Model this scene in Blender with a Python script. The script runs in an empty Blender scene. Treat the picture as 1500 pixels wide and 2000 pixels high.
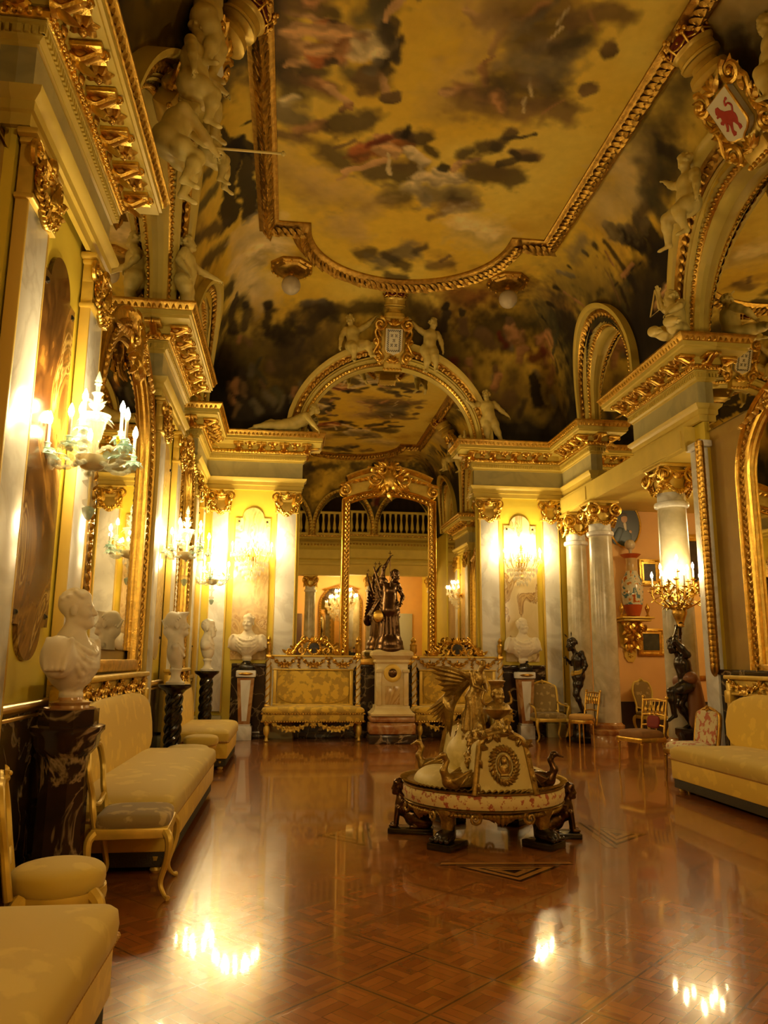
import bpy, bmesh, math, random
import numpy as np
from mathutils import Vector, Matrix, Euler
PI = math.pi
rnd = random.Random(7)
S = bpy.context.scene
C = S.collection
# ------------------------------------------------------------------ camera
cam_d = bpy.data.cameras.new('camera'); cam = bpy.data.objects.new('camera', cam_d); C.objects.link(cam)
cam_d.sensor_fit = 'HORIZONTAL'; cam_d.sensor_width = 36.0; cam_d.lens = 36.0; cam_d.clip_start = 0.02; cam_d.clip_end = 200
_psi, _th, _rho = math.radians(6.82), math.radians(10.85), math.radians(0.45)
_F = Vector((math.sin(_psi)*math.cos(_th), math.cos(_psi)*math.cos(_th), math.sin(_th)))
_R = Vector((math.cos(_psi), -math.sin(_psi), 0)); _U = _R.cross(_F)
_R2 = _R*math.cos(_rho) + _U*math.sin(_rho); _U2 = _U*math.cos(_rho) - _R*math.sin(_rho)
_M = Matrix((_R2, _U2, -_F)).transposed().to_4x4(); _M.translation = (0, 0, 1.55)
cam.matrix_world = _M
S.camera = cam
# ------------------------------------------------------------------ world, exposure
W = bpy.data.worlds.new('world'); S.world = W; W.use_nodes = True
W.node_tree.nodes['Background'].inputs[0].default_value = (1.0, .62, .22, 1)
W.node_tree.nodes['Background'].inputs[1].default_value = 0.02
S.view_settings.view_transform = 'Standard'; S.view_settings.look = 'None'
S.view_settings.exposure = 0.14; S.view_settings.gamma = 1.0; S.view_settings.use_curve_mapping = False
LAMP = (1.0, .735, .35)          # colour of every candle bulb in the room
B_GLASS, B_CRYSTAL, B_CANDEL, B_CHAND = 490.0, 380.0, 190.0, 600.0      # brightness of the bulbs of each kind of fitting
cy = S.cycles
cy.max_bounces = 6; cy.diffuse_bounces = 3; cy.glossy_bounces = 4; cy.transmission_bounces = 4; cy.transparent_max_bounces = 6
cy.caustics_reflective = False; cy.caustics_refractive = False
cy.sample_clamp_indirect = 4.0; cy.sample_clamp_direct = 0.0; cy.blur_glossy = 0.6
cy.use_adaptive_sampling = True; cy.adaptive_threshold = 0.06
cy.use_denoising = True; cy.use_light_tree = True
# ------------------------------------------------------------------ room measures
XL, XR, YB, YF, XC = -1.95, 5.97, 16.0, 1.0, 2.01     # wall planes; XC = the room's middle line
ZE, ZC = 6.18, 9.25                                   # top of the entablature, flat of the ceiling
# ------------------------------------------------------------------ mesh builder
class MB:
    def __init__(s): s.v = []; s.f = []; s.n = 0
    def add(s, vs, fs, M=None):
        vs = np.asarray(vs, float).reshape(-1, 3)
        if M is not None:
            A = np.array(M); vs = vs @ A[:3, :3].T + A[:3, 3]
        s.v.append(vs); b = s.n; s.n += len(vs)
        s.f.extend([tuple(i+b for i in f) for f in fs]); return s
    def box(s, c, d, bev=0.0, M=None):
        x, y, z = c; a, b, h = d[0]/2, d[1]/2, d[2]/2
        if bev <= 0:
            vs = [(x+i*a, y+j*b, z+k*h) for k in (-1, 1) for j in (-1, 1) for i in (-1, 1)]
            return s.add(vs, [(0,2,3,1),(4,5,7,6),(0,1,5,4),(2,6,7,3),(0,4,6,2),(1,3,7,5)], M)
        e = min(bev, a*.9, b*.9, h*.9)
        bm = bmesh.new(); r = bmesh.ops.create_cube(bm, size=1)
        for v in bm.verts: v.co = Vector((x+v.co.x*2*a, y+v.co.y*2*b, z+v.co.z*2*h))
        bmesh.ops.bevel(bm, geom=bm.edges[:], offset=e, segments=2, affect='EDGES', profile=.5)
        s.bm(bm, M); return s
    def bm(s, bm, M=None):
        bm.verts.index_update()
        s.add([v.co[:] for v in bm.verts], [tuple(v.index for v in f.verts) for f in bm.faces], M); bm.free()
    def lathe(s, prof, n=24, M=None, sq=None):
        vs, fs = [], []
        for r, z in prof:
            for i in range(n):
                a = 2*PI*(i+.5)/n; vs.append((r*math.cos(a), r*math.sin(a), z))
        m = len(prof)
        for j in range(m-1):
            for i in range(n):
                k = (i+1) % n; fs.append((j*n+i, j*n+k, (j+1)*n+k, (j+1)*n+i))
        fs.append(tuple(range(n))[::-1]); fs.append(tuple((m-1)*n+i for i in range(n)))
        return s.add(vs, fs, M)
    def tube(s, pts, r, n=8, M=None, cap=True, flat=1.0):
        P = [Vector(p) for p in pts]; m = len(P)
        rr = list(r) if hasattr(r, '__len__') else [r]*m
        vs, fs = [], []; up = None
        for i in range(m):
            t = (P[min(i+1, m-1)]-P[max(i-1, 0)])
            t = t.normalized() if t.length > 1e-9 else Vector((0, 0, 1))
            if up is None: up = Vector((0, 0, 1)) if abs(t.z) < .9 else Vector((1, 0, 0))
            a = t.cross(up)
            a = a.normalized() if a.length > 1e-6 else t.orthogonal().normalized()
            b = a.cross(t).normalized(); up = b
            for k in range(n):
                q = 2*PI*k/n; vs.append(tuple(P[i]+a*(math.cos(q)*rr[i])+b*(math.sin(q)*rr[i]*flat)))
        for i in range(m-1):
            for k in range(n):
                l = (k+1) % n; fs.append((i*n+k, i*n+l, (i+1)*n+l, (i+1)*n+k))
        if cap: fs.append(tuple(range(n))[::-1]); fs.append(tuple((m-1)*n+k for k in range(n)))
        return s.add(vs, fs, M)
    def cyl(s, a, b, r0, r1=None, n=12, M=None): return s.tube([a, b], [r0, r0 if r1 is None else r1], n, M)
    def ball(s, c, r, nu=12, nv=8, M=None, e1=1.0, e2=1.0):
        r = (r, r, r) if not hasattr(r, '__len__') else r
        sp = lambda x, e: math.copysign(abs(x)**e, x)
        vs = [(c[0], c[1], c[2]-r[2])]; fs = []
        for j in range(1, nv):
            p = -PI/2+PI*j/nv
            for i in range(nu):
                q = 2*PI*(i+.5)/nu
                vs.append((c[0]+r[0]*sp(math.cos(p), e1)*sp(math.cos(q), e2), c[1]+r[1]*sp(math.cos(p), e1)*sp(math.sin(q), e2), c[2]+r[2]*sp(math.sin(p), e1)))
        vs.append((c[0], c[1], c[2]+r[2])); t = len(vs)-1
        for i in range(nu):
            k = (i+1) % nu
            fs.append((0, 1+k, 1+i)); fs.append((t, 1+(nv-2)*nu+i, 1+(nv-2)*nu+k))
            for j in range(nv-2): fs.append((1+j*nu+i, 1+j*nu+k, 1+(j+1)*nu+k, 1+(j+1)*nu+i))
        return s.add(vs, fs, M)
    def prism(s, poly, y0, y1, M=None):          # polygon in x,z pushed along y
        n = len(poly); vs = [(x, y0, z) for x, z in poly]+[(x, y1, z) for x, z in poly]
        fs = [tuple(range(n)), tuple(range(n, 2*n))[::-1]]
        fs += [(i, i+n, (i+1) % n+n, (i+1) % n) for i in range(n)]
        return s.add(vs, fs, M)
    def leaf(s, M, L=.1, Wd=.05, H=.02, curl=0.0):
        vs, fs = [], []
        for i in range(6):
            u = i/5; w = Wd*.5*(math.sin(PI*min(1, .08+.92*u)**.75)+.04)
            for j in (-1, -.5, 0, .5, 1):
                zz = H*(1-j*j)*math.sin(PI*(.1+.85*u))+curl*u*u + (-.15*H if abs(j) == .5 else 0)
                vs.append((j*w, u*L, zz))
        for i in range(5):
            for j in range(4): fs.append((i*5+j, i*5+j+1, (i+1)*5+j+1, (i+1)*5+j))
        return s.add(vs, fs, M)
    def scroll(s, M, R=.08, r=.018, turns=1.6, n=22, d=1):   # spiral in the x,z plane, facing -y
        pts, rr = [], []
        for i in range(n+1):
            u = i/n; a = d*(turns*2*PI*u)+PI/2; q = R*(1-u)**.9+.1*R
            pts.append((q*math.cos(a), -.25*R*u, q*math.sin(a))); rr.append(r*(1-.45*u))
        s.tube(pts, rr, 6, M); return s.ball((0, -.3*R, 0), R*.22, 8, 6, M)
    def rosette(s, M, R=.05, n=6, H=.02):        # flower facing -y
        for k in range(n):
            s.leaf(M @ Matrix.Rotation(2*PI*k/n, 4, 'Y') @ Matrix.Rotation(PI/2, 4, 'X'), R, R*.85, H)
        return s.ball((0, -H, 0), R*.28, 8, 6, M)
    def sdf(s, vs, fs, M=None): return s.add(vs, fs, M)
def T(x=0, y=0, z=0): return Matrix.Translation((x, y, z))
def RX(a): return Matrix.Rotation(a, 4, 'X')
def RY(a): return Matrix.Rotation(a, 4, 'Y')
def RZ(a): return Matrix.Rotation(a, 4, 'Z')
def SC(x, y=None, z=None):
    y = x if y is None else y; z = x if z is None else z
    return Matrix.Diagonal((x, y, z, 1))
def spline(pts, n=8, closed=False):
    P = [Vector(p) for p in pts]; out = []; m = len(P)
    for i in range(m if closed else m-1):
        p0 = P[(i-1) % m] if closed or i else P[0]; p1 = P[i]; p2 = P[(i+1) % m]
        p3 = P[(i+2) % m] if closed or i+2 < m else P[-1]
        for k in range(n):
            t = k/n
            out.append(.5*((2*p1)+(p2-p0)*t+(2*p0-5*p1+4*p2-p3)*t*t+(3*p1-p0-3*p2+p3)*t**3))
    if not closed: out.append(P[-1])
    return out
def sweep(mb, path, prof, closed=False, side=1):
    """carry an (outward, z) profile along a plan path with mitred corners; outward = right of travel when side = 1"""
    P = [Vector((p[0], p[1])) for p in path]; m = len(P); off = []
    for i in range(m):
        a = P[i]-P[i-1] if (i or closed) else None; b = P[(i+1) % m]-P[i] if (i < m-1 or closed) else None
        nn = []
        for d in (a, b):
            if d is not None: d = d.normalized(); nn.append(Vector((d.y, -d.x))*side)
        if len(nn) == 1: off.append(nn[0])
        else:
            q = nn[0]+nn[1]; q = q.normalized(); off.append(q/max(.25, q.dot(nn[0])))
    k = len(prof)
    vs = [(P[i].x+off[i].x*o, P[i].y+off[i].y*o, z) for i in range(m) for o, z in prof]; fs = []
    for i in range(m if closed else m-1):
        j = (i+1) % m
        for t in range(k-1): fs.append((i*k+t, j*k+t, j*k+t+1, i*k+t+1))
    mb.add(vs, fs); return mb
def sweep_front(mb, path, prof, closed=False):
    """like sweep but in the wall plane: path in x,z, profile (sideways, depth); depth goes to -y"""
    P = [Vector((p[0], p[1])) for p in path]; m = len(P); off = []
    for i in range(m):
        nn = []
        if i or closed: d = (P[i]-P[i-1]).normalized(); nn.append(Vector((d.y, -d.x)))
        if i < m-1 or closed: d = (P[(i+1) % m]-P[i]).normalized(); nn.append(Vector((d.y, -d.x)))
        if len(nn) == 1: off.append(nn[0])
        else: q = (nn[0]+nn[1]).normalized(); off.append(q/max(.3, q.dot(nn[0])))
    k = len(prof)
    vs = [(P[i].x+off[i].x*o, -d, P[i].y+off[i].y*o) for i in range(m) for o, d in prof]; fs = []
    for i in range(m if closed else m-1):
        j = (i+1) % m
        for t in range(k-1): fs.append((i*k+t, j*k+t, j*k+t+1, i*k+t+1))
    mb.add(vs, fs); return mb
# ------------------------------------------------------------------ objects
def link(name, mb, mat, parent=None, smooth=40):
    me = bpy.data.meshes.new(name)
    if isinstance(mb, MB):
        vs = np.concatenate(mb.v) if mb.v else np.zeros((0, 3)); me.from_pydata(vs.tolist(), [], mb.f)
    else: me = mb
    if mat is not None and not me.materials: me.materials.append(mat)
    bmx = bmesh.new(); bmx.from_mesh(me); bmesh.ops.recalc_face_normals(bmx, faces=bmx.faces[:]) if len(me.polygons) < 60000 else None
    bmx.to_mesh(me); bmx.free()
    if smooth:
        me.polygons.foreach_set('use_smooth', [True]*len(me.polygons)); me.set_sharp_from_angle(angle=math.radians(smooth))
    me.update()
    o = bpy.data.objects.new(name, me); C.objects.link(o)
    if parent is not None: o.parent = parent
    return o
def tag(o, label, cat, group=None):
    o['label'] = label; o['category'] = cat
    if group: o['group'] = group
    return o
def thing(name, label, cat, loc=(0, 0, 0), rz=0.0, group=None):
    o = bpy.data.objects.new(name, None); C.objects.link(o); o.location = loc; o.rotation_euler = (0, 0, rz)
    o.empty_display_size = .1
    return tag(o, label, cat, group)
def solo(name, mb, mat, label, cat, loc=(0, 0, 0), rz=0.0, group=None, smooth=40):
    o = link(name, mb, mat, None, smooth); o.location = loc; o.rotation_euler = (0, 0, rz); return tag(o, label, cat, group)
def struct(name, mb, mat, smooth=30):
    o = link(name, mb, mat, None, smooth); o['kind'] = 'structure'; return o
def kids(o): return [c for c in C.objects if c.parent == o]
def dup(root, loc, rz=None, label=None, group=None, mirror=False, scale=None):
    def cp(o, par):
        c = o.copy(); C.objects.link(c)
        if par is not None: c.parent = par
        for ch in kids(o): cp(ch, c)
        return c
    r = cp(root, None); r.location = loc
    if rz is not None: r.rotation_euler = (0, 0, rz)
    if mirror: r.scale = (-1, 1, 1)
    if scale: r.scale = scale
    if label: r['label'] = label
    if group: r['group'] = group
    return r
def lamp(name, parent, loc, watts, r=.06, col=LAMP):
    d = bpy.data.lights.new(name, 'POINT'); d.energy = watts; d.color = col; d.shadow_soft_size = r
    o = bpy.data.objects.new(name, d); C.objects.link(o); o.location = loc
    if parent is not None: o.parent = parent
    return o
# ------------------------------------------------------------------ materials
def mat_new(name):
    m = bpy.data.materials.new(name); m.use_nodes = True; nt = m.node_tree
    return m, nt, nt.nodes['Principled BSDF']
def nd(nt, typ, **kw):
    n = nt.nodes.new(typ)
    for k, v in kw.items():
        if k.startswith('i_'):
            key = k[2:]; key = int(key) if key.isdigit() else key.replace('_', ' ')
            if isinstance(v, bpy.types.NodeSocket): nt.links.new(v, n.inputs[key])
            else: n.inputs[key].default_value = v
        else: setattr(n, k, v)
    return n
def ramp(nt, fac, stops, interp='LINEAR'):
    n = nt.nodes.new('ShaderNodeValToRGB'); n.color_ramp.interpolation = interp
    el = n.color_ramp.elements
    while len(el) > len(stops): el.remove(el[-1])
    while len(el) < len(stops): el.new(1.0)
    for e, (p, c) in zip(el, stops): e.position = p; e.color = (*c, 1)
    nt.links.new(fac, n.inputs[0]); return n.outputs[0]
def coords(nt, scale=(1, 1, 1), rot=(0, 0, 0), kind='Object', loc=(0, 0, 0)):
    t = nt.nodes.new('ShaderNodeTexCoord')
    m = nd(nt, 'ShaderNodeMapping', i_Vector=t.outputs[kind]); m.inputs['Scale'].default_value = scale; m.inputs['Rotation'].default_value = rot
    m.inputs['Location'].default_value = loc
    return m.outputs[0]
def bump(nt, bs, h, strength=.3, dist=.01):
    b = nd(nt, 'ShaderNodeBump', i_Strength=strength, i_Distance=dist, i_Height=h); nt.links.new(b.outputs[0], bs.inputs['Normal'])
def simple(name, col, rough=.5, metal=0.0, spec=.5, var=0.0, vs=6.0, bmp=0.0, bs_=40.0, coat=0.0):
    m, nt, b = mat_new(name)
    b.inputs['Base Color'].default_value = (*col, 1); b.inputs['Roughness'].default_value = rough; b.inputs['Metallic'].default_value = metal
    b.inputs['Specular IOR Level'].default_value = spec; b.inputs['Coat Weight'].default_value = coat
    if var:
        n = nd(nt, 'ShaderNodeTexNoise', i_Vector=coords(nt), i_Scale=vs, i_Detail=4.0)
        c = ramp(nt, n.outputs[0], [(.3, tuple(x*(1-var) for x in col)), (.7, tuple(min(1, x*(1+var)) for x in col))]); nt.links.new(c, b.inputs['Base Color'])
    if bmp:
        n = nd(nt, 'ShaderNodeTexNoise', i_Vector=coords(nt), i_Scale=bs_, i_Detail=3.0); bump(nt, b, n.outputs[0], bmp, .01)
    return m
def marble(name, base, vein, scale=2.0, width=.03, rough=.25, cloud=None, dist=1.2):
    m, nt, b = mat_new(name); v = coords(nt)
    w = nd(nt, 'ShaderNodeTexNoise', i_Vector=v, i_Scale=scale*.7, i_Detail=5.0, i_Distortion=dist)
    veins = ramp(nt, w.outputs[0], [(.5-width*2, (0, 0, 0)), (.5, (1, 1, 1)), (.5+width*2, (0, 0, 0))])
    n2 = nd(nt, 'ShaderNodeTexNoise', i_Vector=v, i_Scale=scale*1.7, i_Detail=6.0)
    c = ramp(nt, n2.outputs[0], [(.3, base), (.7, cloud or base)])
    n3 = nd(nt, 'ShaderNodeTexNoise', i_Vector=v, i_Scale=scale*.9, i_Detail=1.0)
    k = nd(nt, 'ShaderNodeMath', operation='MULTIPLY', i_0=veins, i_1=n3.outputs[0])
    mx = nd(nt, 'ShaderNodeMix', data_type='RGBA', i_0=k.outputs[0]); nt.links.new(c, mx.inputs[6]); mx.inputs[7].default_value = (*vein, 1)
    nt.links.new(mx.outputs[2], b.inputs['Base Color']); b.inputs['Roughness'].default_value = rough
    return m
def onyx(name, stops, scale=1.0, seed=0.0, stretch=.45):
    m, nt, b = mat_new(name); v = coords(nt, (scale, scale, scale*stretch), loc=(seed, seed*.7, seed*1.3))
    n = nd(nt, 'ShaderNodeTexNoise', i_Vector=v, i_Scale=1.7, i_Detail=4.0, i_Roughness=.5, i_Distortion=1.6)
    k = nd(nt, 'ShaderNodeMath', operation='MULTIPLY', i_0=n.outputs[0], i_1=4.6)
    fr = nd(nt, 'ShaderNodeMath', operation='PINGPONG', i_0=k.outputs[0], i_1=1.0)
    nt.links.new(ramp(nt, fr.outputs[0], stops), b.inputs['Base Color']); b.inputs['Roughness'].default_value = .18
    return m
def fabric(name, base, fig, scale=9.0, rough=.8, amt=.5, th=.62):
    m, nt, b = mat_new(name); v = coords(nt)
    n = nd(nt, 'ShaderNodeTexVoronoi', i_Vector=v, i_Scale=scale, feature='SMOOTH_F1')
    n2 = nd(nt, 'ShaderNodeTexNoise', i_Vector=v, i_Scale=scale*2.2, i_Detail=3.0)
    k = nd(nt, 'ShaderNodeMath', operation='MULTIPLY_ADD', i_0=n2.outputs[0], i_1=.8, i_2=n.outputs[0])
    f = ramp(nt, k.outputs[0], [(th, (0, 0, 0)), (th+.1, (1, 1, 1))])
    g = nd(nt, 'ShaderNodeMath', operation='MULTIPLY', i_0=f, i_1=amt)
    mx = nd(nt, 'ShaderNodeMix', data_type='RGBA', i_0=g.outputs[0]); mx.inputs[6].default_value = (*base, 1); mx.inputs[7].default_value = (*fig, 1)
    nt.links.new(mx.outputs[2], b.inputs['Base Color']); b.inputs['Roughness'].default_value = rough
    b.inputs['Sheen Weight'].default_value = .15
    return m
def emit(name, col, strength):
    m, nt, b = mat_new(name); b.inputs['Base Color'].default_value = (*col, 1)
    b.inputs['Emission Color'].default_value = (*col, 1); b.inputs['Emission Strength'].default_value = strength
    return m
def glassy(name, col, alpha=.45, rough=.08):
    m, nt, b = mat_new(name); b.inputs['Base Color'].default_value = (*col, 1); b.inputs['Roughness'].default_value = rough
    b.inputs['Alpha'].default_value = alpha; b.inputs['Specular IOR Level'].default_value = .9; b.inputs['Coat Weight'].default_value = .4
    return m
GOLD = simple('gilding', (.72, .47, .09), .30, 1.0, var=.22, vs=14, bmp=.35, bs_=55)
GOLD_D = simple('aged_gilding', (.50, .30, .055), .36, 1.0, var=.3, vs=10, bmp=.4, bs_=45)
GOLD_P = simple('gold_paint', (.72, .50, .085), .38, .35, var=.12, vs=8)
CREAM = simple('cream_stucco', (.71, .53, .095), .5, var=.07, vs=3)
YELLOW = simple('yellow_stucco', (.79, .61, .06), .55, var=.05, vs=2)
PEACH = simple('peach_wall_paint', (.82, .48, .17), .7, var=.05, vs=2)
PLASTER = simple('painted_stucco_figure', (.74, .58, .16), .5, var=.10, vs=9)
WHITE_M = marble('white_marble', (.88, .88, .84), (.56, .54, .48), 1.6, .03, .28, (.83, .82, .76))
GREY_M = marble('grey_marble', (.56, .50, .23), (.38, .34, .17), 1.8, .04, .3, (.50, .44, .20))
COL_M = marble('veined_column_marble', (.78, .74, .58), (.30, .26, .15), 2.2, .12, .25, (.58, .51, .33), 1.6)
DARK_M = marble('dark_veined_marble', (.020, .014, .010), (.62, .46, .24), 2.8, .012, .16, (.045, .024, .014))
RED_M = marble('red_brown_marble', (.40, .17, .05), (.70, .48, .20), 3.0, .06, .2, (.30, .11, .03))
STATUE = simple('bust_marble', (.80, .72, .54), .45, var=.06, vs=7)
BROWN_M = marble('brown_stained_wall_stone', (.58, .40, .10), (.38, .23, .05), 1.2, .10, .35, (.45, .28, .06))
ALAB = marble('cream_alabaster', (.80, .68, .36), (.66, .48, .18), 2.5, .05, .25, (.74, .60, .28))
ONYX_A = onyx('brown_onyx', [(0, (.05, .02, .006)), (.4, (.13, .055, .012)), (.66, (.30, .15, .03)), (.8, (.14, .06, .012)), (.9, (.60, .40, .12)), (.94, (.22, .10, .02)), (1, (.16, .07, .015))], 1.0, 3.3)
ONYX_B = onyx('honey_onyx', [(0, (.50, .33, .11)), (.4, (.66, .47, .18)), (.7, (.42, .24, .06)), (.85, (.72, .54, .24)), (1, (.34, .18, .05))], 1.25, 8.1, .6)
ONYX_C = onyx('cream_onyx', [(0, (.72, .58, .30)), (.5, (.76, .62, .34)), (.68, (.30, .16, .05)), (.76, (.66, .48, .20)), (.88, (.42, .25, .08)), (1, (.76, .62, .34))], 1.1, 5.2, .6)
BRONZE = simple('dark_bronze', (.10, .055, .022), .25, .85, var=.3, vs=12)
BLACK = simple('black_lacquered_wood', (.010, .008, .006), .22, 0.0, coat=.3)
BLACK_FIG = simple('dark_patinated_figure', (.022, .014, .009), .26, .2, coat=.3)
DAMASK = fabric('yellow_damask', (.88, .60, .055), (.74, .48, .04), 6.0, .72, .7)
DAMASK_S = fabric('faded_damask_seat', (.70, .51, .085), (.58, .40, .055), 5.0, .78, .7)
FLOWERED = fabric('flower_sprigged_damask', (.78, .52, .06), (.40, .25, .04), 8.0, .75, .7, .80)
OLD_GOLD = simple('dull_old_gilding', (.36, .235, .055), .40, .85, var=.3, vs=16, bmp=.5, bs_=60)
TAPESTRY = fabric('tapestry', (.46, .33, .12), (.22, .15, .05), 9.0, .9, .8)
FLORAL = fabric('red_flowered_cloth', (.72, .62, .34), (.50, .10, .04), 16.0, .8, .9, .86)
BROWN_V = simple('brown_velvet', (.27, .125, .03), .8, var=.15, vs=9)
RED_V = simple('red_velvet', (.22, .02, .012), .7)
FRINGE = simple('fringe', (.05, .04, .02), .9, bmp=.6, bs_=80)
CANDLE = simple('candle_sleeve', (.86, .80, .66), .5)
BULB_GLASS, BULB_CRYSTAL, BULB_CANDEL, BULB_CHAND = [emit('lit_bulb_'+n, LAMP, s) for n, s in (('glass', B_GLASS), ('crystal', B_CRYSTAL), ('candelabrum', B_CANDEL), ('chandelier', B_CHAND))]
AQUA = glassy('aqua_blown_glass', (.50, .78, .74), .62)
CLEAR = glassy('clear_blown_glass', (.62, .64, .50), .30)
CRYSTAL = glassy('cut_crystal', (.92, .86, .66), .50, .05)
FROST = simple('frosted_glass', (.62, .52, .34), .35)
BRASS = simple('brass', (.75, .55, .24), .28, 1.0)
ROPE = simple('gold_cord', (.50, .30, .07), .6, .3, bmp=.5, bs_=90)
TERRA = simple('porcelain_red', (.50, .09, .02), .15)
def _mirror():
    m, nt, b = mat_new('silvered_glass'); b.inputs['Base Color'].default_value = (.80, .74, .58, 1); b.inputs['Metallic'].default_value = 1.0; b.inputs['Roughness'].default_value = .015
    return m
MIRROR = _mirror()
def _parquet():
    m, nt, b = mat_new('polished_parquet'); v = coords(nt, rot=(0, 0, math.radians(48)), loc=(-.235, -.436, 0))
    def brick(vec, bw, rh, mort, c1, c2, cm, off=.5):
        n = nd(nt, 'ShaderNodeTexBrick', i_Vector=vec, i_Scale=1.0, offset=off); n.inputs['Color1'].default_value = (*c1, 1); n.inputs['Color2'].default_value = (*c2, 1); n.inputs['Mortar'].default_value = (*cm, 1)
        n.inputs['Mortar Size'].default_value = mort; n.inputs['Brick Width'].default_value = bw; n.inputs['Row Height'].default_value = rh; n.inputs['Bias'].default_value = -.1
        return n
    c1, c2, cm = (.38, .126, .020), (.235, .066, .011), (.09, .026, .006)
    a = brick(v, .17, .0567, .0012, c1, c2, cm, 0)
    vr = nd(nt, 'ShaderNodeMapping', i_Vector=v); vr.inputs['Rotation'].default_value = (0, 0, PI/2)
    d = brick(vr.outputs[0], .17, .0567, .0012, c1, c2, cm, 0)
    ck = nd(nt, 'ShaderNodeTexChecker', i_Vector=v, i_Scale=1/.17); ck.inputs[1].default_value = (0, 0, 0, 1); ck.inputs[2].default_value = (1, 1, 1, 1)
    mx = nd(nt, 'ShaderNodeMix', data_type='RGBA', i_0=ck.outputs[1]); nt.links.new(a.outputs[0], mx.inputs[6]); nt.links.new(d.outputs[0], mx.inputs[7])
    g = brick(v, .51, .51, .030, (0, 0, 0), (0, 0, 0), (1, 1, 1), 0)
    mx2 = nd(nt, 'ShaderNodeMix', data_type='RGBA', i_0=g.outputs[1]); nt.links.new(mx.outputs[2], mx2.inputs[6]); mx2.inputs[7].default_value = (.30, .105, .018, 1)
    g2 = brick(v, .51, .51, .006, (0, 0, 0), (0, 0, 0), (1, 1, 1), 0)
    mx3 = nd(nt, 'ShaderNodeMix', data_type='RGBA', i_0=g2.outputs[1]); nt.links.new(mx2.outputs[2], mx3.inputs[6]); mx3.inputs[7].default_value = (.12, .036, .007, 1)
    gr = nd(nt, 'ShaderNodeTexNoise', i_Vector=v, i_Scale=3.0, i_Detail=5.0)
    mul = nd(nt, 'ShaderNodeMix', data_type='RGBA', blend_type='MULTIPLY', i_0=.6); nt.links.new(mx3.outputs[2], mul.inputs[6])
    nt.links.new(ramp(nt, gr.outputs[0], [(.3, (.7, .7, .7)), (.7, (1.2, 1.2, 1.2))]), mul.inputs[7])
    nt.links.new(mul.outputs[2], b.inputs['Base Color'])
    b.inputs['Specular IOR Level'].default_value = .5
    b.inputs['Roughness'].default_value = .24; b.inputs['Coat Weight'].default_value = .60; b.inputs['Coat Roughness'].default_value = .05
    sc_ = nd(nt, 'ShaderNodeMath', operation='MULTIPLY_ADD', i_0=g.outputs[1], i_1=-.6, i_2=gr.outputs[0])
    n3 = nd(nt, 'ShaderNodeTexNoise', i_Vector=v, i_Scale=7.0, i_Detail=2.0)
    ad = nd(nt, 'ShaderNodeMath', operation='ADD', i_0=sc_.outputs[0], i_1=n3.outputs[0])
    bump(nt, b, ad.outputs[0], .07, .02)
    return m
PARQUET = _parquet()
WOOD_D = simple('dark_inlay_wood', (.035, .014, .004), .15, coat=.6)
WOOD_L = simple('pale_inlay_wood', (.46, .21, .045), .17, coat=.6)

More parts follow.
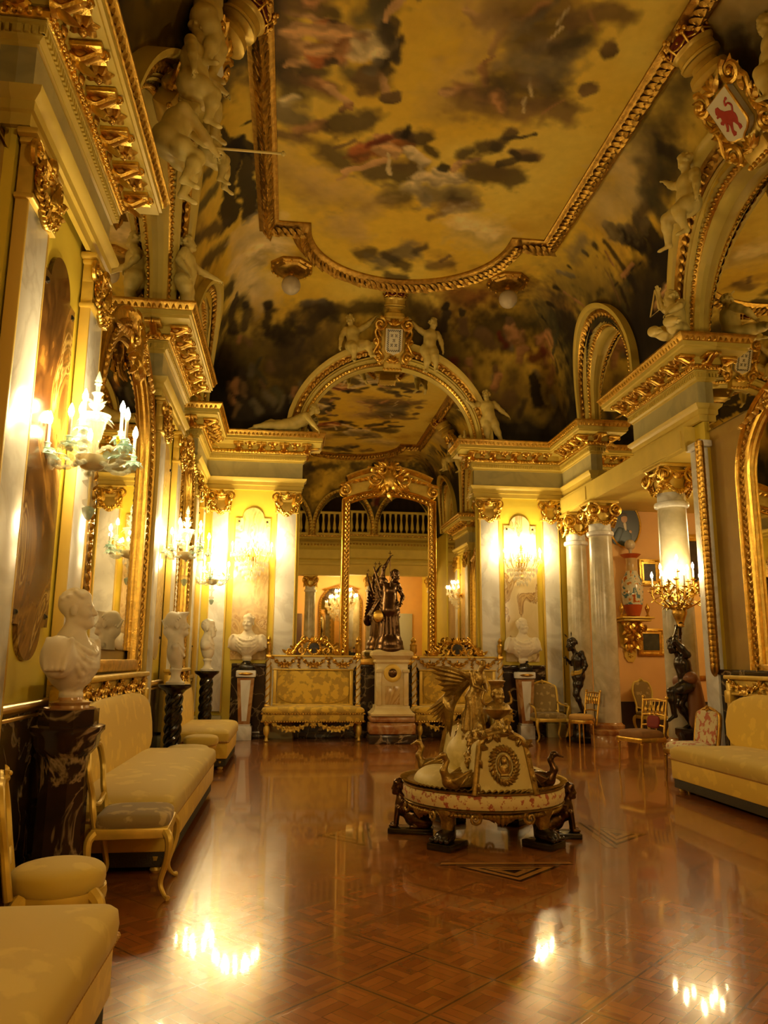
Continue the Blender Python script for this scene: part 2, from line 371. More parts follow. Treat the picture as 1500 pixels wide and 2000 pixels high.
# ------------------------------------------------------------------ sculpting: smooth unions of cones and ellipsoids, meshed with surface nets
def sdf_mesh(prims, h, k=.02):
    lo = np.full(3, 1e9); hi = np.full(3, -1e9); bb = []
    for p in prims:
        if p[0] in ('c',): a, b, ra, rb = [np.asarray(q, float) for q in p[1:5]]; l = np.minimum(a-ra, b-rb); u = np.maximum(a+ra, b+rb)
        else: c = np.asarray(p[1], float); r = float(np.max(p[2])); l = c-r; u = c+r
        bb.append((l, u))
        if not any(isinstance(q, str) for q in p[4:]): lo = np.minimum(lo, l); hi = np.maximum(hi, u)
    lo = lo-3*h; hi = hi+3*h
    n = np.ceil((hi-lo)/h).astype(int)+1
    vol = np.full(n, 1.0)
    ax = [lo[i]+h*np.arange(n[i]) for i in range(3)]
    for p, (l, u) in zip(prims, bb):
        kk = k
        opts = p[5:] if p[0] == 'c' else p[4:]
        cut = 'cut' in opts
        for o in opts:
            if isinstance(o, float): kk = o
        i0 = np.maximum(0, np.floor((l-kk-2*h-lo)/h).astype(int)); i1 = np.minimum(n, np.ceil((u+kk+2*h-lo)/h).astype(int)+1)
        if np.any(i1 <= i0): continue
        X = ax[0][i0[0]:i1[0], None, None]; Y = ax[1][None, i0[1]:i1[1], None]; Z = ax[2][None, None, i0[2]:i1[2]]
        if p[0] == 'c':
            a, b = np.asarray(p[1], float), np.asarray(p[2], float); ra, rb = p[3], p[4]; d = b-a; L2 = max(1e-12, d@d)
            t = np.clip(((X-a[0])*d[0]+(Y-a[1])*d[1]+(Z-a[2])*d[2])/L2, 0, 1)
            D = np.sqrt((X-a[0]-t*d[0])**2+(Y-a[1]-t*d[1])**2+(Z-a[2]-t*d[2])**2)-(ra+(rb-ra)*t)
        else:
            c = np.asarray(p[1], float); r = np.asarray(p[2], float); R = p[3]
            x, y, z = X-c[0], Y-c[1], Z-c[2]
            if R is not None:
                R = np.asarray(R); x, y, z = (x*R[0, 0]+y*R[1, 0]+z*R[2, 0]), (x*R[0, 1]+y*R[1, 1]+z*R[2, 1]), (x*R[0, 2]+y*R[1, 2]+z*R[2, 2])
            k0 = np.sqrt((x/r[0])**2+(y/r[1])**2+(z/r[2])**2); k1 = np.sqrt((x/r[0]**2)**2+(y/r[1]**2)**2+(z/r[2]**2)**2)
            D = k0*(k0-1)/np.maximum(k1, 1e-9)
            D = np.where(k0 < .05, -float(np.min(r)), D)
        s = vol[i0[0]:i1[0], i0[1]:i1[1], i0[2]:i1[2]]
        if cut:
            hh = np.clip(.5-.5*(s+D)/kk, 0, 1); s[...] = s*(1-hh)-D*hh+kk*hh*(1-hh)
        else:
            hh = np.clip(.5+.5*(D-s)/kk, 0, 1); s[...] = D*(1-hh)+s*hh-kk*hh*(1-hh)
    return nets(vol, lo, h)
def nets(vol, lo, h):
    ins = vol < 0; n = np.array(vol.shape)-1
    cnt = np.zeros(n, np.int8)
    for i in (0, 1):
        for j in (0, 1):
            for q in (0, 1): cnt += ins[i:n[0]+i, j:n[1]+j, q:n[2]+q]
    act = (cnt > 0) & (cnt < 8); idx = np.full(n, -1, np.int64); cells = np.argwhere(act); idx[act] = np.arange(len(cells))
    pos = np.zeros((len(cells), 3)); w = np.zeros(len(cells))
    cor = [(i, j, q) for i in (0, 1) for j in (0, 1) for q in (0, 1)]
    val = {c: vol[cells[:, 0]+c[0], cells[:, 1]+c[1], cells[:, 2]+c[2]] for c in cor}
    for a in cor:
        for d in range(3):
            if a[d]: continue
            b = list(a); b[d] = 1; b = tuple(b); va, vb = val[a], val[b]; m = (va < 0) != (vb < 0)
            t = np.where(m, va/np.where(m, va-vb, 1), 0); pt = np.tile(np.array(a, float), (len(cells), 1)); pt[:, d] = t
            pos[m] += pt[m]; w[m] += 1
    V = lo+h*(cells+pos/np.maximum(w, 1)[:, None]); F = []
    for d in range(3):
        e1, e2 = (d+1) % 3, (d+2) % 3
        sl = [slice(None)]*3; sl[d] = slice(0, -1); A = ins[tuple(sl)]; sl[d] = slice(1, None); B = ins[tuple(sl)]
        q = np.argwhere(A != B); ok = (q[:, e1] > 0) & (q[:, e2] > 0) & (q[:, e1] < n[e1]) & (q[:, e2] < n[e2]); q = q[ok]
        fl = A[q[:, 0], q[:, 1], q[:, 2]]
        def g(o1, o2):
            c = q.copy(); c[:, e1] -= o1; c[:, e2] -= o2; return idx[c[:, 0], c[:, 1], c[:, 2]]
        quad = np.stack([g(0, 0), g(1, 0), g(1, 1), g(0, 1)], 1)
        quad = np.where(fl[:, None], quad, quad[:, ::-1]); F.append(quad[(quad >= 0).all(1)])
    return V, [tuple(f) for f in np.concatenate(F).tolist()]
# hash noise for the painted surfaces and curls
def vnoise(P, seed=0):
    P = np.asarray(P, float); I = np.floor(P).astype(np.int64); f = P-I; f = f*f*(3-2*f)
    def hsh(i, j, k):
        x = (i*374761393+j*668265263+k*2147483647+seed*974634777) & 0xffffffff
        x = ((x ^ (x >> 13))*1274126177) & 0xffffffff; x = (x ^ (x >> 16)) & 0xffff
        return x/65535.0
    r = 0
    for a in (0, 1):
        for b in (0, 1):
            for c in (0, 1):
                wt = (f[:, 0] if a else 1-f[:, 0])*(f[:, 1] if b else 1-f[:, 1])*(f[:, 2] if c else 1-f[:, 2])
                r = r+wt*hsh(I[:, 0]+a, I[:, 1]+b, I[:, 2]+c)
    return r
def fbm(P, o=5, seed=0):
    r = 0; a = .5; P = np.asarray(P, float)
    for i in range(o): r = r+a*vnoise(P, seed+i); P = P*2.03+7.1; a *= .5
    return r
def frame3(fwd, up=(0, 0, 1)):
    f = Vector(fwd).normalized(); u = Vector(up); l = u.cross(f)
    if l.length < 1e-4: l = Vector((0, 1, 0)).cross(f)
    l = l.normalized(); u = f.cross(l)
    return np.array([[f.x, l.x, u.x], [f.y, l.y, u.y], [f.z, l.z, u.z]])
def put(prims, R, t, s=1.0):
    out = []; R = np.asarray(R, float); t = np.asarray(t, float)
    for p in prims:
        if p[0] == 'c': out.append(('c', R@(np.asarray(p[1])*s)+t, R@(np.asarray(p[2])*s)+t, p[3]*s, p[4]*s)+tuple(q*s if isinstance(q, float) else q for q in p[5:]))
        else: out.append(('e', R@(np.asarray(p[1])*s)+t, np.asarray(p[2])*s, R if p[3] is None else R@np.asarray(p[3]))+tuple(q*s if isinstance(q, float) else q for q in p[4:]))
    return out
def head_prims(hair='short', child=False, neck=True, beard=False):
    """a head 0.23 high, facing +x, origin between the ears"""
    w = 1.06 if child else 1.0
    P = [('e', (-.012, 0, .036), (.097, .078*w, .086), None), ('e', (.036, 0, -.030), (.058, .060*w, .074), None, .03),
         ('c', (.02, -.03, -.075), (.062, 0, -.088), .030, .026, .03), ('c', (.02, .03, -.075), (.062, 0, -.088), .030, .026, .03),
         ('c', (.076, -.036, .024), (.078, .036, .024), .013, .013, .012),
         ('e', (.058, -.042, -.028), (.032, .026, .026), None, .02), ('e', (.058, .042, -.028), (.032, .026, .026), None, .02),
         ('e', (.096, -.031, .004), (.018, .019, .012), None, 'cut', .012), ('e', (.096, .031, .004), (.018, .019, .012), None, 'cut', .012),
         ('e', (.076, -.031, .004), (.014, .016, .011), None, .005), ('e', (.076, .031, .004), (.014, .016, .011), None, .005),
         ('c', (.088, 0, .016), (.110 if not child else .104, 0, -.026), .009, .014, .01), ('e', (.096, -.013, -.029), (.012, .009, .009), None, .008), ('e', (.096, .013, -.029), (.012, .009, .009), None, .008),
         ('c', (.088, -.02, -.056), (.094, 0, -.054), .006, .009, .008), ('c', (.088, .02, -.056), (.094, 0, -.054), .006, .009, .008),
         ('c', (.085, -.016, -.069), (.090, 0, -.070), .007, .010, .008), ('c', (.085, .016, -.069), (.090, 0, -.070), .007, .010, .008),
         ('c', (.100, -.022, -.0625), (.100, .022, -.0625), .004, .004, 'cut', .006),
         ('e', (.080, 0, -.093), (.022, .022, .018), None, .015),
         ('e', (-.006, -.082*w, -.008), (.022, .011, .034), None, .01), ('e', (-.006, .082*w, -.008), (.022, .011, .034), None, .01)]
    r2 = random.Random(5)
    if hair == 'curly':
        for i in range(46):
            a = r2.uniform(-PI, PI); e = r2.uniform(-.25, 1.5)
            x, y, z = math.cos(e)*math.cos(a), math.cos(e)*math.sin(a), math.sin(e)
            if x > .55 and z < .62: continue
            P.append(('e', (-.014+.10*x, .083*y, .034+.088*z), (.026, .026, .026), None, .008))
    elif hair == 'short':
        P += [('e', (-.022, 0, .044), (.099, .083, .088), None, .012), ('e', (.03, 0, .085), (.05, .062, .04), None, .015)]
        for i in range(30):
            a = r2.uniform(-PI, PI); e = r2.uniform(.25, 1.5)
            P.append(('e', (-.018+.092*math.cos(e)*math.cos(a), .079*math.cos(e)*math.sin(a), .042+.088*math.sin(e)), (.019, .019, .014), None, .012))
    elif hair == 'helmet':
        P += [('e', (-.03, 0, .045), (.118, .094, .10), None, .012), ('c', (.05, 0, .10), (.125, 0, .135), .05, .004, .02),
              ('c', (-.06, 0, .10), (-.11, 0, -.05), .06, .055, .03), ('e', (-.09, 0, -.07), (.055, .07, .07), None, .02)]
        for i in range(9):
            q = .04-.022*i
            P.append(('c', (q, -.094*math.cos(i*.12), .07-.01*i), (q-.03, 0, .146-.009*i), .008, .008, .006)); P.append(('c', (q, .094*math.cos(i*.12), .07-.01*i), (q-.03, 0, .146-.009*i), .008, .008, .006))
    elif hair == 'bald':
        P += [('e', (-.05, 0, .00), (.06, .078, .06), None, .02)]
    if beard:
        for i in range(26):
            a = r2.uniform(-1.1, 1.1); z = r2.uniform(-.12, -.05)
            P.append(('e', (.04+.05*math.cos(a), .058*math.sin(a), z), (.018, .016, .02), None, .01))
    if neck: P.append(('c', (-.018, 0, -.05), (-.035, 0, -.20), .050 if not child else .042, .062 if not child else .045, .03))
    return P
def limb(P, a, m, b, r0, r1, r2, k=.02):
    a, m, b = np.array(a, float), np.array(m, float), np.array(b, float)
    P.append(('c', a, m, r0, r1, k)); P.append(('c', m, b, r1*1.02, r2, k))
    q = a*.55+m*.45; P.append(('e', q, (r0*1.02, r0*1.02, r0*1.02), None, k)); q = m*.68+b*.32; P.append(('e', q, (r1*1.08,)*3, None, k))
def hand(P, wrist, d, s, curl=.35, up=(0, 0, 1)):
    w = np.array(wrist, float); F = frame3(d, up); f, l, u = F[:, 0], F[:, 1], F[:, 2]
    P.append(('c', w, w+f*.045*s, .020*s, .026*s, .012*s)); P.append(('e', w+f*.052*s, (.034*s, .036*s, .016*s), F, .012*s))
    for i, L in enumerate((.060, .072, .067, .052)):
        b0 = w+f*.080*s+l*(.027-.018*i)*s; m = b0+(f*math.cos(curl)-u*math.sin(curl))*L*.5*s; e = m+(f*math.cos(2.2*curl)-u*math.sin(2.2*curl))*L*.5*s
        P.append(('c', b0-f*.02*s, m, .0098*s, .009*s, .003*s)); P.append(('c', m, e, .009*s, .0075*s, .003*s))
    b0 = w+f*.03*s+l*.03*s; m = b0+(f*.6+l*.7-u*.2)*.035*s; P.append(('c', b0, m, .012*s, .011*s, .005*s)); P.append(('c', m, m+(f*.9+l*.1-u*.3)*.032*s, .011*s, .008*s, .004*s))
def foot(P, ankle, d, s):
    a = np.array(ankle, float); f = np.array(d, float)/np.linalg.norm(d); dn = np.array((0, 0, -1.0))
    P.append(('c', a-f*.02*s+dn*.02*s, a+f*.10*s+dn*.045*s, .032*s, .026*s, .02*s)); P.append(('e', a+f*.12*s+dn*.05*s, (.04*s, .036*s, .018*s), frame3(f), .02*s))
    P.append(('e', a-f*.03*s+dn*.035*s, (.03*s,)*3, None, .02*s))
def body(J, s=1.0, child=False, hair='curly', face=(1, 0, 0), hup=(0, 0, 1), hs=None, thick=1.0, curlL=.4, curlR=.4):
    """J: pelvis, chest, head, sL/sR shoulders, eL/eR elbows, hL/hR wrists, pL/pR hips, kL/kR knees, aL/aR ankles, tL/tR toe directions"""
    P = []; g = lambda n: np.array(J[n], float)
    pel, ch, hd = g('pelvis'), g('chest'), g('head'); b = 1.22 if child else 1.0
    up = ch-pel; lat = g('sL')-g('sR'); fw = np.cross(lat, up); fw = fw/np.linalg.norm(fw); Fr = frame3(fw, up)
    th = thick*s
    P.append(('e', ch, (.105*th*b, .145*th*(.9 if child else 1), .15*th), Fr, .05*s)); P.append(('e', pel, (.105*th*b, .145*th*(.95 if child else 1), .12*th), Fr, .05*s))
    P.append(('c', pel, ch, .105*th*(1.15 if child else .92), .115*th*(1.05 if child else 1), .05*s)); P.append(('e', pel*.6+ch*.4+fw*(.045*th if child else .015*th), (.09*th*b, .11*th, .11*th), Fr, .05*s))
    hsz = hs if hs else (1.0 if not child else .92); nk = ch+(hd-ch)*.5
    P.append(('c', ch+(hd-ch)*.25, hd-(hd-ch)*.2, .055*th, .05*th, .03*s))
    for q in 'LR':
        P.append(('c', ch+(hd-ch)*.22, g('s'+q), .05*th, .052*th, .04*s))
        limb(P, g('s'+q), g('e'+q), g('h'+q), .050*th*b, .038*th*b, .025*th*b, .02*s)
        limb(P, g('p'+q), g('k'+q), g('a'+q), .085*th*b, .055*th*b, .034*th*b, .03*s)
        P.append(('e', g('p'+q)-fw*.05*th, (.085*th,)*3, None, .05*s))
        foot(P, g('a'+q), g('t'+q), .85*s*(1.05 if child else 1))
        hand(P, g('h'+q), g('h'+q)-g('e'+q), .82*s*(1.02 if child else 1), curlL if q == 'L' else curlR)
    P += put(head_prims(hair, child, neck=False), frame3(face, hup), hd, hsz*s)
    return P
def sculpt(prims, h, k=.02):
    mb = MB(); v, f = sdf_mesh(prims, h, k); mb.add(v, f); return mb

# ================================================================== THE ROOM
PIERS = [(1.0, 2.8), (4.8, 6.92), (10.15, 12.25), (14.25, 16.0)]
BAYS = [(2.8, 4.8), (6.92, 10.15), (12.25, 14.25)]
def lw(name, mb, mat, root, smooth=40, label=None):      # part given in room coordinates
    L = np.array(root.location)
    mb.v = [v-L for v in mb.v]
    o = link(name, mb, mat, root, smooth)
    if label: o['label'] = label
    return o
mb = MB(); mb.add([(-2.3, -3, 0), (11.2, -3, 0), (11.2, 16.3, 0), (-2.3, 16.3, 0)], [(0, 1, 2, 3)]); struct('floor', mb, PARQUET)
# left wall: stone backing, plastered piers
def bx(mb, x0, x1, y0, y1, z0, z1): mb.box(((x0+x1)/2, (y0+y1)/2, (z0+z1)/2), (x1-x0, y1-y0, z1-z0))
mb = MB()
for a, b in PIERS: bx(mb, XL-.25, XL+.05, a, min(b, 15.95), 0, 6.2)
bx(mb, XL-.25, XL+.05, -3, 1.0, 0, 6.2)
struct('wall_left', mb, YELLOW)
mb = MB(); bx(mb, XL-.4, XL-.02, -3, 16.2, 0, 9.4); struct('wall_left_backing', mb, BROWN_M)
mb = MB()
for a, b in PIERS[:2]: bx(mb, XR-.05, XR+.25, a, b, 0, 6.2)
bx(mb, XR-.05, XR+.3, 10.15, 12.25, 5.0, 6.2); bx(mb, XR-.05, XR+.3, 14.25, 15.95, 5.0, 6.2)
bx(mb, XR-.05, XR+.25, 10.15, 10.42, 0, 5.0); bx(mb, XR-.05, XR+.25, -3, 1.0, 0, 6.2)
bx(mb, 5.70, 6.12, 15.90, 16.1, 0, 6.2)
struct('wall_right', mb, YELLOW)
mb = MB(); bx(mb, XR+.02, XR+.4, -3, 10.2, 0, 9.4); bx(mb, XR+.02, XR+.4, 10.2, 16.2, 4.78, 9.4); struct('wall_right_backing', mb, BROWN_M)
mb = MB()
bx(mb, XL-.3, .13, YB-.1, YB+.3, 0, 6.2); bx(mb, 3.89, 5.75, YB-.1, YB+.3, 0, 6.2); bx(mb, XL-.3, XR+.3, YB+.04, YB+.4, 0, 9.4)
struct('wall_back', mb, YELLOW)
# opening to the side gallery: beam over the columns
mb = MB(); bx(mb, 5.74, 6.22, 10.42, 15.88, 4.62, 5.0)
for y0, y1 in ((10.5, 12.2), (14.3, 15.8)):
    for x in (5.735,):
        bx(mb, x-.012, x+.01, y0, y1, 4.68, 4.95)
struct('trim_1', mb, CREAM)
mb = MB(); bx(mb, 6.12, 11.2, 16.15, 16.35, 0, 4.9); struct('wall_gallery_end', mb, PEACH)
mb = MB(); bx(mb, 10.9, 11.1, 5.5, 16.2, 0, 4.9); bx(mb, 6.3, 11.0, 5.4, 5.6, 0, 4.9); struct('wall_gallery_side', mb, PEACH)
mb = MB(); bx(mb, 6.2, 11.1, 5.5, 16.2, 4.85, 4.95); struct('ceiling_gallery', mb, CREAM)
# rear arcade, vestibule and musicians' gallery above it
mb = MB(); bx(mb, XL-.3, XR+.3, -3.1, -2.9, 0, 5.0); struct('wall_rear', mb, PEACH)
mb = MB(); bx(mb, XL, XR, -2.95, 1.0, 5.02, 5.12); struct('ceiling_vestibule', mb, CREAM)
mb = MB(); bx(mb, XL-.3, XR+.3, -1.2, -1.0, 5.1, 9.4); struct('wall_rear_upper', mb, simple('unlit_gallery_dark', (.06, .03, .015), .9))  # dark wall colour stands in for the unlit room behind the arches
mb = MB(); bx(mb, XL, XR, .3, .7, 4.6, 5.05); struct('trim_2', mb, CREAM)
# ------------------------------------------------------------------ painted vault
def paint(P):
    n = len(P); sky = np.array((.80, .52, .05)); warm = np.array((.62, .37, .04)); pale = np.array((.84, .61, .10)); cl = np.array((.40, .25, .035))
    q = P*np.array((1, 1, .8))
    a = fbm(q*.55, 5, 1); b = fbm(q*1.3+11, 5, 9); c = fbm(q*2.6+3, 4, 21)
    col = sky+(pale-sky)*np.clip((a-.45)*4, 0, 1)[:, None]; col = col+(warm-col)*np.clip((b-.50)*3.2, 0, .8)[:, None]
    col = col+(cl-col)*np.clip((b*.6+c*.4-.58)*5, 0, .55)[:, None]
    low = np.clip((8.15-P[:, 2])/1.0+(b-.5)*2.2, 0, 1)        # the landscapes and crowds of the coves are dark canvases
    g = np.array((.035, .028, .014))+np.array((.10, .07, .03))*np.clip((c-.42)*3, 0, 1)[:, None]
    col = col*(1-low)[:, None]+g*low[:, None]
    wob = (np.stack([fbm(P*3.1, 3, 31), fbm(P*3.1, 3, 37), fbm(P*3.1, 3, 43)], 1)-.44)*.34+(np.stack([fbm(P*8, 3, 51), fbm(P*8, 3, 57), fbm(P*8, 3, 63)], 1)-.42)*.14
    nf = fbm(P*6.5, 3, 77)
    for mir in (0, 1):
        for s in STROKES:
            A = np.array(s[0:3]); B = np.array(s[3:6]); r, st = s[6], s[7]; d = np.array(s[8:11]); colr = np.array(PIG[s[11]]); so = s[12]
            if mir: A = A*np.array((1, -1, 1))+np.array((0, 17, 0)); B = B*np.array((1, -1, 1))+np.array((0, 17, 0)); d = d*np.array((1, -1, 1))
            R = r*st*2.2+.2; m = np.all((P > np.minimum(A, B)-R) & (P < np.maximum(A, B)+R), axis=1)
            if not m.any(): continue
            V = P[m]+wob[m]*min(1.0, .25+r*3); AB = B-A; t = np.clip((V-A)@AB/max(1e-9, AB@AB), 0, 1); w_ = V-A-t[:, None]*AB
            pd = w_@d; per = np.maximum(0, (w_*w_).sum(1)-pd*pd); ds = np.sqrt(per+(pd/st)**2)/r
            ds = ds*(1+1.1*(nf[m]-.42)); k = np.clip((1+so-ds)/(2*so+.05), 0, 1)*(1-.35*so)
            cc = colr*(1+1.4*(c[m]-.45)-.28*np.clip(pd/(r*st), -1, 1))[:, None]
            if s[11] in (5, 6, 7, 9, 10):  # drapery and flesh get brushed folds along the stroke
                cc = cc*(1+.28*np.sin(pd/(r*st)*4+nf[m]*7))[:, None] if .06 < r < .3 else cc
            col[m] = col[m]*(1-k)[:, None]+cc*k[:, None]
    return np.clip(col, 0.004, .9)
PIG = [[0.012, 0.009, 0.006], [0.05, 0.035, 0.018], [0.16, 0.095, 0.035], [0.15, 0.12, 0.065], [0.45, 0.3, 0.1], [0.62, 0.36, 0.14], [0.4, 0.2, 0.07], [0.33, 0.1, 0.025], [0.12, 0.015, 0.008], [0.72, 0.56, 0.28], [0.66, 0.52, 0.25], [0.07, 0.065, 0.03], [0.58, 0.44, 0.18]]
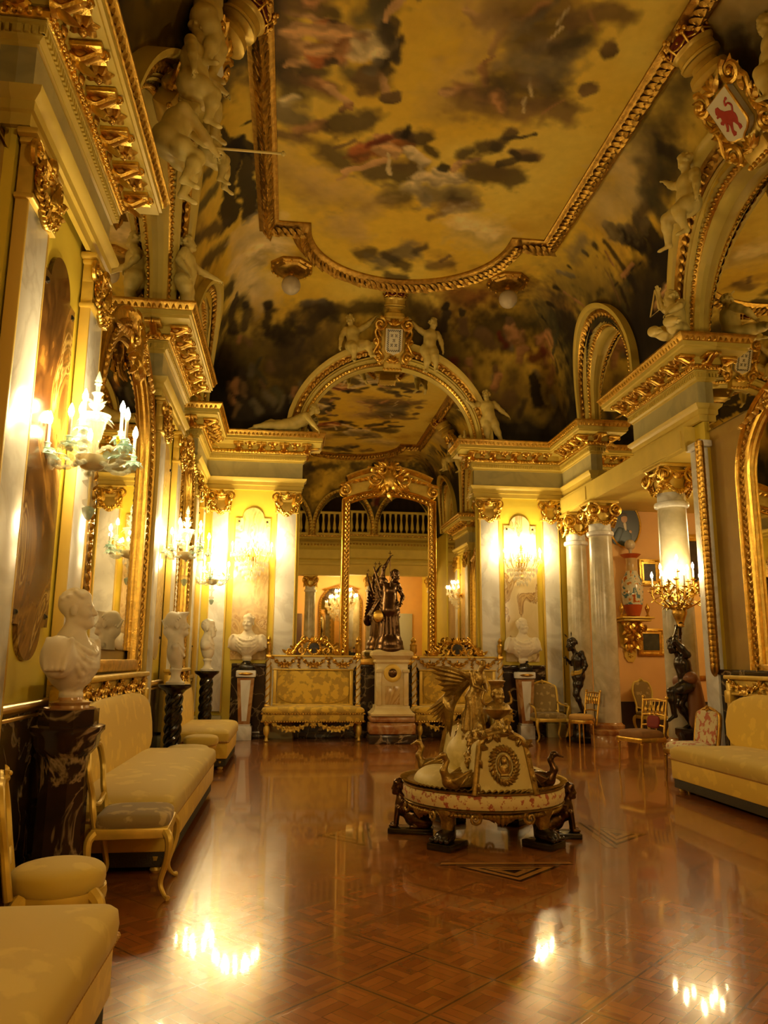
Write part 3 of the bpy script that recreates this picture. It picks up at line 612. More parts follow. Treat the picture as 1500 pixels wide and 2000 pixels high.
STROKES = [[-1.6,15.89,6.49,5.87,14.34,6.03,1.06,1.0,0.04,0.04,-1.0,0,0.6],[-1.65,15.71,7.79,-0.25,15.69,7.87,0.79,1.0,0.02,0.24,-0.97,0,0.5],[2.74,15.62,8.12,5.75,13.88,7.48,0.97,1.0,0.05,0.31,-0.95,0,0.5],[-0.25,15.67,7.97,0.61,15.5,8.42,0.4,1.0,0.03,0.28,-0.96,1,0.6],[0.59,15.3,8.8,1.67,15.2,8.93,0.2,0.9,0.04,0.55,-0.84,0,0.5],[2.33,15.18,8.97,3.04,15.4,8.64,0.28,1.0,0.1,0.65,-0.75,1,0.6],[3.4,14.95,9.16,5.39,14.23,8.6,0.4,1.1,0.18,0.83,-0.52,8,0.6],[4.18,15.37,8.7,5.41,14.91,8.57,0.52,0.9,0.11,0.5,-0.86,0,0.5],[5.75,14.44,7.48,5.84,10.94,6.82,0.89,1.0,0.16,0.51,-0.85,0,0.5],[5.7,12.97,7.72,5.8,10.31,7.2,0.62,0.9,0.19,0.55,-0.81,0,0.6],[5.69,11.42,7.76,5.68,10.01,7.79,0.47,0.9,0.2,0.53,-0.82,0,0.5],[5.33,10.54,8.7,5.44,9.31,8.49,0.29,0.9,0.32,0.76,-0.56,1,0.7],[5.29,9.74,8.78,5.28,9.41,8.79,0.22,0.9,0.35,0.77,-0.54,11,0.8],[5.21,13.7,8.89,5.53,12.48,8.29,0.49,1.2,0.3,0.87,-0.4,11,0.8],[5.15,14.78,8.96,5.51,14.6,8.32,0.46,1.3,0.29,0.9,-0.33,11,0.8],[5.04,7.5,9.07,5.3,7.12,8.75,0.47,0.8,0.44,0.8,-0.39,0,0.6],[4.97,8.34,9.13,5.1,7.84,9.01,0.25,0.9,0.43,0.85,-0.31,0,0.7],[-1.71,6.57,7.57,-1.12,8.2,8.98,0.54,0.7,-0.12,0.8,-0.58,0,0.5],[-1.7,7.85,7.65,-1.2,9.12,8.88,0.4,0.8,-0.11,0.86,-0.5,1,0.6],[-1.18,8.87,8.9,-0.8,8.91,9.21,0.27,1.0,-0.09,0.99,-0.11,3,0.8],[-0.89,8.37,9.16,-0.66,8.76,9.25,0.26,1.0,-0.07,1.0,-0.04,11,0.8],[-1.76,8.32,7.35,-1.79,10.28,7.13,0.41,0.8,-0.1,0.8,-0.59,1,0.6],[-1.17,9.97,8.91,-0.97,10.68,9.11,0.08,1.2,-0.08,0.99,-0.1,0,0.2],[-1.11,10.52,8.99,-1.21,11.97,8.86,0.24,1.3,-0.07,0.99,-0.08,0,0.15],[-0.87,11.0,9.18,-0.94,12.37,9.13,0.18,1.4,-0.05,1.0,-0.03,0,0.15],[-0.99,10.42,9.1,-0.75,10.81,9.23,0.12,1.3,-0.06,1.0,-0.05,0,0.15],[-1.6,10.16,8.03,-1.38,10.41,8.59,0.1,1.1,-0.1,0.94,-0.32,11,0.4],[-1.64,10.58,7.88,-1.35,10.92,8.63,0.12,1.1,-0.1,0.93,-0.35,11,0.4],[-1.64,11.12,7.87,-1.29,12.08,8.73,0.14,1.1,-0.09,0.93,-0.34,1,0.4],[-1.63,12.02,7.92,-1.34,12.63,8.66,0.15,1.2,-0.09,0.95,-0.31,1,0.4],[-1.11,13.15,8.98,-0.66,13.02,9.25,0.3,1.6,-0.06,1.0,-0.06,9,0.7],[-1.17,14.18,8.91,-0.92,15.0,9.13,0.36,1.7,-0.06,1.0,-0.07,9,0.7],[-0.48,13.54,9.25,-0.87,13.84,9.18,0.25,1.8,-0.02,1.0,-0.0,9,0.7],[-1.26,10.26,8.78,-0.75,10.05,9.23,0.03,1.2,-0.08,0.99,-0.13,0,0.2],[-1.56,13.98,8.14,-1.35,14.09,8.63,0.17,1.5,-0.08,0.97,-0.23,0,0.4],[-1.58,14.78,8.08,-1.23,15.15,8.83,0.19,1.5,-0.07,0.97,-0.23,0,0.5],[-1.43,15.51,8.41,-1.36,14.97,8.63,0.16,0.9,0.01,0.39,-0.92,1,0.3],[-1.35,14.82,8.64,-1.29,14.85,8.74,0.09,1.7,-0.06,0.99,-0.12,1,0.2],[-1.43,14.95,8.48,-1.28,14.66,8.76,0.06,1.7,-0.07,0.99,-0.15,1,0.2],[-1.13,15.5,8.43,-1.11,15.36,8.71,0.11,0.9,0.02,0.4,-0.92,1,0.3],[-1.15,15.3,8.8,-1.14,15.28,8.82,0.09,0.9,0.0,0.55,-0.84,1,0.2],[-0.7,15.49,8.45,-0.6,15.34,8.74,0.14,0.9,0.02,0.41,-0.91,0,0.3],[-0.66,15.29,8.82,-0.64,15.27,8.84,0.1,0.9,0.01,0.56,-0.83,0,0.2],[-0.42,15.57,8.27,-0.16,15.43,8.57,0.2,0.9,0.03,0.35,-0.94,0,0.4],[-0.06,15.38,8.67,0.59,15.3,8.8,0.2,0.9,0.03,0.49,-0.87,1,0.5],[0.15,15.26,8.86,0.58,15.17,8.97,0.11,0.9,0.03,0.58,-0.81,1,0.4],[-0.08,15.83,7.22,-0.1,15.85,7.08,0.07,1.0,0.03,0.14,-0.99,6,0.5],[-1.38,15.86,7.0,-1.3,15.87,6.86,0.07,1.0,0.04,0.11,-0.99,6,0.5],[0.14,15.87,6.89,0.0,15.88,6.78,0.09,1.0,0.03,0.09,-1.0,3,0.5],[-1.21,15.77,7.53,-1.24,15.81,7.33,0.08,1.0,0.03,0.19,-0.98,1,0.5],[-1.23,15.57,8.26,-1.26,15.61,8.15,0.05,0.9,0.02,0.35,-0.94,6,0.5],[-0.49,15.83,7.22,-0.39,15.86,6.95,0.09,1.0,0.03,0.14,-0.99,11,0.5],[-0.17,15.84,7.1,-0.17,15.86,6.96,0.04,1.0,0.03,0.13,-0.99,3,0.5],[-1.07,15.59,8.19,-1.02,15.62,8.1,0.08,0.9,0.02,0.33,-0.94,2,0.5],[-1.2,15.87,6.8,-1.31,15.89,6.57,0.05,1.0,0.04,0.08,-1.0,2,0.5],[-0.8,15.7,7.84,-0.91,15.76,7.59,0.05,1.0,0.03,0.25,-0.97,11,0.5],[-0.6,15.72,7.76,-0.58,15.75,7.63,0.09,1.0,0.03,0.23,-0.97,2,0.5],[-0.81,15.77,7.52,-0.68,15.8,7.35,0.07,1.0,0.03,0.19,-0.98,11,0.5],[-0.77,15.8,7.36,-0.71,15.82,7.25,0.05,1.0,0.03,0.16,-0.99,2,0.5],[-1.16,15.82,7.29,-1.1,15.85,7.04,0.06,1.0,0.03,0.15,-0.99,2,0.5],[-1.44,15.82,7.25,-1.38,15.86,6.98,0.06,1.0,0.03,0.15,-0.99,2,0.5],[0.1,15.48,8.47,0.18,15.53,8.37,0.1,0.9,0.03,0.41,-0.91,1,0.5],[-0.99,15.75,7.65,-1.01,15.78,7.48,0.07,1.0,0.03,0.21,-0.98,3,0.5],[-0.67,15.84,7.1,-0.53,15.86,6.96,0.09,1.0,0.03,0.13,-0.99,3,0.5],[-1.31,15.81,7.32,-1.35,15.83,7.2,0.07,1.0,0.03,0.16,-0.99,6,0.5],[-0.39,15.84,7.15,-0.38,15.86,6.96,0.07,1.0,0.03,0.13,-0.99,11,0.5],[0.03,15.81,7.35,0.12,15.84,7.08,0.06,1.0,0.03,0.16,-0.99,3,0.5],[-1.33,15.82,7.27,-1.29,15.84,7.1,0.06,1.0,0.03,0.15,-0.99,6,0.5],[0.1,15.57,8.27,-0.04,15.66,8.0,0.06,0.9,0.03,0.35,-0.94,1,0.5],[0.08,15.87,6.89,0.2,15.88,6.79,0.08,1.0,0.03,0.09,-1.0,6,0.5],[-0.32,15.85,7.06,-0.41,15.88,6.77,0.06,1.0,0.03,0.12,-0.99,3,0.5],[-0.93,15.87,6.88,-0.82,15.88,6.75,0.09,1.0,0.03,0.09,-1.0,3,0.5],[3.37,15.65,8.03,3.45,15.72,7.78,0.09,1.0,0.05,0.29,-0.96,8,0.5],[4.53,15.44,8.57,4.67,15.56,8.29,0.07,0.9,0.11,0.44,-0.89,3,0.5],[3.4,15.73,7.72,3.33,15.79,7.46,0.08,1.0,0.04,0.23,-0.97,8,0.5],[5.61,15.39,8.05,5.68,15.47,7.8,0.06,1.0,0.22,0.69,-0.69,1,0.5],[5.68,15.81,7.32,5.74,15.83,7.17,0.07,1.0,0.02,0.16,-0.99,3,0.5],[5.39,15.54,8.33,5.48,15.65,8.03,0.07,0.9,0.09,0.37,-0.93,6,0.5],[4.98,15.83,7.22,4.87,15.87,6.89,0.09,1.0,0.02,0.14,-0.99,1,0.5],[3.66,15.71,7.8,3.78,15.77,7.56,0.07,1.0,0.04,0.24,-0.97,6,0.5],[3.36,15.81,7.32,3.45,15.84,7.14,0.06,1.0,0.02,0.16,-0.99,2,0.5],[3.74,15.64,8.04,3.76,15.68,7.93,0.08,1.0,0.06,0.29,-0.95,6,0.5],[5.54,15.53,8.25,5.6,15.5,8.08,0.08,1.1,0.23,0.74,-0.63,6,0.5],[5.22,15.43,8.57,5.35,15.52,8.39,0.07,0.9,0.12,0.44,-0.89,6,0.5],[4.32,15.74,7.67,4.36,15.8,7.41,0.1,1.0,0.04,0.22,-0.98,3,0.5],[3.09,15.83,7.2,3.14,15.84,7.11,0.08,1.0,0.02,0.14,-0.99,2,0.5],[3.58,15.37,8.69,3.63,15.44,8.56,0.08,0.9,0.1,0.49,-0.86,2,0.5],[5.39,15.38,8.59,5.33,15.47,8.5,0.09,1.2,0.26,0.82,-0.51,6,0.5],[5.27,15.7,7.84,5.32,15.72,7.76,0.09,1.0,0.05,0.25,-0.97,3,0.5],[3.59,15.43,8.58,3.58,15.49,8.46,0.07,0.9,0.09,0.45,-0.89,1,0.5],[4.89,15.41,8.61,4.82,15.49,8.45,0.09,0.9,0.12,0.46,-0.88,6,0.5],[5.42,15.19,8.55,5.5,15.28,8.35,0.1,1.1,0.26,0.81,-0.53,6,0.5],[4.35,15.43,8.57,4.48,15.53,8.36,0.08,0.9,0.1,0.45,-0.89,8,0.5],[3.23,15.72,7.77,3.21,15.79,7.47,0.08,1.0,0.04,0.24,-0.97,6,0.5],[4.4,15.71,7.81,4.36,15.78,7.49,0.09,1.0,0.05,0.24,-0.97,2,0.5],[3.07,15.37,8.68,3.06,15.43,8.58,0.1,0.9,0.09,0.49,-0.87,1,0.5],[5.64,15.63,7.95,5.6,15.75,7.64,0.07,1.0,0.2,0.66,-0.72,6,0.5],[5.41,15.41,8.55,5.49,15.43,8.39,0.09,1.1,0.26,0.81,-0.52,6,0.5],[3.13,15.39,8.65,3.15,15.25,8.88,0.1,0.9,0.09,0.48,-0.88,1,0.2],[3.13,15.16,8.99,3.14,15.14,9.0,0.09,1.0,0.13,0.66,-0.74,0,0.15],[3.56,15.43,8.57,3.51,15.3,8.8,0.1,0.9,0.09,0.45,-0.89,2,0.25],[3.48,15.22,8.92,3.49,15.2,8.94,0.09,1.0,0.13,0.62,-0.78,1,0.15],[4.66,15.46,8.53,4.54,15.36,8.71,0.14,0.9,0.1,0.43,-0.9,6,0.3],[4.55,15.28,8.83,4.56,15.27,8.85,0.09,0.9,0.14,0.56,-0.82,2,0.2],[4.22,15.55,8.3,3.96,15.42,8.59,0.14,0.9,0.08,0.36,-0.93,2,0.4],[4.87,15.62,8.13,4.91,15.54,8.34,0.12,0.9,0.07,0.31,-0.95,6,0.3],[4.32,15.79,7.44,4.43,15.73,7.73,0.1,1.0,0.03,0.18,-0.98,6,0.3],[4.34,15.7,7.86,4.35,15.69,7.89,0.07,1.0,0.05,0.26,-0.97,2,0.2],[5.32,15.84,7.15,5.19,15.73,7.71,0.14,1.0,0.01,0.13,-0.99,0,0.2],[5.22,15.61,8.14,5.33,15.57,8.25,0.17,0.9,0.07,0.32,-0.95,8,0.4],[4.73,15.81,7.35,4.27,15.86,6.99,0.19,1.0,0.02,0.16,-0.99,2,0.5],[0.17,15.47,8.5,0.58,15.24,8.88,0.16,0.9,0.03,0.42,-0.91,1,0.4],[0.04,15.21,8.92,0.47,15.16,8.98,0.08,1.0,0.03,0.62,-0.78,3,0.4],[5.23,11.49,8.86,5.53,11.02,8.27,0.16,1.0,0.33,0.83,-0.46,0,0.15],[5.44,10.79,8.5,5.68,10.49,7.81,0.24,0.9,0.3,0.71,-0.64,0,0.15],[5.38,11.23,8.62,5.77,10.38,7.41,0.21,0.9,0.31,0.76,-0.58,0,0.2],[5.15,12.45,8.96,5.73,12.25,7.59,0.04,1.1,0.32,0.87,-0.37,0,0.3],[5.21,12.12,8.88,5.71,11.99,7.66,0.06,1.1,0.32,0.84,-0.43,0,0.3],[5.27,11.81,8.8,5.67,11.57,7.84,0.08,1.0,0.32,0.82,-0.48,0,0.3],[5.11,13.11,9.01,5.74,12.6,7.55,0.04,1.2,0.31,0.89,-0.33,0,0.3],[5.1,13.97,9.02,5.75,12.88,7.48,0.06,1.3,0.3,0.9,-0.31,0,0.3],[5.17,14.5,8.94,5.75,13.88,7.48,0.05,1.3,0.29,0.89,-0.35,0,0.3],[5.23,15.04,8.86,5.69,14.85,7.75,0.04,1.3,0.28,0.88,-0.39,0,0.3],[5.58,12.17,8.14,5.63,10.53,8.0,0.02,0.9,0.24,0.65,-0.72,0,0.3],[5.3,12.24,8.75,5.67,12.18,7.85,0.03,1.0,0.31,0.81,-0.5,2,0.3],[5.25,13.81,8.83,5.51,13.43,8.34,0.03,1.2,0.29,0.86,-0.42,6,0.3],[5.24,13.2,8.85,5.03,13.46,9.08,0.06,1.1,0.3,0.85,-0.42,3,0.3],[5.58,11.83,8.16,5.58,11.44,8.14,0.04,0.9,0.25,0.64,-0.72,6,0.3],[5.53,13.77,8.28,5.68,13.4,7.8,0.03,1.0,0.25,0.72,-0.65,8,0.3],[5.45,14.71,8.48,5.56,15.4,8.2,0.06,1.1,0.26,0.79,-0.56,11,0.3],[5.33,11.97,8.7,5.49,11.92,8.39,0.03,1.0,0.31,0.79,-0.52,6,0.3],[5.79,11.13,7.26,5.77,10.71,7.41,0.07,0.9,0.14,0.4,-0.91,5,0.4],[5.08,12.78,9.03,5.08,12.24,9.04,0.15,1.2,0.32,0.89,-0.32,3,0.7],[5.03,11.19,9.08,5.24,10.5,8.85,0.38,1.1,0.35,0.88,-0.3,12,0.8],[4.93,10.34,9.16,5.08,9.78,9.04,0.27,1.1,0.38,0.89,-0.24,12,0.8],[5.4,11.08,8.58,5.4,10.34,8.58,0.13,0.9,0.3,0.74,-0.6,1,0.5],[5.29,10.25,8.78,5.53,10.13,8.28,0.16,0.9,0.34,0.78,-0.53,11,0.5],[5.17,9.5,8.93,5.37,9.3,8.64,0.16,0.9,0.37,0.81,-0.46,1,0.4],[5.52,14.32,8.31,5.82,13.33,7.05,0.45,1.0,0.25,0.74,-0.63,0,0.5],[-0.36,8.4,9.25,-0.27,9.16,9.25,0.24,1.1,-0.01,1.0,-0.0,2,0.5],[-0.44,8.91,9.25,-0.17,9.44,9.25,0.22,1.1,-0.02,1.0,-0.0,1,0.5],[-0.07,9.14,9.25,0.29,9.33,9.25,0.18,1.2,0.02,1.0,-0.0,2,0.5],[-0.25,8.09,9.25,0.04,8.13,9.25,0.06,1.0,-0.0,1.0,-0.0,5,0.2],[0.04,8.13,9.25,0.27,8.21,9.25,0.08,1.0,0.03,1.0,-0.0,5,0.2],[-0.02,7.97,9.25,0.26,8.02,9.25,0.13,1.0,0.02,1.0,-0.0,1,0.4],[0.18,8.31,9.25,0.64,8.5,9.25,0.17,1.1,0.04,1.0,0.0,7,0.2],[0.37,8.3,9.25,0.58,8.56,9.25,0.12,1.1,0.06,1.0,0.0,6,0.25],[-0.16,8.62,9.25,0.48,8.72,9.25,0.12,1.1,0.01,1.0,0.0,5,0.2],[0.0,9.13,9.25,0.29,9.3,9.25,0.1,1.2,0.02,1.0,0.0,6,0.2],[0.29,9.3,9.25,0.63,9.57,9.25,0.06,1.2,0.05,1.0,0.0,5,0.2],[0.49,9.71,9.25,0.66,9.56,9.25,0.04,1.3,0.06,1.0,0.0,6,0.2],[0.68,8.4,9.25,0.96,8.6,9.25,0.15,1.1,0.09,1.0,-0.0,10,0.25],[0.97,8.66,9.25,1.01,8.86,9.25,0.12,1.1,0.12,0.99,0.0,1,0.3],[0.61,8.96,9.25,0.94,9.1,9.25,0.16,1.2,0.08,1.0,0.0,11,0.5],[0.94,8.82,9.25,1.15,8.36,9.25,0.08,1.1,0.11,0.99,-0.0,1,0.4],[0.94,8.96,9.25,1.09,9.27,9.25,0.06,1.2,0.11,0.99,-0.0,5,0.2],[1.12,9.4,9.25,1.24,9.38,9.25,0.11,1.2,0.12,0.99,0.0,2,0.12],[0.79,7.75,9.25,0.84,8.08,9.25,0.15,1.0,0.11,0.99,-0.0,2,0.3],[0.84,8.08,9.25,0.9,8.31,9.25,0.07,1.0,0.11,0.99,-0.0,3,0.4],[1.1,8.45,9.25,1.17,8.28,9.25,0.06,1.1,0.13,0.99,-0.0,1,0.4],[-0.42,9.83,9.25,-0.09,10.0,9.25,0.18,1.3,-0.02,1.0,0.0,3,0.4],[-0.08,10.28,9.25,0.25,10.06,9.25,0.11,1.3,0.01,1.0,-0.0,6,0.3],[-0.39,10.37,9.25,0.03,10.44,9.25,0.1,1.3,-0.01,1.0,-0.0,2,0.4],[-0.31,9.66,9.25,-0.17,9.54,9.25,0.07,1.2,-0.01,1.0,-0.0,10,0.5],[0.4,10.04,9.25,0.91,9.87,9.25,0.19,1.3,0.06,1.0,-0.0,1,0.35],[0.36,10.7,9.25,0.62,10.89,9.25,0.21,1.4,0.05,1.0,0.0,1,0.45],[0.75,10.64,9.25,0.96,10.37,9.25,0.11,1.4,0.08,1.0,-0.0,2,0.4],[0.87,10.63,9.25,1.49,10.25,9.25,0.2,1.4,0.09,1.0,-0.0,7,0.2],[1.13,10.47,9.25,1.38,10.56,9.25,0.12,1.4,0.11,0.99,0.0,5,0.25],[1.06,10.24,9.25,1.55,10.08,9.25,0.07,1.4,0.11,0.99,-0.0,6,0.2],[1.47,10.09,9.25,1.78,10.17,9.25,0.15,1.3,0.15,0.99,0.0,1,0.3],[1.03,11.06,9.25,1.79,11.0,9.25,0.22,1.5,0.1,0.99,-0.0,1,0.35],[0.67,11.14,9.25,1.24,10.73,9.25,0.06,1.5,0.07,1.0,-0.0,5,0.15],[1.6,10.44,9.25,1.87,10.72,9.25,0.1,1.4,0.15,0.99,-0.0,9,0.2],[1.87,11.11,9.25,2.49,11.09,9.25,0.12,1.5,0.17,0.99,0.0,9,0.3],[2.09,10.92,9.25,2.36,11.01,9.25,0.09,1.5,0.18,0.98,0.0,10,0.3],[2.33,10.84,9.25,2.45,10.65,9.25,0.05,1.5,0.2,0.98,-0.0,5,0.15],[2.45,10.65,9.25,2.71,10.52,9.25,0.04,1.4,0.22,0.98,-0.0,5,0.15],[2.18,10.81,9.25,2.21,10.83,9.25,0.08,1.5,0.19,0.98,-0.0,0,0.2],[1.28,10.57,9.25,1.37,11.08,9.25,0.03,1.4,0.12,0.99,0.0,10,0.2],[1.87,10.37,9.25,2.01,10.48,9.25,0.08,1.4,0.18,0.98,0.0,0,0.4],[0.28,8.18,9.25,0.37,8.22,9.25,0.07,1.0,0.05,1.0,0.0,1,0.25],[0.06,8.34,9.25,0.24,8.41,9.25,0.08,1.1,0.03,1.0,0.0,5,0.3],[-0.27,8.06,9.25,-0.32,8.0,9.25,0.03,1.0,-0.0,1.0,0.0,5,0.3],[0.58,8.56,9.25,0.71,8.42,9.25,0.05,1.1,0.08,1.0,0.0,10,0.3],[0.56,9.59,9.25,0.68,9.65,9.25,0.03,1.2,0.07,1.0,0.0,6,0.3],[0.64,11.24,9.25,0.55,11.35,9.25,0.04,1.5,0.07,1.0,0.0,6,0.3],[0.47,10.56,9.25,0.73,10.34,9.25,0.04,1.4,0.06,1.0,-0.0,2,0.3],[0.95,10.43,9.25,1.25,10.16,9.25,0.06,1.4,0.1,1.0,-0.0,8,0.4],[1.48,10.13,9.25,1.53,9.95,9.25,0.06,1.3,0.15,0.99,0.0,0,0.3],[2.44,10.42,9.25,2.83,10.19,9.25,0.12,1.4,0.22,0.98,0.0,1,0.3],[2.84,10.24,9.25,3.05,9.84,9.25,0.09,1.4,0.25,0.97,0.0,1,0.3],[2.74,10.83,9.25,3.31,10.89,9.25,0.22,1.5,0.24,0.97,-0.0,1,0.35],[2.97,9.99,9.25,3.4,9.84,9.25,0.04,1.4,0.27,0.96,-0.0,1,0.2],[3.19,10.32,9.25,3.6,10.33,9.25,0.09,1.4,0.28,0.96,-0.0,2,0.25],[3.06,10.59,9.25,3.56,10.33,9.25,0.07,1.4,0.26,0.96,-0.0,1,0.3],[1.41,11.75,9.25,1.7,11.63,9.25,0.19,1.6,0.12,0.99,0.0,1,0.5],[1.75,11.37,9.25,2.06,11.67,9.25,0.13,1.5,0.15,0.99,0.0,10,0.4],[2.07,11.52,9.25,2.74,11.53,9.25,0.21,1.6,0.18,0.98,-0.0,3,0.5],[2.49,11.64,9.25,2.7,11.76,9.25,0.13,1.6,0.2,0.98,-0.0,1,0.5],[2.23,12.22,9.25,2.56,11.97,9.25,0.07,1.7,0.18,0.98,0.0,2,0.4],[2.36,11.88,9.25,2.96,11.73,9.25,0.11,1.6,0.19,0.98,-0.0,2,0.6],[0.9,12.48,9.25,1.17,11.97,9.25,0.22,1.7,0.08,1.0,0.0,4,0.8],[0.55,12.69,9.25,1.03,12.97,9.25,0.2,1.7,0.06,1.0,-0.0,4,0.8],[1.14,13.64,9.25,1.38,13.57,9.25,0.13,1.8,0.09,1.0,0.0,1,0.4],[1.57,13.88,9.25,2.06,13.38,9.25,0.21,1.9,0.12,0.99,-0.0,3,0.4],[1.69,13.63,9.25,2.05,13.98,9.25,0.13,1.8,0.13,0.99,0.0,1,0.4],[2.15,13.37,9.25,2.32,13.2,9.25,0.08,1.8,0.16,0.99,-0.0,1,0.4],[2.55,13.91,9.25,2.93,13.75,9.25,0.11,1.9,0.18,0.98,0.0,2,0.5],[1.77,14.44,9.25,2.11,14.43,9.25,0.1,2.0,0.13,0.99,-0.0,1,0.4],[2.71,13.68,9.25,2.85,13.47,9.25,0.04,1.9,0.19,0.98,-0.0,2,0.3],[1.91,7.81,9.25,2.24,7.96,9.25,0.08,1.0,0.23,0.97,0.0,5,0.2],[2.1,7.93,9.25,2.45,7.8,9.25,0.11,1.0,0.24,0.97,0.0,6,0.5],[2.32,8.38,9.25,2.42,8.03,9.25,0.07,1.1,0.25,0.97,-0.0,6,0.3],[2.31,8.42,9.25,2.38,8.48,9.25,0.05,1.1,0.25,0.97,-0.0,6,0.2],[2.34,7.74,9.25,3.04,7.64,9.25,0.3,1.0,0.27,0.96,-0.0,2,0.5],[2.6,8.09,9.25,3.33,8.08,9.25,0.26,1.1,0.29,0.96,0.0,1,0.5],[3.22,7.77,9.25,3.75,7.63,9.25,0.2,1.0,0.35,0.94,-0.0,2,0.4],[3.8,8.14,9.25,3.84,8.16,9.25,0.13,1.1,0.39,0.92,-0.0,2,0.15],[2.6,7.85,9.25,2.77,7.6,9.25,0.07,1.0,0.29,0.96,0.0,6,0.6],[3.1,7.91,9.25,2.99,8.25,9.25,0.02,1.1,0.34,0.94,0.0,10,0.6],[3.35,7.6,9.25,3.56,7.89,9.25,0.02,1.0,0.37,0.93,0.0,6,0.6],[3.09,7.6,9.25,3.03,7.88,9.25,0.02,1.0,0.34,0.94,0.0,10,0.6],[2.79,8.27,9.25,3.1,8.18,9.25,0.09,1.1,0.3,0.95,-0.0,2,0.5],[2.68,8.59,9.25,3.32,8.42,9.25,0.24,1.1,0.28,0.96,0.0,3,0.7],[3.14,8.72,9.25,3.35,8.9,9.25,0.1,1.2,0.32,0.95,-0.0,1,0.5],[2.54,9.08,9.25,2.77,9.25,9.25,0.07,1.2,0.25,0.97,-0.0,3,0.7],[2.59,8.88,9.25,2.89,9.45,9.25,0.04,1.2,0.26,0.96,0.0,3,0.8],[3.19,10.32,9.25,3.33,10.4,9.25,0.06,1.4,0.28,0.96,-0.0,1,0.2],[-0.28,11.16,9.25,0.24,11.79,9.25,0.27,1.5,-0.0,1.0,0.0,4,0.9],[0.23,11.5,9.25,0.75,11.72,9.25,0.24,1.5,0.04,1.0,0.0,4,0.9],[1.95,9.36,9.25,2.26,8.83,9.25,0.29,1.2,0.2,0.98,0.0,4,0.95],[2.84,12.39,9.25,3.47,12.64,9.25,0.26,1.7,0.22,0.98,-0.0,10,0.9]]
def vault():
    x0, x1, y0, y1, D, H = XL+.1, XR-.1, YF+.1, YB-.1, 1.25, ZC-ZE
    V, Q = [], []
    def grid(n, m, fn, hole=None):
        u, v = np.meshgrid(np.linspace(0, 1, n), np.linspace(0, 1, m), indexing='ij'); P = fn(u.ravel(), v.ravel()); b = sum(len(q) for q in V)
        I = np.arange(n*m).reshape(n, m); F = np.stack([I[:-1, :-1], I[1:, :-1], I[1:, 1:], I[:-1, 1:]], -1).reshape(-1, 4)
        if hole is not None: cen = P[F].mean(1); F = F[~hole(cen)]
        V.append(P); Q.append(F+b)
    def prof(t): ph = t*PI/2; return D*(1-np.cos(ph)), ZE+H*np.sin(ph)
    def holeside(c):
        h = np.zeros(len(c), bool)
        for (a, b), (ai, bi, sz) in zip(BAYS, ARCH_SIDE):
            h |= (((c[:, 1]-(a+b)/2)/(ai+.12))**2+(np.maximum(0, c[:, 2]-sz)/(bi+.12))**2 < 1)
        return h
    def holeend(c): return (((c[:, 0]-XC)/(ARCH_BACK[0]+.15))**2+(np.maximum(0, c[:, 2]-ZE)/(ARCH_BACK[1]+.15))**2 < 1) & (c[:, 1] > 8) | (np.abs(c[:, 0]-XC) < 3.75) & (c[:, 1] < 8) & (c[:, 2] < 6.2+1.6*np.sqrt(np.maximum(0, 1-(((c[:, 0]-XC+1.25) % 2.5-1.25)/1.15)**2))) & (np.abs((c[:, 0]-XC+1.25) % 2.5-1.25) < 1.15)
    grid(176, 410, lambda u, v: np.stack([x0+D+(x1-x0-2*D)*u, y0+D+(y1-y0-2*D)*v, np.full_like(u, ZC)], 1))
    for sgn in (0, 1):
        def f(u, v):
            d, z = prof(v); return np.stack([x0+d if sgn == 0 else x1-d, y0+d+(y1-y0-2*d)*u, z], 1)
        grid(440, 96, f, holeside)
        def g(u, v):
            d, z = prof(v); return np.stack([x0+d+(x1-x0-2*d)*u, y0+d if sgn == 0 else y1-d, z], 1)
        grid(240, 96, g, holeend)
    V = np.concatenate(V); Q = np.concatenate(Q)
    me = bpy.data.meshes.new('ceiling'); me.vertices.add(len(V)); me.vertices.foreach_set('co', V.ravel().astype(np.float32))
    me.loops.add(Q.size); me.loops.foreach_set('vertex_index', Q.ravel().astype(np.int32)); me.polygons.add(len(Q)); me.polygons.foreach_set('loop_start', np.arange(0, Q.size, 4, dtype=np.int32))
    me.update(calc_edges=True); me.validate()
    at = me.color_attributes.new('paint', 'FLOAT_COLOR', 'POINT'); cc = np.ones((len(V), 4), np.float32); cc[:, :3] = paint(V); at.data.foreach_set('color', cc.ravel())
    m, nt, b = mat_new('ceiling_painting'); a = nd(nt, 'ShaderNodeAttribute', attribute_name='paint')
    n = nd(nt, 'ShaderNodeTexNoise', i_Vector=coords(nt), i_Scale=7.0, i_Detail=6.0); mx = nd(nt, 'ShaderNodeMix', data_type='RGBA', blend_type='MULTIPLY', i_0=.5)
    nt.links.new(a.outputs[0], mx.inputs[6]); nt.links.new(ramp(nt, n.outputs[0], [(.3, (.9, .9, .9)), (.7, (1.08, 1.08, 1.08))]), mx.inputs[7]); nt.links.new(mx.outputs[2], b.inputs['Base Color'])
    b.inputs['Roughness'].default_value = .75; b.inputs['Specular IOR Level'].default_value = .2
    me.materials.append(m); me.polygons.foreach_set('use_smooth', [True]*len(me.polygons))
    o = bpy.data.objects.new('ceiling', me); C.objects.link(o); o['kind'] = 'structure'
ARCH_SIDE = [(.85, 1.0, 6.75), (1.52, 1.72, 6.2), (.85, 1.0, 6.75)]      # half width, rise, springing of the lunette openings
ARCH_BACK = (1.80, 1.62)
vault()

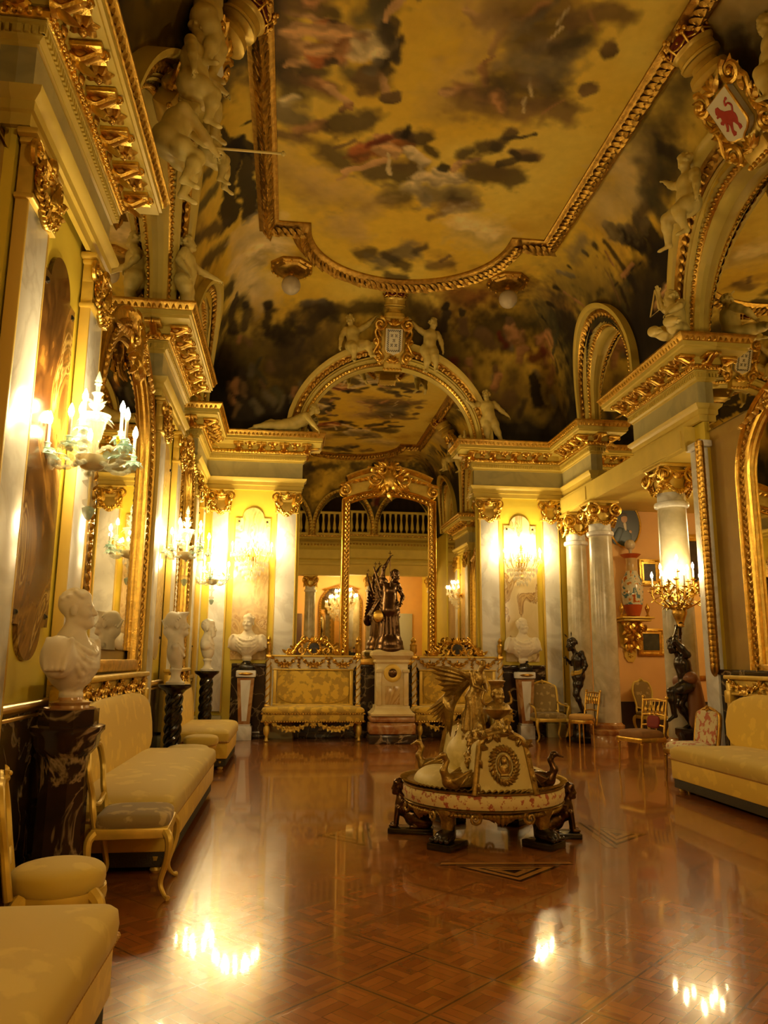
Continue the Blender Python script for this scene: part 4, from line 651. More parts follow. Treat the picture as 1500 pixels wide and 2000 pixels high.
# ------------------------------------------------------------------ entablature blocks over the piers
def seglist(path): return [(Vector(path[i]), Vector(path[i+1])) for i in range(len(path)-1)]
def entablature(path, label, side=1, dense=.44):
    P0 = path[len(path)//2]
    root = thing('entablature', label, 'entablature', (P0[0], P0[1], 5.0), group='gilded entablature blocks over the piers')
    lw('architrave', sweep(MB(), path, [(0, 5.0), (.04, 5.0), (.04, 5.09), (.065, 5.10), (.065, 5.17), (.11, 5.21), (.12, 5.25), (0, 5.28)], side=side), CREAM, root)
    lw('frieze', sweep(MB(), path, [(.03, 5.24), (.03, 5.63)], side=side), GREY_M, root)
    mb = sweep(MB(), path, [(.03, 5.60), (.05, 5.61), (.05, 5.63), (.08, 5.65), (.08, 5.73), (.10, 5.74), (.10, 5.76), (.03, 5.78)], side=side)
    bd = sweep(MB(), path, [(.05, 5.755), (.115, 5.765), (.13, 5.80), (.115, 5.845), (.05, 5.85)], side=side)
    co = sweep(MB(), path, [(.05, 5.84), (.13, 5.85), (.13, 5.95), (.40, 5.96), (.40, 5.99), (.425, 6.0), (.425, 6.06), (.40, 6.065)], side=side)
    rm = sweep(MB(), path, [(.39, 6.06), (.435, 6.06), (.45, 6.075), (.47, 6.13), (.49, 6.15), (.49, 6.175), (0, 6.18)], side=side)
    mods, ros = [], []
    n = len(path)
    for i, (a, b) in enumerate(seglist(path)):
        d = (b-a); L = d.length; d.normalize(); nn = Vector((d.y, -d.x))*side; ang = math.atan2(nn.y, nn.x)+PI/2
        short = L < .16
        def bend(j):
            if j <= 0 or j >= n-1: return 0
            d0 = Vector(path[j])-Vector(path[j-1]); d1 = Vector(path[j+1])-Vector(path[j]); return (d0.x*d1.y-d0.y*d1.x)*side
        def ext(j, o):          # how far an offset line runs past the corner (convex) or stops short (concave)
            q = bend(j); return o if q > 1e-6 else (-o if q < -1e-6 else 0)
        e0, e1 = ext(i, .10), ext(i+1, .10)
        for k in range(int((L+e0+e1)/.062)):
            t = -e0+(k+.5)*.062; p = a+d*t+nn*.13; bd.ball((p.x, p.y, 5.80), (.026, .026, .034), 6, 5)
        for k in range(int((L+e0+e1)/.05)):
            t = -e0+(k+.5)*.05; p = a+d*t+nn*.085; mb.box((0, 0, 0), (.028, .03, .055), 0, T(p.x, p.y, 5.69) @ RZ(ang))
        e0, e1 = ext(i, .42), ext(i+1, .42)
        for k in range(int((L+e0+e1)/.085)):
            t = -e0+(k+.5)*.085; p = a+d*t+nn*.452; rm.leaf(T(p.x, p.y, 6.065) @ RZ(ang) @ RX(math.radians(68)), .10, .08, .04)
        e0, e1 = ext(i, .15), ext(i+1, .15)
        m = max(1, round((L+e0+e1-.1)/dense)); st = (L+e0+e1-.1)/m
        for k in range(1 if short else m+1):
            t = (.02 if i == 0 else L-.02) if short else -e0+.05+k*st
            if k == 0 and bend(i) < 0 and not short: continue
            if k == m and bend(i+1) < 0: continue
            p = a+d*t; M = T(p.x, p.y, 5.90) @ RZ(ang); q = MB()
            q.box((0, -.24, .035), (.20, .24, .05), .012, M); q.tube(spline([(0, -.13, -.05), (0, -.20, -.045), (0, -.28, .0), (0, -.345, .03)], 4), [.085, .075, .06, .045]+[.04]*9, 8, M, flat=.8)
            q.leaf(M @ T(0, -.15, -.075) @ RX(math.radians(200)), .2, .13, .03, .03); q.scroll(M @ T(0, -.36, .015) @ RZ(PI/2), .035, .012, 1.2, 10)
            mods.append(q)
            if k < m and not short: p = a+d*(t+st/2); rq = MB(); ros.append(rq); rq.rosette(T(p.x, p.y, 5.955) @ RZ(ang) @ T(0, -.26, 0) @ RX(PI/2) , .12, 7, .05); rq.leaf(T(p.x, p.y, 5.87) @ RZ(ang) @ T(0, -.135, -.02) @ RX(PI/2), .09, .11, .03)
    lw('dentil_course', mb, CREAM, root); lw('bead_course', bd, GOLD, root); lw('corona', co, CREAM, root); lw('crown_moulding', rm, GOLD, root)
    for q in mods: lw('modillion', q, GOLD, root)
    for q in ros: lw('soffit_rosette', q, GOLD_D, root)
    return root
xl, xr, yb = XL+.1, XR-.1, YB-.1
entablature([(XL, 14.25), (xl, 14.25), (xl, yb), (.13, yb), (.13, YB)], 'cream and gilt entablature turning the far corner above the smallest glass sconce')
entablature([(XL, 10.15), (xl, 10.15), (xl, 12.25), (XL, 12.25)], 'cream and gilt entablature block above the bust wearing a peaked helmet', )
entablature([(XL, 4.8), (xl, 4.8), (xl, 6.92), (XL, 6.92)], 'cream and gilt entablature block above the nearest glass sconce and toga bust')
entablature([(3.89, YB), (3.89, yb), (xr, yb), (xr, 14.25), (XR, 14.25)], 'cream and gilt entablature turning the far corner above the two paired marble columns')
entablature([(XR, 12.25), (xr, 12.25), (xr, 10.15), (XR, 10.15)], 'cream and gilt entablature block above the candelabrum and the thick marble column')
entablature([(XR, 6.92), (xr, 6.92), (xr, 4.8), (XR, 4.8)], 'cream and gilt entablature block seen only in the mirror, over a crystal sconce')
mb = sweep(MB(), [(XR, 1.0), (XL, 1.0)], [(0, 5.0), (.04, 5.0), (.06, 5.2), (.11, 5.25), (.03, 5.27), (.03, 5.62), (.08, 5.7), (.12, 5.8), (.13, 5.95), (.4, 5.96), (.42, 6.06), (.48, 6.12), (.49, 6.18), (0, 6.18)], side=-1)
struct('trim_3', mb, CREAM)
mb = MB()
for k in range(60):
    mb.ball((XL+.1+k*.13, 1.14, 5.8), (.04, .04, .045), 6, 5); mb.box((XL+.1+k*.13, 1.47, 6.12), (.09, .05, .07), .01)
struct('trim_4', mb, GOLD_D)
# ------------------------------------------------------------------ arches round the lunettes
def ell(a, b, sz, n=40, legs=True, z0=ZE):
    pts = [(-a, z0)] if sz > z0+.01 else []
    pts += [(-a*math.cos(PI*i/n), sz+b*math.sin(PI*i/n)) for i in range(n+1)]
    if sz > z0+.01: pts.append((a, z0))
    return pts
def arch(label, a, b, sz, w, M, depth=.42, group='gilded arches round the lunettes', z0=ZE):
    """local frame: wall plane y = 0, arch face towards -y"""
    root = thing('lunette_arch', label, 'arch', M.translation, M.to_euler().z, group)
    P = ell(a, b, sz, 44, z0=z0)
    def lean(m):           # the face follows the curve of the vault as it rises
        for k, v in enumerate(m.v):
            v = v.copy(); t = np.clip((v[:, 2]-ZE)/(ZC-ZE), 0, 1); q = 1.25*(1-np.sqrt(1-t*t)); v[:, 1] -= q*np.clip(-v[:, 1]/depth, 0, 1); m.v[k] = v
        return m
    D = lambda u: depth*(.22+.78*min(1, u/w))
    link('inner_moulding', lean(sweep_front(MB(), P, [(0, -.04), (0, D(0)), (-.03, D(.03)+.01), (-.05, D(.05)+.02), (-.06, D(.06))])), CREAM, root)
    mb = sweep_front(MB(), P, [(-.05, D(.05)), (-.07, D(.07)+.025), (-.10, D(.10)+.025), (-.12, D(.12))]); L = 0
    def along(off, step, fn):
        Q = [Vector((x, z)) for x, z in ell(a+off, b+off, sz, 60, z0=z0)]; acc = 0; nxt = step/2
        for i in range(len(Q)-1):
            d = Q[i+1]-Q[i]; l = d.length
            while nxt <= acc+l:
                p = Q[i]+d*((nxt-acc)/l); fn(p.x, p.y, math.atan2(d.y, d.x)); nxt += step
            acc += l
    along(.085, .075, lambda x, z, t: mb.ball((x, -D(.085)-.028, z), .026, 6, 5)); link('bead_row', lean(mb), GOLD, root)
    c1 = .12; c2 = w-.1
    link('fluted_moulding', lean(sweep_front(MB(), P, [(-c1, D(c1)), (-c1-.02, D(c1)+.04), (-c1-.05, D(c1+.05)+.035), (-c1-.055, D(c1+.05)), (-c1-.09, D(c1+.09)+.03), (-c1-.10, D(c1+.1))])), CREAM, root)
    mb = sweep_front(MB(), P, [(-c1-.10, D(c1+.1)-.02), (-c1-.10, D(c1+.1)), (-c2, D(c2)), (-c2, D(c2)-.02)])
    along((c1+.1+c2)/2, .13, lambda x, z, t: (mb.leaf(T(x, -D((c1+.1+c2)/2)-.01, z) @ RY(-t) @ RZ(0) @ RX(PI/2) @ RZ(-PI/2) @ T(0, -.065, 0), .13, min(.16, c2-c1-.1), .03), mb.ball((x, -D((c1+.1+c2)/2)-.02, z), (.02, .02, .02), 6, 4)))
    link('gilded_band', lean(mb), GOLD_D, root)
    link('outer_moulding', lean(sweep_front(MB(), P, [(-c2, D(c2)-.02), (-c2-.01, D(c2)+.035), (-c2-.05, D(c2+.05)+.03), (-w, depth), (-w, -.5)])), CREAM, root)
    return root
MBK = T(XC, YB, 0); ML = lambda y: T(XL, y, 0) @ RZ(PI/2); MR = lambda y: T(XR, y, 0) @ RZ(-PI/2)
arch('wide gilded arch over the big wall mirror, holding the checkered shield', ARCH_BACK[0], ARCH_BACK[1], ZE, .44, MBK, .36)
for i, (a, b) in enumerate(BAYS):
    ai, bi, sz = ARCH_SIDE[i]
    nm = ['seen only in the mirrors', 'round the lunette beside the archer cherub', 'in the far corner behind the standing cherub'][i]
    arch('gilded arch on the sconce wall '+nm, ai, bi, sz, .46, ML((a+b)/2), (.24, .34, .24)[i])
    nm = ['seen only in the mirrors', 'below the shield with the red lion', 'standing over the opening between two columns'][i]
    arch('gilded arch on the colonnade side '+nm, ai, bi, sz, .46, MR((a+b)/2), (.24, .34, .24)[i])
for k in (-1, 0, 1):
    arch('cream arch of the musicians gallery, seen reflected in the big mirror', 1.05, 1.35, 6.5, .2, T(XC+2.5*k, 1.0, 0) @ RZ(PI), .15, 'musicians gallery arches')
mb = MB()
for k in (-1.5, -.5, .5, 1.5): mb.box((XC+2.5*k, .9, 6.45), (.36, .2, .6), .02)
mb.box((XC, .95, 7.15), (7.8, .14, .09), .02); mb.box((XC, .95, 6.25), (7.8, .2, .12), .02)
for k in range(34):
    x = XC-3.75+k*.227
    mb.lathe([(.05, 6.3), (.035, 6.36), (.075, 6.5), (.06, 6.62), (.03, 6.85), (.045, 7.0), (.06, 7.1)], 8, T(x, .95, 0))
solo('balustrade', mb, CREAM, 'cream stone balustrade of the musicians gallery, seen in the big mirror', 'balustrade')
# ------------------------------------------------------------------ wall mirrors filling the bays
def pane(poly, M, label, y=-.012):
    n = len(poly); mb = MB(); mb.prism(poly, y, y+.01, M.copy())
    r = solo('wall_mirror', mb, MIRROR, label, 'mirror', group='wall mirrors filling the arched bays', smooth=0)
    return r
def panepoly(w, zb, a, b, sz): return [(-w, zb), (w, zb), (w, ZE)]+([(a, sz)] if sz > ZE else [])+[(a*math.cos(PI*i/40), sz+b*math.sin(PI*i/40)) for i in range(1, 40)]+([(-a, sz)] if sz > ZE else [])+[(-w, ZE)]
MT = MBK @ T(0, -.006, 1.42) @ RX(math.radians(.50)) @ T(0, 0, -1.42)
pane(panepoly(1.88, 1.42, 1.80, 1.62, ZE), MT, 'tall arched wall mirror reflecting the painted ceiling behind the bronze statue', -.03)
for i, (a, b) in enumerate(BAYS):
    ai, bi, sz = ARCH_SIDE[i]; w = (b-a)/2-.001
    pane(panepoly(w, 4.85, ai, bi, sz), ML((a+b)/2), 'arched lunette mirror '+['over the entrance end of the sconce wall', 'above the gilt mirror behind the nearest long bench', 'above the narrow gilt mirror near the corner'][i])
    pane(panepoly(w, 5.02 if i == 2 else 4.85, ai, bi, sz), MR((a+b)/2), 'arched lunette mirror '+['over the entrance end of the colonnade wall', 'above the gilt mirror behind the cut-off bench', 'between the column blocks over the gallery opening'][i])
# ------------------------------------------------------------------ dado
def dado(name, runs, M, top=1.37, roll=None):
    mb = MB()
    for x0, x1 in runs:
        mb.box(((x0+x1)/2, -.075, .07+top/2-.035), (x1-x0, .05, top-.07), .0, M); mb.box(((x0+x1)/2, -.085, .07), (x1-x0, .07, .14), .01, M)
        if roll is None: mb.box(((x0+x1)/2, -.095, top+.04), (x1-x0, .09, .08), .02, M)
        else: roll.cyl(M @ Vector((x0, -.10, top+.01)), M @ Vector((x1, -.10, top+.01)), .04, n=14); roll.box(((x0+x1)/2, -.085, top-.06), (x1-x0, .06, .03), .01, M)
    struct(name, mb, DARK_M)
    if roll is not None: struct('trim_8', roll, BRASS)
dado('baseboard_back', [(-3.15, -2.38), (-1.88, 1.88), (2.38, 3.32)], T(XC, YB-.03, 0))
dado('baseboard_left', [(-3.9, 4.5), (5.3, 5.4), (5.4, 6.4), (6.95, 10.13), (10.7, 11.75), (12.27, 14.23), (14.7, 15.6)], ML(0), 1.19, MB())
dado('baseboard_right', [(-10.13, -6.95), (-6.4, -5.4), (-4.7, 2)], MR(0))
# ------------------------------------------------------------------ pilasters
def capital(w, r, root, front=-.10):
    """gilded pilaster capital in the wall frame, z 0 .. .46, width w"""
    mb = MB(); mb.box((0, front+.03, .11), (w, .1, .22), .01); mb.box((0, front+.02, .435), (w+.14, .14, .05), .015); mb.box((0, front+.02, .39), (w+.06, .12, .04), .01)
    mb.box((0, front+.03, .30), (w, .10, .2), .01); mb.box((0, front+.02, -.01), (w+.05, .13, .04), .012)
    k = link('capital', mb, GOLD_P, root); k.location = (0, 0, r)
    mb = MB()
    for s in (-1, 1):
        mb.scroll(T(s*(w*.5+.0), front-.02, .32) @ SC(s, 1, 1), .11, .028, 1.7, 22, 1)
        mb.leaf(T(s*(w*.36), front-.03, .1) @ RZ(0) @ RX(PI/2), .22, .13, .04, .04)
    mb.tube(spline([(-w*.4, front-.03, .36), (0, front-.05, .33), (w*.4, front-.03, .36)], 5), .022, 6)
    link('volutes', mb, GOLD, k)
    mb = MB()
    for i in range(7):
        a = PI*(.12+.76*i/6); mb.leaf(T(0, front-.03, .27) @ RY(PI/2-a) @ RX(PI/2), .15, .055, .025)
    mb.ball((0, front-.06, .37), (.05, .04, .06), 8, 6)
    for i in range(17):
        u = -1+i/8; x = u*w*.47; z = .20-.26*(1-u*u); s = .030+.02*(1-abs(u))
        mb.ball((x, front-.055, z), (s, s*.8, s), 7, 5); mb.leaf(T(x, front-.07, z) @ RY(u*1.1+(i % 3-1)*.7) @ RX(PI/2+.5), .075, .05, .02)
        if i % 3 == 1: mb.rosette(T(x, front-.085, z-.01), .04, 5, .015)
    for s in (-1, 1):
        for q in range(4): mb.leaf(T(s*w*.5, front-.04, .20-.05*q) @ RY(s*(q-1)*.3+PI) @ RX(PI/2+.3), .08, .05, .02)
    link('festoon', mb, GOLD, k); return k
PILG = 'white marble pilasters with gilded capitals'
def pilaster(x0, x1, M, label):
    w = x1-x0; L = M @ Vector(((x0+x1)/2, 0, 0)); root = thing('pilaster', label, 'pilaster', L, M.to_euler().z, PILG)
    mb = MB(); mb.box((0, -.06, 2.52), (w-.05, .09, 4.0), .006); link('shaft', mb, WHITE_M, root)
    mb = MB(); [mb.box((s*(w/2-.015), -.065, 2.5), (.03, .085, 4.02), .006) for s in (-1, 1)]; link('gilt_edging', mb, simple('ochre_edge', (.72, .50, .10), .5) if 'ochre_edge' not in bpy.data.materials else bpy.data.materials['ochre_edge'], root)
    mb = MB(); mb.box((0, -.075, .14), (w+.05, .13, .28), .01); mb.box((0, -.07, .36), (w+.02, .12, .16), .03); link('base', mb, GREY_M, root)
    capital(w, 4.53, root)
    return root
MB0 = T(0, YB-.1, 0)
for (a, b, t) in ((-1.67, -1.30, 'nearest the sconce-wall corner beside the black dado'), (-.36, .08, 'touching the big mirror behind the sofa beside the toga bust'), (3.94, 4.38, 'touching the big mirror behind the winged settee figure'), (5.32, 5.70, 'behind the tapestry armchair')):
    pilaster(a, b, MB0, 'marble pilaster, end wall, '+t)
for (a, b, t) in ((4.82, 5.28, 'cut by the picture edge before the nearest brown onyx slab'), (6.42, 6.88, 'after the nearest onyx slab, touching the large gilt mirror'), (10.18, 10.66, 'just beyond the large gilt mirror'), (11.78, 12.22, 'just before the narrow gilt mirror'), (14.28, 14.70, 'just beyond the narrow gilt mirror'), (15.48, 15.84, 'in the far corner behind the bearded bust')):
    pilaster(a, b, ML(0) @ T(0, -.05, 0), 'marble pilaster, sconce wall, '+t)
for (a, b, t) in ((-6.88, -6.42, 'nearer the cut-off bench'), (-5.28, -4.82, 'nearer the entrance')):
    pilaster(a, b, MR(0) @ T(0, -.05, 0), 'white marble pilaster seen only in the mirrors, '+t)
# ------------------------------------------------------------------ onyx slabs with round ends, pinned to the wall
def slab(x0, x1, M, mat, label, z0=1.52, z1=4.62, low=True):
    w = (x1-x0)/2; root = thing('onyx_panel', label, 'stone panel', M @ Vector(((x0+x1)/2, 0, 0)), M.to_euler().z, 'onyx slabs pinned between the pilasters')
    r = w*.62; top = [(r*math.cos(PI*i/16), z1-r+r*math.sin(PI*i/16)) for i in range(17)]; bot = [(-r*math.cos(PI*i/16), z0+r-r*math.sin(PI*i/16)) for i in range(17)]
    poly = [(w, z1-r)]+top+[(-w, z1-r), (-w, z0+r)]+bot+[(w, z0+r)] if low else [(w, z1-r)]+top+[(-w, z1-r), (-w, z0), (w, z0)]
    mb = MB(); mb.prism(poly, -.035, -.002); link('slab', mb, mat, root, 0)
    for sx in (-1, 1):
        for z in (z1-r-.08, z0+r+.08):
            mb = MB(); mb.lathe([(.03, 0), (.022, .012), (.008, .02)], 4, T(sx*(w-.07), -.035, z) @ RX(PI/2)); link('bolt', mb, BLACK, root)
slab(5.46, 6.26, ML(0) @ T(0, -.05, 0), ONYX_A, 'tall brown swirled onyx slab behind the nearest glass sconce')
slab(10.86, 11.60, ML(0) @ T(0, -.05, 0), ONYX_B, 'narrow-looking onyx slab behind the helmeted bust and middle glass sconce')
slab(14.85, 15.38, ML(0) @ T(0, -.05, 0), ONYX_B, 'onyx slab behind the smallest glass sconce in the corner')
slab(-1.18, -.47, MB0, ONYX_B, 'honey onyx slab behind the toga bust on the end wall', low=False)
slab(4.49, 5.20, MB0, ONYX_C, 'cream onyx slab with dark rings behind the bust near the armchair', low=False)
slab(-6.26, -5.46, MR(0) @ T(0, -.05, 0), ONYX_B, 'onyx slab seen only in the mirrors behind a crystal sconce')
# ------------------------------------------------------------------ columns
COLG = 'veined marble columns of the side gallery'
def column(x, y, label, r=.225, zt=4.62, rz=0.0, group=COLG, base=True):
    root = thing('column', label, 'column', (x, y, 0), rz, group)
    mb = MB(); mb.lathe([(r+.10, 0), (r+.10, .18), (r+.085, .2), (r+.11, .23), (r+.11, .29), (r+.05, .32), (r+.06, .34), (r+.06, .38), (r+.02, .40), (r*1.02, .43)], 32); link('base', mb, RED_M if base else GREY_M, root)
    mb = MB(); mb.lathe([(r*1.02, .42), (r*1.015, 1.6), (r*.98, 2.6), (r*.91, 3.92), (r*.91, 3.96)], 40); link('shaft', mb, COL_M, root)
    mb = MB(); mb.lathe([(r*.91, 3.93), (r*1.08, 3.95), (r*1.12, 3.985), (r*1.08, 4.02), (r*.90, 4.04), (r*.89, 4.2)], 40); link('collar', mb, WHITE_M, root)
    mb = MB(); mb.box((0, 0, zt-.03), (r*2.5, r*2.5, .06), .015); mb.lathe([(r*.9, 4.17), (r*1.0, 4.3), (r*1.1, 4.46), (r*1.0, zt-.05)], 24); k = link('capital', mb, GOLD_P, root)
    for q in range(4):
        mb = MB(); M = RZ(q*PI/2)
        for s in (-1, 1):
            mb.scroll(M @ T(s*r*.98, -r*1.12, 4.43) @ SC(s, 1, 1), .125, .032, 1.8, 22, 1)
        mb.tube([M @ Vector((-r*.8, -r*1.1, 4.5)), M @ Vector((0, -r*1.16, 4.47)), M @ Vector((r*.8, -r*1.1, 4.5))], .03, 6)
        for i in range(5): mb.leaf(M @ T(0, -r*1.1, 4.38) @ RY((i-2)*.5) @ RX(PI/2), .13, .06, .03)
        for i in range(9):
            u = -1+i/4; mb.ball(M @ Vector((u*r*.8, -r*1.08, 4.27-.09*(1-u*u))), (.035, .03, .035), 7, 5); mb.leaf(M @ T(u*r*.8, -r*1.1, 4.28-.09*(1-u*u)) @ RY(u+PI) @ RX(PI/2+.4), .09, .06, .02)
        mb.leaf(M @ RZ(PI/4) @ T(0, -r*1.02, 4.2) @ RX(PI/2-.15), .2, .15, .05, .05)
        link('volutes', mb, GOLD, k)
    return root
column(5.97, 15.55, 'marble column of the pair, the one against the yellow end wall', .225)
column(5.97, 14.25, 'marble column of the pair, the one standing nearer with the oval portrait beside it', .235)
column(5.97, 11.36, 'thick mottled marble column behind the lit candelabrum figure', .24)
for k in (-.5, .5): column(XC+2.5*k, .5, 'pale marble column under the musicians gallery, seen reflected in the big mirror', .23, group='columns under the musicians gallery', base=False)
for k in (-1.5, 1.5): column(XC+2.5*k, .5, 'pale marble column under the musicians gallery, seen reflected in the big mirror', .2, group='columns under the musicians gallery', base=False)
# gilded leaf garland hanging down the edge of the colonnade pier
mb = MB(); mb.tube([(0, 0, 0), (0, 0, -3.25)], .03, 6)
for i in range(42):
    z = -.02-i*.077
    for a in (-1.1, -.4, .4, 1.1): mb.leaf(T(.0, -.01, z-.03*abs(a)) @ RZ(a) @ T(0, -.05, 0) @ RX(PI/2+.45) @ RZ(PI+a*.3), .19, .10, .04)
solo('leaf_garland', mb, GOLD_D, 'gilded laurel garland hanging down the pier edge between candelabrum and gilt mirror', 'garland', (XR-.17, 10.12, 4.72), -.4)
mb = MB(); mb.box((0, 0, 2.3), (.10, .32, 4.6), .01); mb.box((0, 0, 4.66), (.2, .42, .1), .02)
struct('trim_5', MB().add(np.concatenate(mb.v)+np.array((XR-.09, 10.28, 0)), mb.f), WHITE_M)

# ================================================================== CEILING FRAME, SHIELDS, CHERUBS
def frame_path():
    a, b, yc = 2.03, 1.84, 12.84; x0, x1 = -.60, 4.66
    far = [(XC-a*math.cos(PI*i/40), yc+b*math.sin(PI*i/40)) for i in range(41)]
    near = [(x, 17.06-y) for x, y in far[::-1]]
    return [(x0, yc)]+far+[(x1, yc), (x1, 17.06-yc)]+near+[(x0, 17.06-yc)]
FP = frame_path(); mb = MB()
sweep(mb, FP, [(-.18, ZC), (-.18, ZC-.03), (-.13, ZC-.05), (-.09, ZC-.09), (0, ZC-.11), (.09, ZC-.09), (.13, ZC-.05), (.18, ZC-.03), (.18, ZC)], closed=True)
acc = 0; nxt = 0
for i in range(len(FP)):
    p = Vector(FP[i]); q = Vector(FP[(i+1) % len(FP)]); d = q-p; L = d.length; t = math.atan2(d.y, d.x)
    while nxt < acc+L:
        u = p+d*((nxt-acc)/L)
        for off, an in ((-.085, .6), (.085, -.6), (0, 0)):
            mb.leaf(T(u.x, u.y, ZC-.085-.035*(off == 0)) @ RZ(t) @ T(0, off, 0) @ RZ(-PI/2+an+rnd.uniform(-.2, .2)) @ RY(PI) @ RX(.42), .22, .105, .05)
        if rnd.random() < .5: mb.ball((u.x+rnd.uniform(-.03, .03), u.y+rnd.uniform(-.03, .03), ZC-.12), .022, 6, 5)
        nxt += .12
    acc += L
solo('ceiling_frame', mb, GOLD_D, 'gilded laurel moulding framing the ceiling painting, bowed out at its end', 'ceiling moulding')
# globe lamps under the two ceiling roses
def rose(x, y, label):
    root = thing('ceiling_lamp', label, 'ceiling lamp', (x, y, ZC), 0, 'unlit globe lamps on the painted ceiling')
    mb = MB(); mb.lathe([(.44, 0), (.44, -.05), (.40, -.08), (.34, -.07), (.30, -.10), (.20, -.13), (.10, -.15)][::-1], 8); link('ceiling_rose', mb, GOLD_D, root, 20)
    mb = MB()
    for i in range(16): mb.leaf(RZ(i*PI/8) @ T(0, .1, -.13) @ RX(PI-.15), .2, .09, .04); mb.ball((.39*math.cos(i*PI/8), .39*math.sin(i*PI/8), -.08), .025, 6, 5)
    link('rose_leaves', mb, GOLD, root)
    mb = MB(); mb.lathe([(.02, -.15), (.05, -.17), (.05, -.22), (.09, -.24)][::-1], 12); link('gallery_ring', mb, BRASS, root)
    mb = MB(); mb.ball((0, 0, -.40), .19, 24, 16); link('globe', mb, FROST, root)
rose(-.19, 14.30, 'octagonal gilt ceiling rose with an unlit globe over the helmet-side wall'); rose(4.25, 14.30, 'octagonal gilt ceiling rose with an unlit globe over the dark red canopy')
def crown(M, root):
    k = link('crown', MB().lathe([(.20, 0), (.25, .02), (.255, .05), (.235, .07), (.235, .16), (.26, .18), (.27, .21), (.24, .22)], 28, M), GOLD_P, root)
    mb = MB(); mb.lathe([(.2, .18), (.22, .2), (.27, .28), (.2, .38), (.02, .4)], 24, M); link('velvet_lining', mb, RED_V, k)
    mb = MB()
    for i in range(8):
        A = M @ RZ(i*PI/4); mb.tube([A @ Vector((.25, 0, .2)), A @ Vector((.29, 0, .30)), A @ Vector((.29, 0, .36))], .018, 6)
        for dx, dz in ((0, .42), (-.045, .37), (.045, .37), (0, .35)): mb.ball(A @ Vector((.295, dx, dz)), .033, 8, 6)
        B = M @ RZ((i+.5)*PI/4); mb.tube(spline([A @ Vector((.27, 0, .27)), B @ Vector((.285, 0, .23)), M @ RZ((i+1)*PI/4) @ Vector((.27, 0, .27))], 4), .012, 5); mb.ball(B @ Vector((.285, 0, .29)), .02, 6, 5)
    link('fleurons', mb, GOLD, k)
